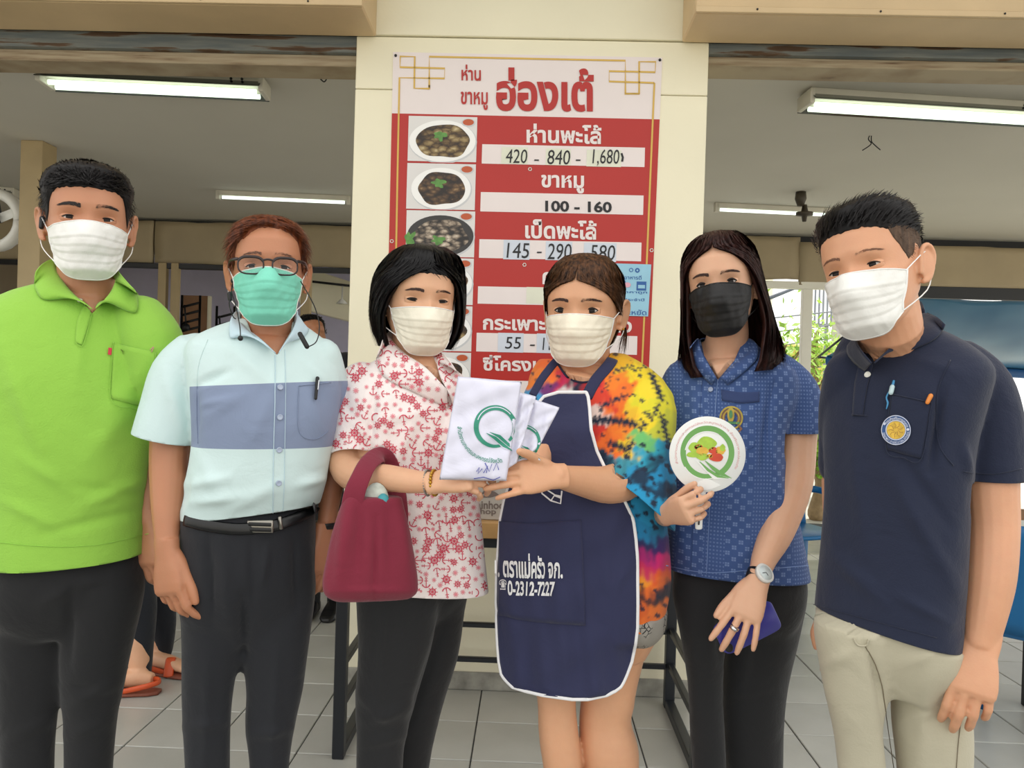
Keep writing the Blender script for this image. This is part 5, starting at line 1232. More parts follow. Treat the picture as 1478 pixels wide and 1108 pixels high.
# bracelets
m_goldm = mat('gold_beads', (190, 146, 60), .25, .05, metal=.9); m_silv = mat('silver_beads', (150, 146, 140), .3, .05, metal=.8)
def bead_bracelet(a, b, Y_, rx, n, br, m, label, name='bracelet'):
    c = P((a[0]+b[0])/2, (a[1]+b[1])/2, Y_); up_v = (P(*a, Y_)-P(*b, Y_)); r1 = up_v.length/2; u = up_v.normalized(); ax = Vector((1, -.25, 0)); v = u.cross(ax).normalized()
    o = root(name, c, label, 'bracelet')
    for k in range(n): t = 2*math.pi*k/n; world_part('bead', mesh(*ball(c+u*math.cos(t)*(r1+br)+v*math.sin(t)*(r1*rx+br), br, 8, 6)), m, o)
bead_bracelet((626, 682), (628, 711), 1.425, .85, 22, .0036, m_goldm, 'gold beaded bracelet on the wrist of the anchor print blouse woman')
bead_bracelet((617, 680), (618, 713), 1.437, .85, 30, .0022, m_silv, 'thin dark silver bracelet beside the gold beaded one')
# maroon bag on the forearm
m_mar = clothm('maroon_canvas', (124, 32, 54), .9, 300, .3, .04); YB_ = 1.46
bag = root('tote_bag', P(535, 780, YB_), 'maroon cloth shoulder bag hanging from the forearm of the anchor print woman', 'bag')
gb = [rows([(716, 500, 580, YB_, .5), (735, 492, 584, YB_, .5), (770, 480, 592, YB_, .5), (810, 471, 599, YB_, .48), (838, 466, 603, YB_, .44), (856, 470, 602, YB_, .36), (866, 486, 592, YB_, .2)], YB_, .5, 8, n=2.6)]
me = union(gb, .005, 4); wobble(me, .002, 10, 6, 10, 21)
creases(me, [(543, 745, 540, 862, -.005, 4), (505, 720, 490, 840, .008, 10), (520, 720, 515, 830, -.004, 7), (575, 730, 588, 840, .006, 10), (560, 740, 566, 840, -.003, 7), (478, 852, 600, 852, .003, 5)])
tb3 = bvh(me); world_part('bag_body', me, m_mar, bag)
# the strap: a broad band rising on the left of the opening, over the arm and down behind it
def band(pts, name='strap'):
    V = [P(x, y, q) for x, y, q, w, a in pts]; g = tube(V, [(w*q/F, .003) for x, y, q, w, a in pts], 14, 5, ref=(0, -1, .35), rounded=False); me_ = mesh(*g); return me_
world_part('strap', band([(507, 748, 1.437, 17, 0), (511, 715, 1.432, 16, 0), (520, 690, 1.442, 14.5, 0), (532, 668, 1.475, 14, 0), (548, 657, 1.515, 14, 0), (560, 668, 1.55, 14, 0), (570, 700, 1.55, 14, 0), (575, 735, 1.50, 14, 0), (575, 760, 1.475, 14, 0)]), m_mar, bag)
m_lin = mat('bag_lining', (190, 196, 186), .8, .2, 60); m_tq = mat('turquoise_pouch', (60, 150, 160), .5, .2, 40)
world_part('lining', mesh(*ball(P(543, 722, 1.462), 1, 18, 10, (.024, .012, .034))), m_lin, bag)
world_part('pouch', mesh(*ball(P(553, 724, 1.448), 1, 14, 8, (.012, .008, .016))), m_tq, bag)
# ================================================================== 4. woman in tie-dye shirt and navy apron
Y4 = 1.74
p4 = root('person', (P(840, 900, Y4).x, Y4, 0), 'woman in rainbow tie-dye shirt and navy apron with white piping', 'person', None)
h4 = Head((831, 448.5), 1.66, yaw_=-11, pitch_=3, roll_=2, sc=1.02, wide=1.06)
sk4 = skinm('skin_warm', (222, 170, 132))
torso4 = [(520, 778, 900, 1.77, .7), (545, 764, 935, 1.76, .62), (580, 760, 950, 1.75, .7), (640, 750, 952, 1.74, .78), (700, 745, 955, 1.74, .8), (760, 735, 961, 1.74, .8), (830, 728, 966, 1.74, .8), (878, 728, 958, 1.74, .8), (905, 730, 955, 1.74, .8)]
arm4 = [(925, 575, 1.72, 34), (925, 640, 1.68, 32), (908, 685, 1.63, 31), (880, 699, 1.58, 28), (840, 694, 1.50, 22), (805, 687, 1.43, 16.5, .85)]
arm4b = [(790, 590, 1.72, 30), (775, 650, 1.62, 26), (760, 690, 1.54, 22), (745, 670, 1.47, 16), (738, 650, 1.45, 14)]
g_body = h4.geo()+[tube([h4.w((0, .018, -.03)), h4.w((0, .022, -.10)), P(835, 548, 1.76), P(832, 575, 1.74)], [.056, .058, .070, .095], 24), inset(rows(torso4[:5], Y4, delta=-12), .012), tpx(arm4), tpx(arm4b)]
hg, tp4 = hand(P(805, 687, 1.43), P(768, 688, 1.405), (.05, -.70, .25), side=-1, curls=[(34, 25, 12), (26, 20, 10), (22, 18, 10), (22, 18, 10)], sc=.84, thumb=(24, -24, 8), wr=.024); g_body += hg
hg, _ = hand(P(738, 652, 1.46), P(726, 640, 1.455), (0, .9, .3), side=1, curl=(15, 20, 10), sc=.7); g_body += hg
legsg = [rows([(850, 735, 955, 1.74, .7), (900, 735, 950, 1.74, .6), (940, 745, 930, 1.74, .45)], Y4, .7, -10),
         rows([(870, 742, 850, 1.72, .9), (930, 755, 840), (985, 770, 834), (1015, 776, 831), (1049, 777, 834), (1080, 780, 838), (1108, 784, 840), (1190, 790, 838), (1290, 802, 828), (1350, 804, 828)], 1.70, 1.0),
         rows([(870, 830, 952, 1.76, .9), (930, 838, 934), (985, 840, 920), (1015, 838, 915), (1040, 836, 911), (1076, 836, 921), (1108, 840, 922), (1190, 848, 918), (1290, 856, 892), (1360, 858, 888)], 1.74, 1.0)]
g_body += legsg
body4, body4o = finish_body(g_body, p4, sk4, voxel=.003)
eyes(h4, sk4, p4, openh=(.0046, .0034), w=.013, tilt=.0010, lash=.0011, browm=m_bbrn, brow=(.020, .0195, .004, .006, 330))
slv = union([tpx([(895, 548, 1.75, 38), (928, 585, 1.72, 46), (925, 640, 1.68, 48), (918, 690, 1.65, 58), (912, 730, 1.63, 64), (908, 760, 1.62, 66)])], .0045, 4)
wobble(slv, .0022, 9, 6, 11, 15); creases(slv, [(940, 560, 950, 640, .004, 9), (930, 640, 925, 720, .007, 10), (900, 640, 890, 720, -.005, 7), (950, 650, 955, 740, .005, 8), (880, 600, 868, 660, -.004, 7)])
bisect_cut(slv, P(911, 712, 1.60), (Vector((-.62, -.10, -.78))).normalized())
me = union([rows(torso4, Y4, delta=-12), tpx([(890, 548, 1.76, 40), (918, 580, 1.74, 34)]), tpx([(800, 560, 1.74, 36), (785, 600, 1.70, 38), (778, 650, 1.66, 40)])], .0045, 4)
wobble(me, .0022, 9, 6, 11, 14)
creases(me, [(900, 560, 870, 640, .004, 9), (940, 560, 950, 640, .004, 9), (930, 640, 925, 720, .006, 10), (900, 660, 890, 720, -.004, 7), (955, 780, 940, 870, .005, 9), (880, 600, 865, 660, -.005, 7)])
a_, b_, c_ = P(859, 667, 1.55), P(962, 757, 1.66), P(905, 700, 1.75); n_ = (b_-a_).cross(c_-a_).normalized(); n_ = n_ if n_.z < 0 else -n_
bisect_cut(me, P(840, 884, Y4), Vector((0, 0, -1)))
cut_poly(me, [(803, 500), (806, 526), (822, 547), (842, 552), (860, 547), (877, 526), (882, 500)], 1.66, 1.77)
def dye_(me):
  co4 = getco(me); px_, py_ = proj(co4)
  seeds = [((800, 530), (238, 110, 50)), ((775, 545), (240, 130, 40)), ((812, 545), (200, 30, 70)), ((790, 560), (90, 40, 110)), ((830, 556), (30, 34, 60)), ((822, 572), (226, 220, 214)), ((850, 560), (214, 50, 50)), ((785, 575), (60, 150, 200)), ((800, 565), (200, 50, 100)),
   ((870, 575), (214, 60, 40)), ((895, 560), (240, 116, 40)), ((880, 600), (240, 116, 36)), ((915, 540), (238, 210, 40)), ((930, 560), (240, 216, 50)), ((905, 520), (236, 180, 40)), ((880, 545), (240, 130, 40)), ((862, 600), (236, 210, 200)), ((900, 620), (240, 120, 40)), ((880, 640), (238, 110, 40)), ((865, 630), (210, 50, 40)), ((910, 610), (238, 190, 50)), ((925, 610), (240, 214, 46)), ((905, 650), (236, 200, 50)), ((945, 590), (226, 216, 50)), ((960, 620), (200, 200, 60)), ((935, 635), (110, 190, 110)), ((950, 650), (40, 160, 190)), ((925, 660), (40, 160, 190)), ((895, 670), (60, 150, 170)), ((870, 675), (24, 54, 80)), ((905, 695), (34, 150, 200)), ((930, 690), (20, 50, 76)), ((955, 690), (30, 140, 190)), ((940, 660), (20, 60, 84)), ((920, 725), (34, 150, 200)), ((945, 735), (34, 150, 200)), ((955, 712), (20, 56, 84)), ((965, 660), (30, 110, 150)),
   ((925, 765), (30, 130, 180)), ((950, 770), (30, 120, 160)), ((930, 785), (40, 40, 90)), ((955, 790), (60, 30, 100)), ((935, 803), (170, 30, 110)), ((955, 812), (206, 30, 110)), ((932, 820), (200, 40, 90)), ((950, 830), (226, 90, 40)), ((930, 838), (240, 150, 40)), ((945, 848), (236, 110, 40)), ((935, 862), (40, 36, 46)), ((955, 855), (44, 38, 50)), ((925, 872), (220, 100, 40)), ((945, 880), (236, 120, 44)), ((760, 600), (230, 100, 50)), ((740, 800), (60, 40, 100))]
  sp_ = np.array([s_[0] for s_ in seeds], float); sc_ = np.array([srgb(*s_[1])[:3] for s_ in seeds])
  wx_ = px_+7*np.sin(py_*.11+1)+4*np.sin(px_*.21+py_*.17)+2.5*np.sin(py_*.5+px_*.3); wy_ = py_+6*np.sin(px_*.13+2)+4*np.sin(py_*.23-px_*.12)+2.5*np.sin(px_*.55)
  d_ = ((wx_[:, None]-sp_[None, :, 0])**2+((wy_[:, None]-sp_[None, :, 1])*1.15)**2); wt = np.exp(-(d_-d_.min(1, keepdims=True))/90.0); col_ = (wt@sc_)/wt.sum(1, keepdims=True)
  # dark dye specks along the folds of the tying
  ink = np.zeros(len(co4)); 
  for (x0, y0, x1, y1, w_) in [(868, 586, 900, 572, 3.2), (905, 571, 915, 570, 2), (856, 608, 884, 606, 5.5), (884, 606, 916, 612, 5.0), (860, 602, 872, 604, 3), (882, 640, 900, 646, 5), (905, 650, 912, 640, 4), (885, 536, 912, 528, 2.4), (915, 534, 940, 526, 2.2), (940, 540, 955, 575, 4.0), (950, 585, 940, 605, 3), (925, 618, 930, 612, 4), (938, 600, 932, 595, 3), (955, 600, 965, 640, 3.5), (880, 545, 875, 560, 2)]:
      dx, dy = x1-x0, y1-y0; t_ = np.clip(((px_-x0)*dx+(py_-y0)*dy)/(dx*dx+dy*dy), 0, 1); dd = np.hypot(px_-x0-t_*dx+2*np.sin(py_*.9), py_-y0-t_*dy+2*np.sin(px_*.8)); ink = np.maximum(ink, np.clip(1.5-dd/w_, 0, 1))
  bl = np.sin(px_*.16+1)*np.sin(py_*.19+2)+.7*np.sin(px_*.37-py_*.21)+.5*np.sin(py_*.5+px_*.11)
  ink = np.maximum(ink, np.clip((bl-.75)*3, 0, 1)*((py_ > 640) & (py_ < 770))*.95); ink = np.maximum(ink, np.clip((bl-.9)*3, 0, 1)*(py_ > 840)*.9)
  ink = np.maximum(ink, np.clip((bl-1.25)*3, 0, 1)*(py_ < 640)*.9)
  col_ = col_*(1-ink[:, None])+np.array(srgb(22, 34, 58)[:3])*ink[:, None]
  ca = me.color_attributes.new('dye', 'FLOAT_COLOR', 'POINT'); ca.data.foreach_set('color', np.hstack([col_, np.ones((len(col_), 1))]).ravel())
def tiedye():
    t = NT('tie_dye_cotton'); a = t.n('ShaderNodeAttribute'); a.attribute_name = 'dye'; t.l(a.outputs['Color'], t.b.inputs['Base Color']); setin(t.b, Roughness=.85, Sheen_Weight=.1); t.bump(t.noise(380, 2), .15, .0012); t.bump(t.noise(16, 4, dist=.8), .25, .01); return t.m
dye_(me); dye_(slv); m_dye = tiedye()
t4 = bvh([me, slv]); tuck(body4o, bvh(me), (740, 960), (526, 640)); tuck(body4o, bvh(slv), (885, 975), (540, 690)); world_part('tie_dye_shirt', tcut(me, .002), m_dye, p4); world_part('sleeve', tcut(slv, .002), m_dye, p4)
seam(p4, t4, [(803, 522), (820, 545), (842, 552), (864, 545), (884, 526)], .0022, .001, mat('navy_neckband', (34, 36, 62), .8), 'neckband')
# grey printed shorts
def shortm():
    t = NT('grey_print_cotton'); v = t.n('ShaderNodeTexVoronoi'); v.inputs['Scale'].default_value = 70; v.feature = 'DISTANCE_TO_EDGE'; v.inputs['Randomness'].default_value = .6; t.l(t.coord(), v.inputs['Vector'])
    f = t.math('MULTIPLY', t.math('LESS_THAN', v.outputs['Distance'], .05), t.math('GREATER_THAN', t.noise(14, 2), .47)); t.l(t.mix(f, srgb(158, 154, 146), srgb(50, 48, 50)), t.b.inputs['Base Color']); setin(t.b, Roughness=.85); t.bump(t.noise(300, 2), .2, .001); return t.m
me = union([rows([(870, 728, 962, 1.74, .82), (900, 735, 957, 1.74, .7), (925, 760, 935, 1.74, .4)], Y4, .8, -10), rows([(870, 735, 850, 1.72, .95), (905, 745, 850), (938, 752, 848)], 1.71, 1.0), rows([(870, 830, 960, 1.76, .9), (905, 832, 947), (936, 834, 937)], 1.75, 1.0)], .006, 4)
creases(me, [(940, 890, 930, 930, .004, 6)]); world_part('shorts', me, shortm(), p4)
mask_part(h4, p4, clothm('ivory_mask', (240, 232, 212), .8, 300, .1, .01, .05), m_loop, seed=4, top=-.006, bot=-.118, side_top=-.014, side_bot=-.080)
T4 = [(.128, .012, .012, .012, .01), (.122, .042, .034, .045, .01), (.106, .062, .062, .066, .01), (.08, .077, .090, .090, .01), (.05, .082, .104, .098, .008), (.02, .080, .100, .098, .01), (-.02, .078, .08, .094, .012), (-.06, .062, .07, .08, .02), (-.09, .045, .05, .06, .03)]
m_br4 = hairm('brown_streaked_hair', (22, 14, 12), (104, 68, 42), .4)
long_hair(h4, p4, m_br4, T4, [(.128, 0), (.064, 2), (.056, 20), (.043, 40), (.026, 58), (-.003, 74), (-.02, 108), (-.09, 120)], [(.128, 0), (.064, 2), (.056, 20), (.043, 40), (.026, 58), (-.003, 76), (-.02, 108), (-.09, 120)], 1700, 6, .0024, spread=.003, curl=.01)
o = world_part('hair_bun', union([ball(h4.w((0, .10, .02)), .04, 16, 10)], .005, 3), m_br4, p4)
# loose lock by the ear and stud
L = []
rr = random.Random(8)
for k in range(40): x0 = rr.gauss(0, .002); L.append(([h4.w((.080+x0, .02, .0)), h4.w((.083+x0*2, .026, -.05)), h4.w((.078+x0*3, .03, -.09+rr.gauss(0, .01)))], Vector((.7, .7, 0))))
tag(world_part('loose_lock', mesh(*strands(L, .0016)), m_br4, p4), kind='stuff'); world_part('ear_stud', mesh(*ball(h4.w((.083, .006, -.036)), .0028, 10, 8)), m_goldm, p4)
# apron
m_ap = clothm('navy_apron_cloth', (38, 42, 78), .8, 260, .2, .03); m_pipe = mat('white_piping', (236, 236, 238), .7, .02)
ap = world_part('apron', mesh([], []), m_ap, p4); 
L4 = [(566, 806, 846), (573, 782, 849), (590, 775, 851), (620, 765, 853), (650, 752, 861), (690, 738, 880), (720, 728, 900), (750, 722, 914), (780, 720, 918), (820, 717, 920), (870, 716, 920.5), (906, 717, 920), (930, 718, 917), (954, 720, 912), (975, 724, 904), (990, 738, 897), (1000, 766, 884), (1006, 800, 868), (1009, 826, 848)]
L4b = []
ys = list(np.linspace(566, 1009, 74)); NU = 46
tu4 = bvh([me]); tbody = bvh([union([rows(torso4, Y4, delta=-12)]+legsg, .01, 2)]); tshirt = t4
V, Fc = [], []
def apY(x, y):
    # an elliptical apron front in depth: follows the belly, hangs straight below it
    xc = 835+(y-700)*.0; q = (x-xc)/150; base = float(np.interp(y, [566, 620, 700, 780, 1009], [1.618, 1.590, 1.572, 1.568, 1.585])); return base+.115*q*q+.02*abs(q)**3
for y in ys:
    xa = float(np.interp(y, [r[0] for r in L4], [r[1] for r in L4])); xb = float(np.interp(y, [r[0] for r in L4], [r[2] for r in L4]))
    for i in range(NU+1):
        u = i/NU; x = xa+(xb-xa)*u
        bot = 8*math.exp(-((x-790)/60)**2)*(y > 990); Yq = apY(x, y)
        fold = .004*math.sin(x*.09+y*.012)+.003*math.sin(x*.17-y*.02+1)*min(1, max(0, (y-760)/100))+.0025*math.sin(y*.08+x*.04)
        p_ = P(x, y, Yq-fold); V.append(p_)
for j in range(len(ys)-1):
    for i in range(NU): a = j*(NU+1)+i; Fc.append((a, a+NU+1, a+NU+2, a+1))
# keep clear of what is under it
for i, p_ in enumerate(V):
    d = (p_-CAM).normalized()
    for tr_ in (tbody,):
        h = tr_.ray_cast(CAM, d)
        if h[0] is not None and (h[0]-CAM).length < (p_-CAM).length+.006: V[i] = p_ = h[0]-d*.008
ame = mesh(V, Fc); creases(ame, [(745, 990, 760, 900, .004, 8), (830, 830, 850, 900, .003, 8), (880, 860, 915, 800, .004, 9), (720, 880, 750, 895, -.004, 5), (800, 760, 830, 740, .003, 6)])
V = [v.co.copy() for v in ame.vertices]
ta = bvh([ame]); old = ap; bpy.data.objects.remove(old); ap = world_part('apron', solid(ame, .0015, 0), m_ap, p4)
L = wloc(p4)
def apsub(nm, g, mm):
    me_ = mesh(*g); me_.transform(Matrix.Translation(-L)); return link(nm, me_, mm, ap)
W_ = NU+1; edge_ = [V[j*W_] for j in range(len(ys))]; edge_r = [V[j*W_+NU] for j in range(len(ys))]; bott = [V[(len(ys)-1)*W_+i] for i in range(W_)]; topp = [V[i] for i in range(W_)]
for nm, e_ in (('piping', edge_), ('piping', edge_r), ('piping', bott), ('piping', topp)):
    apsub(nm, tube([p_-Vector((0, .001, 0)) for p_ in e_], [(.0036, .002)]*len(e_), 8, 1, ref=(0, 1, 0), rounded=True), m_pipe)

def strap4(pts, w):
    Q = [cast(x, y, t4, .004, 1.72)[0] for x, y in catmull(pts, 5)]; return tube(Q, [(w, .0018)]*len(Q), 10, 1, ref=(0, -1, .3), rounded=False)
world_part('apron_strap', mesh(*strap4([(770, 572), (782, 550), (795, 532), (804, 522)], .009)), m_ap, p4)
world_part('apron_strap', mesh(*strap4([(847, 574), (860, 550), (876, 531), (884, 520)], .0125)), m_ap, p4)
def ov4(A, B, nu, nv, off, name, mm=m_ap, th=.0015):
    me_ = solid(mesh(*patch(A, B, nu, nv, ta, off, 1.6)), th, 0); me_.transform(Matrix.Translation(-L)); return link(name, me_, mm, ap)
ov4([(722, 752), (770, 755), (838, 750)], [(720, 888), (770, 896), (845, 902)], 24, 16, .003, 'pocket')
def pr4(g, off, name='lettering', mm=m_pipe, maxl=6):
    g = subdiv2(g, maxl); me_ = mesh(*decal(g[0], g[1], ta, off, 1.6)); me_.transform(Matrix.Translation(-L)); return link(name, me_, mm, ap, smooth=False)
pr4(fitbox(textgeo('บ. ตราแม่ครัว จก.', 1, .03), 714, 797, 812, 832, .02), .0062); pr4(fitbox(textgeo('☎', 1, .02), 724, 835, 734, 851, .02), .0062); pr4(fitbox(textgeo('0-2312-7227', 1, .03), 735, 836, 803, 858, .03), .0062)
pr4(strip2([(780, 700), (783, 712), (796, 722), (810, 726), (812, 708)], 2.2), .004, 'printed_outline'); pr4(strip2([(786, 699), (792, 708), (802, 714), (811, 716)], 2), .004, 'printed_outline'); pr4(strip2([(796, 722), (801, 715), (810, 718)], 2), .004, 'printed_outline')
pr4(strip2([(772, 664), (784, 662), (793, 668)], 1.8), .004, 'printed_outline')
def sandal(par, x, y, dx, m):
    g = []
    V = []
    rings = [ring(Vector((x+dx*f*.25, y+.08-f*.25, .010)), (w, 0, 0), (0, 0, .010), 3, 18) for f, w in ((0, .02), (.05, .032), (.3, .034), (.7, .042), (.95, .036), (1, .02))]; world_part('sandal_sole', mesh(*loft(rings)), m, par)
    world_part('sandal_strap', mesh(*tube([Vector((x-.04+dx*.15, y-.07, .01)), Vector((x+dx*.15, y-.08, .06)), Vector((x+.04+dx*.15, y-.07, .01))], [(.018, .004)]*3, 8, 5, ref=(0, 0, 1))), m, par)
def foot(x, y, dx): return union([loft([ring(Vector((x+dx*f*.24, y+.08-f*.24, h/2+.018)), (w, 0, 0), (0, 0, h/2), 2.4, 18) for f, w, h in ((0, .025, .05), (.12, .032, .075), (.35, .033, .075), (.6, .040, .05), (.85, .040, .03), (1, .028, .018))])], .006, 3)
for x, y in ((P(816, 1350, 1.70).x, 1.69), (P(873, 1350, 1.74).x, 1.73)):
    world_part('foot', foot(x, y, 0), sk4, p4); sandal(p4, x, y, 0, m_shoe)
# ================================================================== 5. woman in the blue patterned shirt, black mask
Y5 = 1.76
p5 = root('person', (P(1060, 900, Y5).x, Y5, 0), 'woman with long dark brown hair in blue patterned shirt and black mask', 'person', None)
h5 = Head((1034, 409.5), 1.66, yaw_=-7, pitch_=2, roll_=-6, sc=.97, wide=.97)
sk5 = skinm('skin_fair', (222, 176, 144))
torso5 = [(488, 1010, 1085, 1.78, .8), (508, 990, 1105, 1.77, .6), (532, 966, 1145, 1.76, .56), (570, 958, 1152, 1.76, .6), (620, 958, 1136, 1.75, .66), (690, 960, 1136, 1.75, .68), (750, 961, 1152, 1.76, .66), (822, 961, 1167, 1.76, .64), (850, 961, 1169, 1.76, .64)]
arm5 = [(1140, 550, 1.75, 28), (1150, 600, 1.74, 28.5), (1149, 640, 1.73, 28), (1144, 700, 1.70, 27), (1122, 765, 1.66, 24), (1103, 806, 1.62, 18), (1094, 836, 1.58, 14, .75)]
arm5b = [(975, 560, 1.77, 25), (962, 630, 1.76, 23), (955, 700, 1.73, 20), (958, 740, 1.66, 18), (968, 738, 1.58, 14)]
g_body = h5.geo()+[tube([h5.w((0, .018, -.03)), h5.w((0, .022, -.10)), P(1045, 520, 1.77), P(1048, 550, 1.75)], [.046, .045, .055, .08], 24), inset(rows(torso5[:5], Y5, delta=-6), .010), tpx(arm5), tpx(arm5b)]
hg, tp5 = hand(P(1094, 838, 1.575), P(1076, 886, 1.555), (-.15, -.97, .1), side=-1, curls=[(6, 10, 6), (10, 16, 8), (10, 14, 8), (6, 10, 6)], sc=.88, splay=(13, 4, -5, -14), thumb=(26, 4, 6), wr=.023); g_body += hg
hg, tp5b = hand(P(963, 742, 1.55), P(984, 738, 1.505), (.25, -.90, .2), side=1, curls=[(42, 58, 40), (38, 48, 34), (48, 60, 44), (52, 64, 46)], sc=.77, splay=(4, 0, -5, -11), thumb=(24, 26, 6), wr=.022); g_body += hg
body5, body5o = finish_body(g_body, p5, sk5)
eyes(h5, sk5, p5, openh=(.0050, .0038), w=.0135, tilt=.0012, lash=.0014, browm=m_bbrn, brow=(.021, .0195, .004, .006, 420))
def shirt5m():
    t = NT('blue_patterned_cloth'); mp = t.n('ShaderNodeMapping'); mp.inputs['Scale'].default_value = (1, 1, 1); t.l(t.coord(), mp.inputs[0])
    sx = t.n('ShaderNodeSeparateXYZ'); t.l(mp.outputs[0], sx.inputs[0]); X, Z = sx.outputs[0], sx.outputs[2]
    def cell(v, s, off=0.0): return t.math('FRACT', t.math('ADD', t.math('MULTIPLY', v, s), off+100))
    def box(v, a, b): return t.math('MULTIPLY', t.math('GREATER_THAN', v, a), t.math('LESS_THAN', v, b))
    band = t.math('GREATER_THAN', cell(X, 11.0), .46)
    u = cell(X, 80.0); v = cell(Z, 80.0); iu = t.math('FLOOR', t.math('ADD', t.math('MULTIPLY', X, 80.0), 100)); iv = t.math('FLOOR', t.math('ADD', t.math('MULTIPLY', Z, 80.0), 100))
    chk = t.math('GREATER_THAN', t.math('MODULO', t.math('ADD', iu, iv), 2.0), .5)
    sq = t.math('MULTIPLY', box(u, .18, .86), box(v, .18, .86)); cross = t.math('MAXIMUM', box(u, .48, .58), box(v, .48, .58)); sq = t.math('MULTIPLY', t.math('MULTIPLY', sq, chk), t.math('SUBTRACT', 1.0, t.math('MULTIPLY', cross, .8)))
    dots = t.math('MULTIPLY', box(cell(X, 150.0), .25, .75), box(cell(Z, 120.0), .3, .72))
    f = t.math('ADD', t.math('MULTIPLY', sq, t.math('MULTIPLY', band, .62)), t.math('MULTIPLY', t.math('MULTIPLY', dots, t.math('SUBTRACT', 1.0, band)), .42))
    f = t.math('MULTIPLY', f, t.math('MULTIPLY_ADD', t.noise(30, 2), .8, .45))
    base = t.ramp(t.noise(5, 3), [(0.3, srgb(50, 76, 128)), (0.7, srgb(60, 88, 144))]); t.l(t.mix(f, base, srgb(136, 160, 206)), t.b.inputs['Base Color'])
    setin(t.b, Roughness=.8, Sheen_Weight=.1); t.bump(t.noise(420, 2), .2, .0012); t.bump(t.noise(15, 4, dist=.8), .25, .011); return t.m
m_sh5 = shirt5m()
me = union([rows(torso5, Y5, delta=-6), tpx([(1122, 540, 1.76, 32), (1144, 566, 1.75, 36), (1152, 600, 1.745, 37), (1153, 624, 1.74, 38), (1153, 650, 1.74, 38)]), tpx([(985, 545, 1.77, 26), (968, 590, 1.77, 28), (962, 640, 1.76, 28)])], .005, 4)
wobble(me, .0016, 9, 6, 11, 25)
creases(me, [(1112, 560, 1100, 680, -.008, 6), (1120, 700, 1128, 800, .004, 8), (1000, 560, 1010, 680, .003, 9), (1090, 640, 1075, 800, .003, 10), (1110, 640, 1140, 780, .004, 9), (975, 700, 990, 810, .003, 9), (1060, 530, 1100, 560, .003, 8)])
cuts(me, [((1153, 624, 1.74), (1153, 650, 1.74), .08)]); bisect_cut(me, P(1060, 826, Y5), Vector((.0, -.02, -1)))
cut_poly(me, [(1008, 480), (1016, 512), (1036, 548), (1060, 520), (1078, 480)], 1.67, 1.78)
t5 = bvh(me); tuck(body5o, t5, (945, 1200), (515, 622)); world_part('shirt', tcut(me, .002), m_sh5, p5)
collar(p5, t5, m_sh5, [[(1008, 488, 1.74), (1012, 505, 1.71), (1022, 525, 1.69), (1034, 545, 1.675)], [(1082, 490, 1.75), (1074, 508, 1.72), (1060, 525, 1.69), (1040, 546, 1.675)]], [[(996, 502), (994, 520), (1006, 536), (1028, 556)], [(1094, 505), (1092, 520), (1076, 536), (1050, 556)]], 1.7, .002)
m_edge5 = mat('pale_blue_stitch', (120, 146, 196), .8)
seam(p5, t5, [(1036, 548), (1032, 600), (1026, 700), (1020, 828)], .0009, .0012, m_edge5, 'placket_seam'); seam(p5, t5, [(1014, 545), (1010, 600), (1004, 700), (998, 820)], .0006, .001, m_sh5, 'placket_seam')
button(p5, t5, 1026, 562, .0055, mat('pearl_button', (150, 162, 190), .25)); button(p5, t5, 1024, 606, .0055, m_gb)
seam(p5, t5, [(1118, 545), (1110, 580), (1107, 620), (1112, 660)], .0009, .001, m_sh5, 'armhole_seam')
seam(p5, t5, [(962, 816), (1020, 826), (1090, 822), (1166, 816)], .0009, .0008, m_edge5, 'hem_seam')
overlay(p5, t5, [(1041, 562), (1068, 566), (1096, 565)], [(1042, 578), (1068, 582), (1096, 580)], 14, 4, .0015, clothm('dark_blue_band', (44, 62, 108), .8), 'pocket_band')
seam(p5, t5, [(1092, 580), (1090, 640), (1060, 650)], .0007, .001, m_sh5, 'pocket_seam')
# embroidered crest
m_cg = mat('gold_thread', (178, 156, 62), .6, .2, 90); m_cgr = mat('green_thread', (80, 140, 92), .6, .2, 80); m_cbr = mat('brown_thread', (132, 92, 62), .6, .2, 80)
print2(p5, t5, annulus(1055.5, 603, 14.5, 17, n=40), .0022, m_cg, 'crest_ring'); print2(p5, t5, j2([annulus(1055.5, 603, 9, 14, 130, 250, n=12), annulus(1055.5, 603, 9, 14, -70, 50, n=12)]), .0022, m_cbr, 'crest_wreath', kind='stuff')
print2(p5, t5, j2([annulus(1055.5, 603, 10.5, 12, 130, 250, n=12), annulus(1055.5, 603, 10.5, 12, -70, 50, n=12)]), .0026, m_cg, 'crest_wreath', kind='stuff')
print2(p5, t5, ([(1055, 586), (1060, 592), (1060, 602), (1058, 608), (1052, 608), (1050, 602), (1050, 592)], [(0, 1, 2, 3, 4, 5, 6)]), .0026, m_cg, 'crest_spire'); print2(p5, t5, ell(1055, 598, 2.6, 6), .003, m_cgr, 'crest_niche'); print2(p5, t5, ([(1050, 608), (1068, 609), (1067, 612), (1051, 612)], [(0, 1, 2, 3)]), .0028, m_cgr, 'crest_band'); print2(p5, t5, strip2([(1066, 614), (1070, 619), (1066, 623)], 3), .0028, m_cbr, 'crest_ribbon')
m_bmask = clothm('black_mask', (20, 20, 22), .6, 300, .1, .05, .02)
mask_part(h5, p5, m_bmask, m_black, seed=5, top=.0, bot=-.116, side_top=-.012, side_bot=-.080, nose=.014)
T5 = [(.128, .012, .012, .012, .01), (.122, .044, .034, .05, .01), (.106, .064, .064, .074, .01), (.08, .080, .090, .096, .01), (.05, .086, .104, .104, .008), (.0, .090, .094, .106, .010), (-.05, .096, .084, .104, .012), (-.10, .104, .088, .102, .016), (-.14, .112, .100, .10, .02), (-.175, .116, .112, .098, .02), (-.20, .108, .110, .09, .022)]
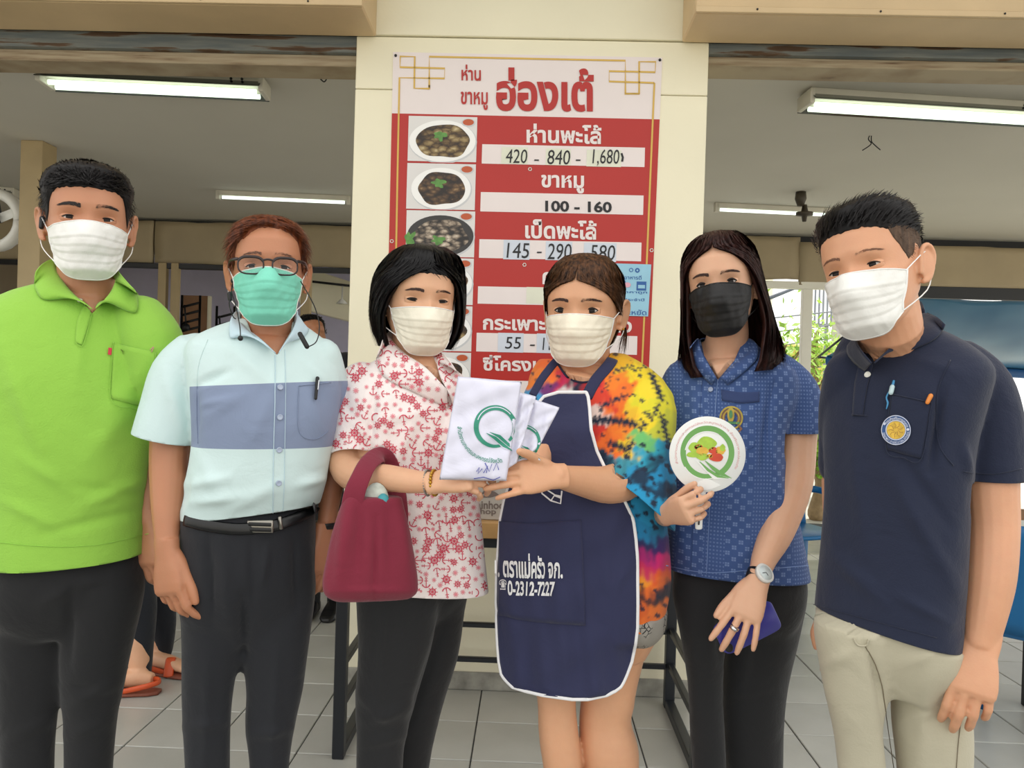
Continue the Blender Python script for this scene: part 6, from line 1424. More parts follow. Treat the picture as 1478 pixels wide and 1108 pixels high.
m_hb5 = hairm('dark_brown_hair', (22, 12, 12), (66, 38, 34), .4)
long_hair(h5, p5, m_hb5, T5, [(.128, 0), (.080, 2), (.068, 20), (.046, 44), (.02, 57), (-.04, 60), (-.09, 60), (-.14, 46), (-.20, 34)], [(.128, 0), (.080, 2), (.068, 20), (.048, 44), (.02, 60), (-.04, 68), (-.09, 68), (-.14, 50), (-.20, 36)], 2600, 7, .0030, curl=.03, spread=.008)
world_part('ear_stud', mesh(*ball(h5.w((.079, -.004, -.026)), .0026, 8, 6)), m_silv, p5)
tr5 = [rows([(800, 970, 1160, 1.76, .56), (850, 970, 1163, 1.76, .54), (895, 985, 1150, 1.76, .42), (925, 1010, 1120, 1.76, .3)], Y5, .66, -4),
       rows([(800, 982, 1060, 1.77, .7), (850, 970, 1062, 1.755, .85), (906, 979, 1052), (980, 991, 1044), (1050, 995, 1046), (1108, 999, 1048), (1200, 1004, 1048), (1370, 1010, 1046)], 1.73, .95),
       rows([(800, 1066, 1160, 1.77, .9), (850, 1062, 1166, 1.77, 1.0), (906, 1046, 1155), (980, 1040, 1138), (1050, 1042, 1131), (1108, 1046, 1130), (1200, 1056, 1126), (1350, 1066, 1118)], 1.79, .95)]
_, tro = trousers(tr5, p5, m_blackc, [(1040, 860, 1040, 960, -.006, 7), (1090, 880, 1070, 1000, .004, 8), (1000, 900, 1005, 1040, .003, 8), (1050, 1000, 1120, 990, .003, 9)], seed=5)
shoes(p5, [(P(1028, 1360, 1.73).x, 1.72, .0), (P(1092, 1360, 1.79).x, 1.78, .0)], m_shoe)
tuck(tro, t5, (940, 1190), (760, 828), .009, .05, .01)
# watch and ring
wt_ = root('wristwatch', P(1090, 838, 1.55), 'round white faced wristwatch with black strap above the blue phone', 'watch'); m_wf = mat('watch_face', (206, 216, 216), .3, .05, 90); m_case = mat('watch_case', (222, 222, 218), .25, .02)
wc = P(1094, 834, 1.583); ax = (P(1094, 838, 1.575)-P(1103, 806, 1.62)).normalized(); vv = Vector((0, -1, 0)); vv = (vv-ax*vv.dot(ax)).normalized(); uu = ax.cross(vv)
world_part('strap', mesh(*tube([wc-ax*.010, wc+ax*.010], [(.0255, .0195)]*2, 28, 2, ref=vv, rounded=False)), m_black, wt_)
fc = wc+vv*.021+uu*.001
world_part('case', mesh(*loft([ring(fc-vv*.004, uu*.0195, ax*.0195, 2, 32), ring(fc+vv*.004, uu*.0205, ax*.0205, 2, 32), ring(fc+vv*.005, uu*.0185, ax*.0185, 2, 32)])), m_case, wt_)
world_part('dial', mesh(*loft([ring(fc+vv*.0051, uu*.0155, ax*.0155, 2, 32), ring(fc+vv*.0056, uu*.0155, ax*.0155, 2, 32)])), m_wf, wt_)
for a_, l_ in ((.8, .010), (2.6, .007)): d_ = uu*math.cos(a_)+ax*math.sin(a_); world_part('watch_hand', mesh(*cyl(fc+vv*.006, fc+vv*.006+d_*l_, .0007, 6)), m_dark, wt_)
rg = root('finger_ring', P(1066, 925, 1.54), 'silver ring on the hand over the blue phone', 'ring')
rp = tp5[1][0]-tp5[1][1]*.056; rd = tp5[1][1]
world_part('band', mesh(*tube([rp-rd*.0025, rp+rd*.0025], [.0092, .0092], 18, 2, rounded=False)), mat('silver', (210, 210, 212), .2, metal=1), rg)
# phone behind her fingers
ph = root('phone', P(1085, 905, 1.59), 'blue cased phone held against black trousers', 'phone'); m_ph = mat('blue_phone_case', (62, 62, 158), .35, .03)
A_p, B_p, C_p, D_p = P(1030, 906, 1.555), P(1113, 866, 1.60), P(1140, 912, 1.60), P(1050, 950, 1.555)
uu_ = (B_p-A_p); vv_ = (D_p-A_p); nn_ = uu_.cross(vv_).normalized(); nn_ = nn_ if nn_.y > 0 else -nn_; ctr = (A_p+B_p+C_p+D_p)/4
off_ = Vector((0, .014, 0))
rr_ = [ring(ctr+off_+nn_*z_, uu_*.5*k_, vv_*.5*k_, 7, 48) for z_, k_ in ((0, .97), (.0015, 1.0), (.008, 1.0), (.0095, .97))]
world_part('case', mesh(*loft(rr_)), m_ph, ph)
cc = P(1054, 938, 1.55)+off_-nn_*.001
world_part('camera_lens', mesh(*loft([ring(cc, uu_.normalized()*.009, vv_.normalized()*.009, 2, 24), ring(cc-nn_*.002, uu_.normalized()*.009, vv_.normalized()*.009, 2, 24), ring(cc-nn_*.0025, uu_.normalized()*.006, vv_.normalized()*.006, 2, 24)])), m_black, ph)
# round hand fan
YF_ = 1.525; fn = root('hand_fan', P(1021, 680, YF_), 'round white plastic hand fan printed with a green ring and vegetables', 'hand fan')
m_fan = mat('white_fan_plastic', (238, 240, 238), .4, .01); m_fg = mat('fan_green', (112, 170, 92), .5, .03); m_fr = mat('fan_red', (208, 72, 46), .5, .1, 60); m_fy = mat('fan_yellow', (226, 180, 70), .5, .1, 60); m_fl = mat('fan_lime', (168, 204, 72), .5, .15, 60); m_fp = mat('fan_pink_print', (226, 160, 160), .5)
cF = P(1021, 655.5, YF_); rF = 54.5*YF_/F
world_part('disc', mesh(*loft([ring(cF+Vector((0, z_, 0)), (rF*k_, 0, 0), (0, 0, rF*k_), 2, 72) for z_, k_ in ((-.0012, .99), (-.0006, 1), (.0006, 1), (.0012, .99))])), m_fan, fn)
def fp(g, lay, m, nm): world_part(nm, mesh([P(x, y, YF_-.0013-.0003*lay) for x, y in g[0]], g[1]), m, fn, False)
fp(annulus(1021, 653, 31, 39, -52, 308, n=70), 1, m_fg, 'ring_print')
fp(annulus(1021, 655, 31.5, 33, 190, 300, n=30), 2, m_fan, 'ring_gap'); fp(annulus(1019, 656, 34.5, 36, 60, 150, n=30), 2, m_fan, 'ring_gap')
fp(strip2([(1004, 664), (1018, 676), (1032, 688), (1056, 690)], [1, 5, 8, 1]), 3, m_fan, 'stem_gap'); fp(strip2([(1010, 666), (1022, 678), (1036, 687), (1052, 690)], [1, 4, 4, .6]), 4, m_fg, 'stem_print'); fp(strip2([(1018, 665), (1030, 676), (1042, 684), (1056, 690)], [1, 5, 5, .6]), 4, m_fg, 'stem_print')
for (x, y, a, b, mm) in ((1020, 640, 14, 10, m_fl), (1003, 646, 9, 8, m_fl), (1008, 645, 6, 4, m_fr), (1014, 651, 9, 6, m_fy), (1030, 650, 7, 5, m_fr), (1040, 650, 7, 6, m_fy), (1000, 656, 9, 4, m_fl), (1014, 659, 9, 5, m_fl), (1034, 660, 10, 6, m_fr), (1024, 658, 5, 3, m_fy), (1043, 646, 4, 5, m_fl)):
    fp(ell(x, y, a, b, 24, .06, int(x)), 3+(x % 5)*.3, mm, 'vegetable_print')
txts = 'สำนักงานเกษตรและสหกรณ์จังหวัดสมุทรปราการ ส่งเสริมอาหารปลอดภัย'
def arctext(s, cx, cy, r, a0, a1, h, bold=.0):
    g = textgeo(s, 1, bold); xs = [v[0] for v in g[0]]; lo, hi = min(xs), max(xs); ys_ = [v[1] for v in g[0]]; k = h/(max(ys_)-min(ys_)); out = []
    for x, y in g[0]:
        a = math.radians(a0+(a1-a0)*(x-lo)/(hi-lo)); sgn = 1 if a1 > a0 else -1; R__ = r+(y-min(ys_))*k*sgn; out.append((cx+math.cos(a)*R__, cy+math.sin(a)*R__))
    return out, g[1]
fp(arctext(txts, 1021, 655, 43, 162, 388, 5), 2, m_fp, 'lettering')
hd_ = [P(1017, 700, YF_+.002), P(1012, 720, YF_+.002), P(1009, 745, YF_+.002), P(1008.5, 762, YF_+.002)]
world_part('handle', mesh(*tube(hd_, [(.0065, .003), (.0065, .003), (.0075, .003), (.007, .003)], 14, 4)), m_fan, fn)
world_part('handle_flare', mesh([P(1000, 700, YF_-.002), P(1019, 690, YF_-.002), P(1040, 700, YF_-.002), P(1026, 706, YF_-.002), P(1011, 708, YF_-.002)]+[P(1000, 700, YF_+.003), P(1019, 690, YF_+.003), P(1040, 700, YF_+.003), P(1026, 706, YF_+.003), P(1011, 708, YF_+.003)], [(0, 1, 2, 3, 4), (9, 8, 7, 6, 5)]+[(i, i+5, (i+1) % 5+5, (i+1) % 5) for i in range(5)]), m_fan, fn, False)
world_part('hanging_hole', mesh(*tube([P(1009, 752, YF_-.0022), P(1008.6, 757, YF_-.0022)], [(.0015, .0006)]*2, 8, 2)), m_dark, fn)
# ================================================================== 6. man in the navy polo shirt
Y6 = 1.44
p6 = root('person', (P(1285, 900, Y6).x, Y6, 0), 'man in navy polo shirt with round yellow badge, khaki trousers and white mask', 'person', None)
h6 = Head((1231, 389), 1.34, yaw_=-24, pitch_=2, roll_=-9, sc=1.0, wide=1.02)
sk6 = skinm('skin_medium', (218, 164, 128))
torso6 = [(468, 1232, 1340, 1.47, .8), (495, 1206, 1392, 1.46, .6), (530, 1190, 1428, 1.45, .56), (575, 1184, 1420, 1.44, .6), (640, 1184, 1404, 1.44, .64), (720, 1186, 1396, 1.44, .66), (800, 1180, 1392, 1.44, .66), (880, 1172, 1386, 1.44, .66), (950, 1168, 1382, 1.44, .66), (980, 1168, 1382, 1.44, .66)]
arm6 = [(1418, 550, 1.43, 36), (1430, 620, 1.42, 37), (1430, 700, 1.41, 36), (1433, 760, 1.40, 34), (1430, 830, 1.38, 32.5), (1422, 885, 1.37, 28), (1417, 925, 1.36, 23.5, .8)]
arm6b = [(1215, 560, 1.48, 28), (1214, 640, 1.53, 26), (1208, 720, 1.56, 20), (1214, 800, 1.57, 18), (1222, 860, 1.56, 14)]
g_body = h6.geo()+[tube([h6.w((0, .018, -.03)), h6.w((0, .024, -.10)), P(1286, 500, 1.47), P(1292, 545, 1.45)], [.056, .055, .059, .074], 24), inset(rows(torso6[:5], Y6, delta=-20), .012), tpx(arm6), tpx(arm6b)]
hg, tp6 = hand(P(1416, 928, 1.36), P(1406, 980, 1.345), (-.42, -.90, .05), side=-1, curls=[(20, 26, 16), (18, 28, 18), (20, 30, 20), (24, 34, 22)], sc=.98, splay=(3, 1, -2, -5), thumb=(24, 14, 6), wr=.030); g_body += hg
hg, _ = hand(P(1222, 862, 1.56), P(1224, 890, 1.56), (.6, .7, 0), side=1, curl=(25, 35, 25)); g_body += hg
body6, body6o = finish_body(g_body, p6, sk6)
eyes(h6, sk6, p6, openh=(.0036, .0026), w=.0135, tilt=.0010, browm=mat('brow_soft', (120, 84, 66), .7), brow=(.021, .0205, .004, .0045, 150))
nav = clothm('navy_polo', (26, 34, 58), .9, 330, .4, .05)
me = union([rows(torso6, Y6, delta=-20), tpx([(1385, 530, 1.44, 40), (1412, 560, 1.43, 44), (1428, 610, 1.42, 44), (1432, 660, 1.415, 43), (1433, 694, 1.41, 42), (1433, 720, 1.41, 42)]), tpx([(1225, 540, 1.48, 34), (1216, 590, 1.51, 32), (1214, 640, 1.53, 30), (1212, 672, 1.54, 29)])], .005, 5)
wobble(me, .0016, 8, 5, 11, 35)
creases(me, [(1360, 560, 1345, 680, -.010, 7), (1290, 690, 1380, 850, .005, 12), (1300, 660, 1370, 760, -.004, 9), (1390, 640, 1400, 690, .005, 7), (1230, 620, 1250, 800, .004, 14), (1200, 800, 1280, 870, .004, 12), (1300, 860, 1370, 900, .004, 8), (1215, 520, 1240, 500, .003, 7), (1330, 520, 1390, 540, .003, 10)])
cuts(me, [((1433, 692, 1.41), (1433, 720, 1.41), .09)])
a1_, a2_ = P(1170, 889, 1.42), P(1352, 940, 1.36); dd_ = (a2_-a1_); sl = dd_.z/dd_.x; bisect_cut(me, P(1262, 915, 1.36), Vector((sl, 0, -1)))
cut_poly(me, [(1240, 470), (1246, 492), (1261, 522), (1290, 500), (1330, 462)], 1.34, 1.47)
t6 = bvh(me); tuck(body6o, t6, (1170, 1350), (506, 690)); tuck(body6o, t6, (1350, 1478), (474, 690)); world_part('polo_shirt', tcut(me, .0025), nav, p6)
collar(p6, t6, nav, [[(1234, 486, 1.42), (1238, 498, 1.39), (1246, 510, 1.365), (1258, 524, 1.345)], [(1332, 452, 1.47), (1318, 468, 1.42), (1294, 492, 1.38), (1262, 524, 1.346)]], [[(1226, 500), (1224, 512), (1232, 524), (1250, 536)], [(1364, 468), (1350, 490), (1310, 508), (1284, 506)]], 1.38, .003, off=.004)
world_part('collar_stand', mesh(*tube([P(1332, 456, 1.47), P(1326, 446, 1.52), P(1300, 448, 1.56), P(1262, 462, 1.54), P(1236, 484, 1.46)], [(.004, .016)]*5, 8, 5, ref=(0, 0, 1))), nav, p6)
overlay(p6, t6, [(1261, 526), (1252, 560), (1246, 600)], [(1240, 520), (1234, 556), (1231, 600)], 14, 4, .002, nav, 'placket'); seam(p6, t6, [(1231, 598), (1254, 600)], .0008, .004, nav, 'placket_seam'); button(p6, t6, 1253, 541, .0058, m_btn)
overlay(p6, t6, [(1287, 568), (1344, 580)], [(1280, 648), (1330, 662)], 18, 12, .002, nav, 'pocket'); seam(p6, t6, [(1287, 568), (1280, 648), (1305, 660), (1330, 661), (1344, 580)], .0008, .0035, nav, 'pocket_seam'); seam(p6, t6, [(1287, 569), (1344, 581)], .0009, .004, nav, 'pocket_seam')
seam(p6, t6, [(1390, 680), (1432, 684), (1474, 676)], .0009, .001, nav, 'cuff_seam'); seam(p6, t6, [(1372, 520), (1352, 570), (1356, 640), (1376, 672)], .0010, .001, nav, 'armhole_seam'); seam(p6, t6, [(1174, 872), (1262, 896), (1352, 920)], .0007, .0008, nav, 'hem_seam')
m_bw = mat('badge_white', (206, 212, 230), .6, .1, 90); m_bb = mat('badge_blue', (44, 84, 140), .6, .1); m_by = mat('badge_yellow', (222, 184, 70), .6, .25, 120)
bx, by_ = 1294.5, 620.5
print2(p6, t6, disc(bx, by_, 21.5, 48, .98), .0045, m_bb, 'badge_field', maxl=8); print2(p6, t6, annulus(bx, by_, 20.2, 21.3, n=48, rx=.98), .0055, m_bw, 'badge_ring'); print2(p6, t6, annulus(bx, by_, 13.2, 14.6, n=40), .0055, m_bw, 'badge_ring'); print2(p6, t6, disc(bx, by_, 12.8, 36), .0055, m_by, 'badge_centre', maxl=5)
print2(p6, t6, arctext('กรมส่งเสริมการเกษตร', bx, by_, 15.2, 215, 345, 4.4, .02), .006, m_bw, 'lettering'); print2(p6, t6, arctext('DEPARTMENT OF AGRICULTURAL EXTENSION', bx, by_, 19.4, 168, 8, 3.4, .01), .006, m_bw, 'lettering')
for x_, y_ in ((bx-16, by_-9), (bx+17, by_-1)): print2(p6, t6, disc(x_, y_, 2, 10), .006, m_bw, 'badge_star')
m_fig = mat('badge_relief', (186, 140, 60), .6, .2, 150)
for k in range(9): a_ = k*.7; print2(p6, t6, strip2([(bx+3*math.cos(a_), by_+3*math.sin(a_)), (bx+7*math.cos(a_+.5), by_+7*math.sin(a_+.5)), (bx+11*math.cos(a_+.3), by_+11*math.sin(a_+.3))], 1.1), .006, m_fig, 'badge_figure')
pn = root('pen', P(1290, 565, 1.30), 'blue and clear pen clipped in the navy polo breast pocket', 'pen'); m_pb = mat('pen_blue', (64, 140, 190), .3)
q0, q1 = cast(1292, 552, t6, .007, 1.32)[0], cast(1288, 568, t6, .007, 1.32)[0]; world_part('cap', mesh(*tube([q0, (q0+q1)/2], [.002, .0026], 8)), m_pb, pn); world_part('barrel', mesh(*tube([(q0+q1)/2, q1], [.0042, .0042], 10)), mat('clear_plastic', (190, 214, 220), .15), pn); world_part('lanyard_end', mesh(*tube([cast(x_, y_, t6, .005, 1.32)[0] for x_, y_ in ((1286, 565), (1281, 574), (1283, 582), (1281, 590))], [.0018, .0014, .0018, .001], 6)), m_pb, pn)
pn = root('pen', P(1342, 575, 1.30), 'orange pen top poking from the corner of the navy pocket', 'pen'); q0, q1 = cast(1343, 572, t6, .006, 1.32)[0], cast(1339, 581, t6, .006, 1.32)[0]; world_part('barrel', mesh(*tube([q0, q1], [.004, .0034], 10)), mat('pen_orange', (230, 140, 60), .35), pn)
mask_part(h6, p6, m_maskw, m_loop, seed=6, top=-.008, bot=-.120, side_top=-.016, side_bot=-.086, nose=.014)
def line6(t):
    a = abs(math.degrees(t)); return float(np.interp(a, [0, 20, 42, 52, 58, 72, 84, 92, 105, 120, 180], [.066, .066, .060, .054, .053, .050, .052, .050, .045, .03, .0]))
short_hair(h6, p6, H_black, line6, lambda t, z: .008+.016*math.exp(-((z-.092)/.03)**2), lambda t, z: (.35, .5, .55) if abs(t) < 1.0 else (.0, 1, .1), 4600, .026, .4, .0019, 6, jit=.18)
m_fade = hairm('clipped_hair', (62, 50, 42), (104, 82, 66), .6)
def line6b(t):
    a = abs(math.degrees(t)); return float(np.interp(a, [0, 46, 54, 60, 74, 84, 92, 105, 120, 180], [.080, .070, .046, .034, .004, .010, .034, .018, -.03, -.055]))
short_hair(h6, p6, m_fade, line6b, lambda t, z: .0038, lambda t, z: (0, .6, -.8), 4200, .005, .5, .0010, 16, name='clipped_side_hair')
# ear loop charm and patterned lanyard at the nape
ch = root('ear_charm', P(1318, 436, 1.38), 'small black and white bow charm hanging by the ear of the navy polo man', 'charm')
for k in range(5): world_part('bead', mesh(*ball(P(1314+k*1.8, 424+k*3+(k % 2)*2, 1.375), .004, 8, 6)), (m_black, m_white)[k % 2], ch)
seam(p6, t6, [(1338, 452), (1350, 458), (1362, 468)], .0018, .006, m_dark, 'lanyard')
kh = clothm('khaki_cotton', (184, 178, 156), .85, 300, .3, .10)
tr6 = [rows([(860, 1174, 1386, 1.44, .62), (920, 1172, 1388, 1.44, .58), (965, 1185, 1375, 1.44, .44), (1000, 1215, 1340, 1.44, .3)], Y6, .66, -18),
       rows([(860, 1190, 1290, 1.43, .9), (905, 1172, 1292, 1.43, 1.0), (976, 1184, 1282), (1050, 1199, 1279), (1108, 1207, 1280), (1250, 1225, 1280), (1420, 1235, 1290), (1545, 1238, 1292)], 1.43, .95),
       rows([(860, 1292, 1388, 1.45, .9), (920, 1286, 1394, 1.45, 1.0), (980, 1284, 1400), (1045, 1285, 1405), (1108, 1292, 1404), (1250, 1300, 1392), (1420, 1308, 1384), (1535, 1310, 1384)], 1.45, .95)]
trm6, tro = trousers(tr6, p6, kh, [(1248, 925, 1275, 1010, -.006, 6), (1262, 940, 1285, 1108, -.004, 6), (1190, 960, 1230, 940, .004, 9), (1300, 960, 1370, 930, .004, 10), (1300, 1040, 1380, 1010, .004, 9), (1340, 960, 1330, 1100, .004, 12)], seed=6)
tuck(tro, t6, (1150, 1410), (840, 945), .007); tt6 = bvh(trm6); m_st = mat('khaki_stitch', (120, 108, 88), .8)
seam(p6, tt6, [(1232, 920), (1238, 930), (1250, 930), (1254, 922)], .0016, .002, kh, 'fly_flap'); seam(p6, tt6, [(1247, 930), (1262, 955), (1272, 985), (1276, 1012)], .0008, .001, m_st, 'fly_seam'); seam(p6, tt6, [(1276, 1012), (1283, 1060), (1290, 1108)], .0008, .001, m_st, 'inseam'); seam(p6, tt6, [(1392, 1000), (1384, 1060), (1380, 1108)], .0007, .001, m_st, 'side_seam')
shoes(p6, [(P(1262, 1540, 1.43).x, 1.40, -.02), (P(1345, 1540, 1.45).x, 1.42, .0)], m_shoe)
# ================================================================== gift packets held between the two women
m_film = clothm('white_folded_cloth', (222, 222, 240), .35, 120, .1, .02, .1); m_q = mat('green_logo_print', (44, 140, 116), .5, .05); m_pen_ = mat('blue_ink', (62, 72, 170), .6)
def packet(name, label, poly, Yc, th, seed, extra):
    r = root(name, P(sum(q[0] for q in poly)/4, sum(q[1] for q in poly)/4, Yc), label, 'packet', None)
    (A, B, C, D) = [Vector(q) for q in poly]; NX, NY = 36, 36; V, Fc = [], []
    for s in (0, 1):
        for j in range(NY+1):
            for i in range(NX+1):
                u, v = i/NX, j/NY; q = (A*(1-u)+B*u)*(1-v)+(D*(1-u)+C*u)*v
                e = (1-(2*u-1)**8)*(1-(2*v-1)**8); e = max(0, e)**.5
                f = .003*math.sin(u*5+v*9+seed)*math.sin(v*6-u*3)+.0015*math.sin(u*17-v*12+seed)+.0012*math.sin(v*25+u*9)
                gather = 1-.0*v
                V.append(P(q.x, q.y, Yc-.018*v+(-.5+s)*th*e-f*(1 if s == 0 else -1)*e))
    n = (NX+1)*(NY+1)
    for j in range(NY):
        for i in range(NX): a = j*(NX+1)+i; Fc.append((a, a+NX+1, a+NX+2, a+1)); Fc.append((a+n, a+1+n, a+NX+2+n, a+NX+1+n))
    for i in range(NX): Fc.append((i, i+1, i+1+n, i+n)); a = NY*(NX+1)+i; Fc.append((a, a+n, a+1+n, a+1))
    for j in range(NY): a = j*(NX+1); Fc.append((a, a+n, a+NX+1+n, a+NX+1)); a += NX; Fc.append((a, a+NX+1, a+NX+1+n, a+n))
    me_ = mesh(V, Fc); bm = bmesh.new(); bm.from_mesh(me_); bmesh.ops.remove_doubles(bm, verts=bm.verts, dist=.0002); bmesh.ops.recalc_face_normals(bm, faces=bm.faces); bm.to_mesh(me_); bm.free()
    tr = bvh([me_]); world_part('folded_cloth', me_.copy(), m_film, r); extra(r, tr); return r
def qlogo(r, tr, cx, cy, R_, m=m_q):
    pr = lambda g, off, mm, nm: print2(r, tr, subdiv2(g, 7), off, mm, nm, 1.4)
    pr(annulus(cx, cy, R_*.76, R_, 75, 405, n=60, taper=lambda f: .55+.45*math.sin(math.pi*f)), .001, m, 'logo_ring')
    pr(annulus(cx+R_*.02, cy-R_*.02, R_*.86, R_*.90, 200, 320, n=24), .0014, m_film, 'logo_gap')
    pr(strip2([(cx-R_*.42, cy+R_*.28), (cx+R_*.1, cy+R_*.50), (cx+R_*.5, cy+R_*.86), (cx+R_*.95, cy+R_*1.12)], [.5, R_*.34, R_*.36, .6]), .0014, m_film, 'stem_gap')
    pr(strip2([(cx-R_*.42, cy+R_*.28), (cx+R_*.0, cy+R_*.5), (cx+R_*.4, cy+R_*.86), (cx+R_*.8, cy+R_*1.12)], [.5, R_*.15, R_*.15, .6]), .0018, m, 'logo_stem'); pr(strip2([(cx-R_*.25, cy+R_*.24), (cx+R_*.18, cy+R_*.42), (cx+R_*.6, cy+R_*.82), (cx+R_*.95, cy+R_*1.08)], [.5, R_*.14, R_*.14, .6]), .0018, m, 'logo_stem')
def ex_back(r, tr):
    qlogo(r, tr, 757, 637, 24); print2(r, tr, fitbox(textgeo('จังหวัดสมุทร', 1, .01), 733, 661, 772, 671, -.35), .0016, m_q, 'lettering', 1.4)
def ex_mid(r, tr): print2(r, tr, strip2([(724, 668), (727, 676), (731, 672)], .9), .0016, m_pen_, 'handwriting', 1.4)
def ex_front(r, tr):
    qlogo(r, tr, 715, 616, 31.5); print2(r, tr, arctext('สำนักงานเกษตรและสหกรณ์จังหวัด', 714, 614, 54, 178, 78, 7, .01), .0016, m_q, 'lettering', 1.4)
    for g_ in (strip2([(688, 680), (692, 674), (690, 683), (696, 676), (698, 682), (704, 672), (702, 682)], 1.2), strip2([(700, 668), (706, 680), (710, 669), (712, 679), (717, 668), (720, 678)], 1.2), strip2([(684, 690), (698, 688), (712, 692), (722, 688)], 1.1)): print2(r, tr, g_, .0016, m_pen_, 'handwriting', 1.4)
packet('cloth_packet', 'rearmost folded white cloth packet with half hidden green ring logo', [(762, 573), (808, 588), (768, 664), (716, 694)], 1.425, .010, 3, ex_back)
packet('cloth_packet', 'middle folded white cloth packet squeezed between two others', [(748, 565), (774, 572), (746, 668), (704, 694)], 1.408, .010, 2, ex_mid)
packet('cloth_packet', 'front folded white cloth packet with full green ring logo', [(661, 543), (753, 551), (738, 640), (631, 686)], 1.395, .012, 1, lambda r, tr: None) if False else None
def front_packet():
    r = packet('cloth_packet', 'front folded white cloth packet with full green ring logo', [(661, 543), (753, 551), (731, 694), (634, 692)], 1.395, .012, 1, ex_front); return r
front_packet()
# ================================================================== people behind
p7 = root('person', (P(470, 700, 4.2).x, 4.2, 0), 'person in black top with head bowed, far behind the teal masked man', 'person', None)
h7 = Head((456, 476), 4.1, yaw_=25, pitch_=-28, sc=1.0); m_bt = clothm('black_top', (22, 24, 30), .9)
t7 = [(500, 455, 480, 4.22, .8), (512, 440, 500, 4.22, .6), (530, 424, 512, 4.2, .55), (580, 424, 512, 4.2, .6), (640, 430, 506, 4.2, .6), (700, 430, 506, 4.2, .6)]
g7 = h7.geo()+[tube([h7.w((0, .02, -.03)), P(462, 505, 4.2), P(468, 525, 4.2)], [.055, .055, .08], 20), inset(rows(t7[:4], 4.2), .012), tpx([(432, 530, 4.2, 15), (424, 590, 4.1, 13), (440, 625, 3.95, 10)]), tpx([(502, 530, 4.2, 15), (512, 590, 4.1, 13), (490, 625, 3.95, 10)])]
for x_, s_ in ((441, 1), (489, -1)): hg, _ = hand(P(x_, 626, 3.95), P(x_+s_*12, 632, 3.9), (0, -.3, 1), side=s_, curl=(25, 30, 20)); g7 += hg
finish_body(g7, p7, sk2, voxel=.006)
me = union([rows(t7, 4.2), tpx([(434, 525, 4.2, 18), (427, 560, 4.18, 18)]), tpx([(500, 525, 4.2, 18), (510, 560, 4.18, 18)])], .01, 4); world_part('top', me, m_bt, p7)
short_hair(h7, p7, H_black, line1, lambda t, z: .016, lambda t, z: (math.sin(t)*.3, -1, .1), 1200, .02, .4, .004, 77)
trousers([rows([(690, 430, 506), (760, 432, 504, 0, .4)], 4.2, .6), rows([(700, 432, 468), (800, 436, 466), (884, 438, 462)], 4.18, .9), rows([(700, 468, 504), (800, 470, 500), (882, 472, 496)], 4.22, .9)], p7, m_blackc, [], voxel=.012)
shoes(p7, [(P(450, 884, 4.18).x, 4.16, 0), (P(484, 882, 4.22).x, 4.2, 0)], m_shoe)
Y8 = 3.2
p8 = root('person', (P(200, 900, Y8).x, Y8, 0), 'person in black trousers and orange sandals mostly hidden behind lime shirted man', 'person', None)
h8 = Head((150, 480), 3.1, yaw_=40, pitch_=-10, sc=.9)
t8 = [(508, 125, 172, 3.2, .8), (530, 105, 195, 3.2, .6), (600, 100, 205, 3.2, .6), (680, 105, 206, 3.2, .6), (760, 110, 212, 3.2, .6)]
g8 = h8.geo()+[tube([h8.w((0, .02, -.03)), P(148, 510, 3.2), P(150, 535, 3.2)], [.05, .055, .08], 20), inset(rows(t8[:4], 3.2), .012), tpx([(115, 540, 3.2, 17), (102, 620, 3.15, 14), (120, 680, 3.0, 10)]), tpx([(188, 540, 3.2, 17), (196, 620, 3.1, 14), (180, 680, 2.95, 10)]),
    tpx([(160, 660, 3.2, 24), (170, 780, 3.16, 24), (198, 930, 3.12, 17), (200, 972, 3.12, 13)]), tpx([(165, 660, 3.22, 24), (190, 780, 3.27, 22), (228, 900, 3.32, 15), (230, 945, 3.32, 11)])]
for x_, s_ in ((121, 1), (179, -1)): hg, _ = hand(P(x_, 682, 2.97), P(x_+s_*14, 690, 2.95), (0, -.3, 1), side=s_, curl=(25, 30, 20), sc=.9); g8 += hg
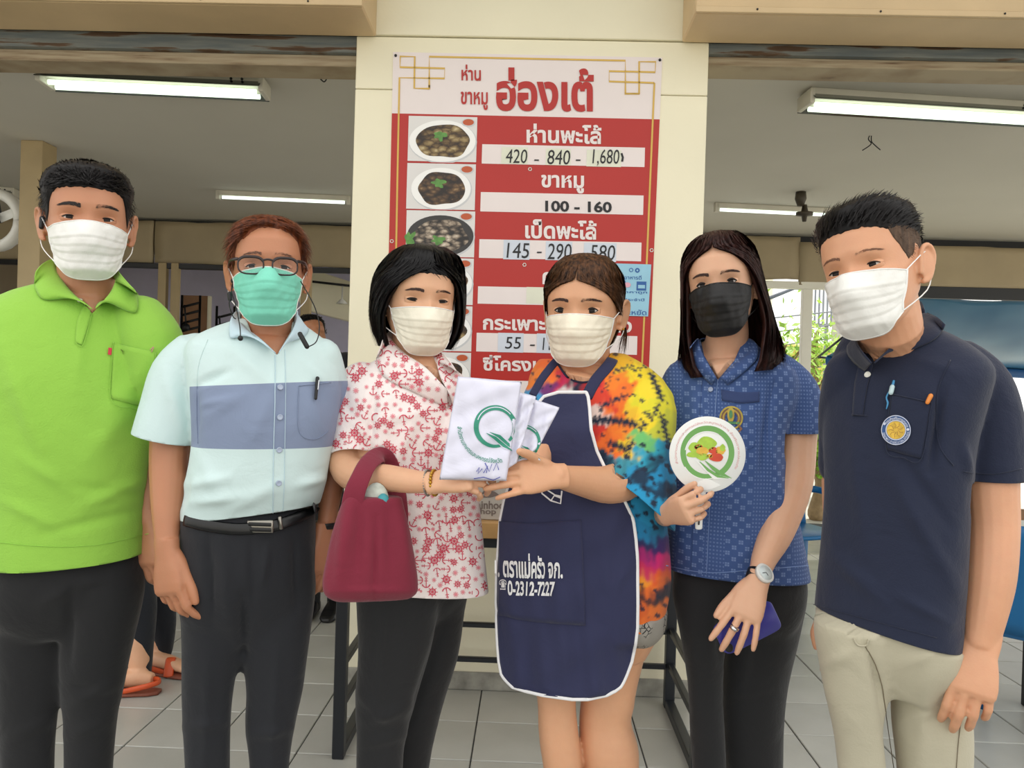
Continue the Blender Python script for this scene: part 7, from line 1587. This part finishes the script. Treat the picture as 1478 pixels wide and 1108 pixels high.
for (ax_, az_, fx) in ((P(200, 985, 3.12), 0, -1), (P(236, 955, 3.32), 0, 1)):
    g8 += [loft([ring(Vector((ax_.x+fx*q*.02-fx*0+(-.07+q*.22)*(-1 if fx < 0 else 1)*1.0*(1), ax_.y-.02-q*.05, h_/2+.02)), (0, w_, 0), (0, 0, h_/2), 2.4, 16) for q, w_, h_ in ((.0, .022, .05), (.2, .03, .07), (.5, .035, .06), (.8, .042, .035), (1.0, .03, .018))])]
finish_body(g8, p8, sk3, voxel=.006)
world_part('top', union([rows(t8, 3.2)], .01, 4), m_bt, p8)
short_hair(h8, p8, H_black, line1, lambda t, z: .018, lambda t, z: (0, 1, -.5), 1000, .03, .3, .004, 78)
trousers([rows([(740, 108, 214), (800, 120, 215), (850, 150, 215, 0, .4)], 3.2, .6), rows([(760, 120, 205, 3.15), (850, 160, 226), (900, 178, 226), (940, 182, 222), (978, 184, 219)], 3.13, .9), rows([(760, 160, 214, 3.25), (840, 195, 250), (900, 214, 255), (948, 228, 248)], 3.32, .9)], p8, clothm('dark_navy_trousers', (14, 20, 30), .85), [(190, 965, 220, 960, .004, 6), (185, 955, 222, 950, -.004, 5)], voxel=.01, seed=8)
m_or = mat('orange_sandal', (208, 84, 40), .45, .06); m_so = mat('brown_sole', (128, 70, 52), .6)
for (c_, fx) in ((P(200, 996, 3.10), -1), (P(236, 962, 3.32), 1)):
    s_ = root('sandal', (c_.x, c_.y-.03, 0), 'orange sandal on the nearer foot behind lime shirted man' if fx < 0 else 'orange sandal on the farther foot behind lime shirted man', 'sandal', None)
    link('sole', mesh(*loft([ring(Vector(((-.07+q*.25)*fx, -.005-q*.045, .009)), (0, w_, 0), (0, 0, .009), 3, 18) for q, w_ in ((-.12, .02), (0, .034), (.3, .036), (.7, .046), (1.0, .036), (1.05, .02))])), m_so, s_)
    link('heel_strap', mesh(*tube([Vector((.04*fx, -.05, .02)), Vector((-.06*fx, -.045, .045)), Vector((-.10*fx, -.005, .05)), Vector((-.06*fx, .035, .045)), Vector((.04*fx, .03, .02))], [(.006, .011)]*5, 8, 5, ref=(0, 0, 1))), m_or, s_)
    link('toe_strap', mesh(*tube([Vector((.07*fx, -.075, .015)), Vector((.06*fx, -.03, .075)), Vector((.05*fx, .025, .015))], [(.02, .004)]*3, 8, 5, ref=(0, 0, 1))), m_or, s_)
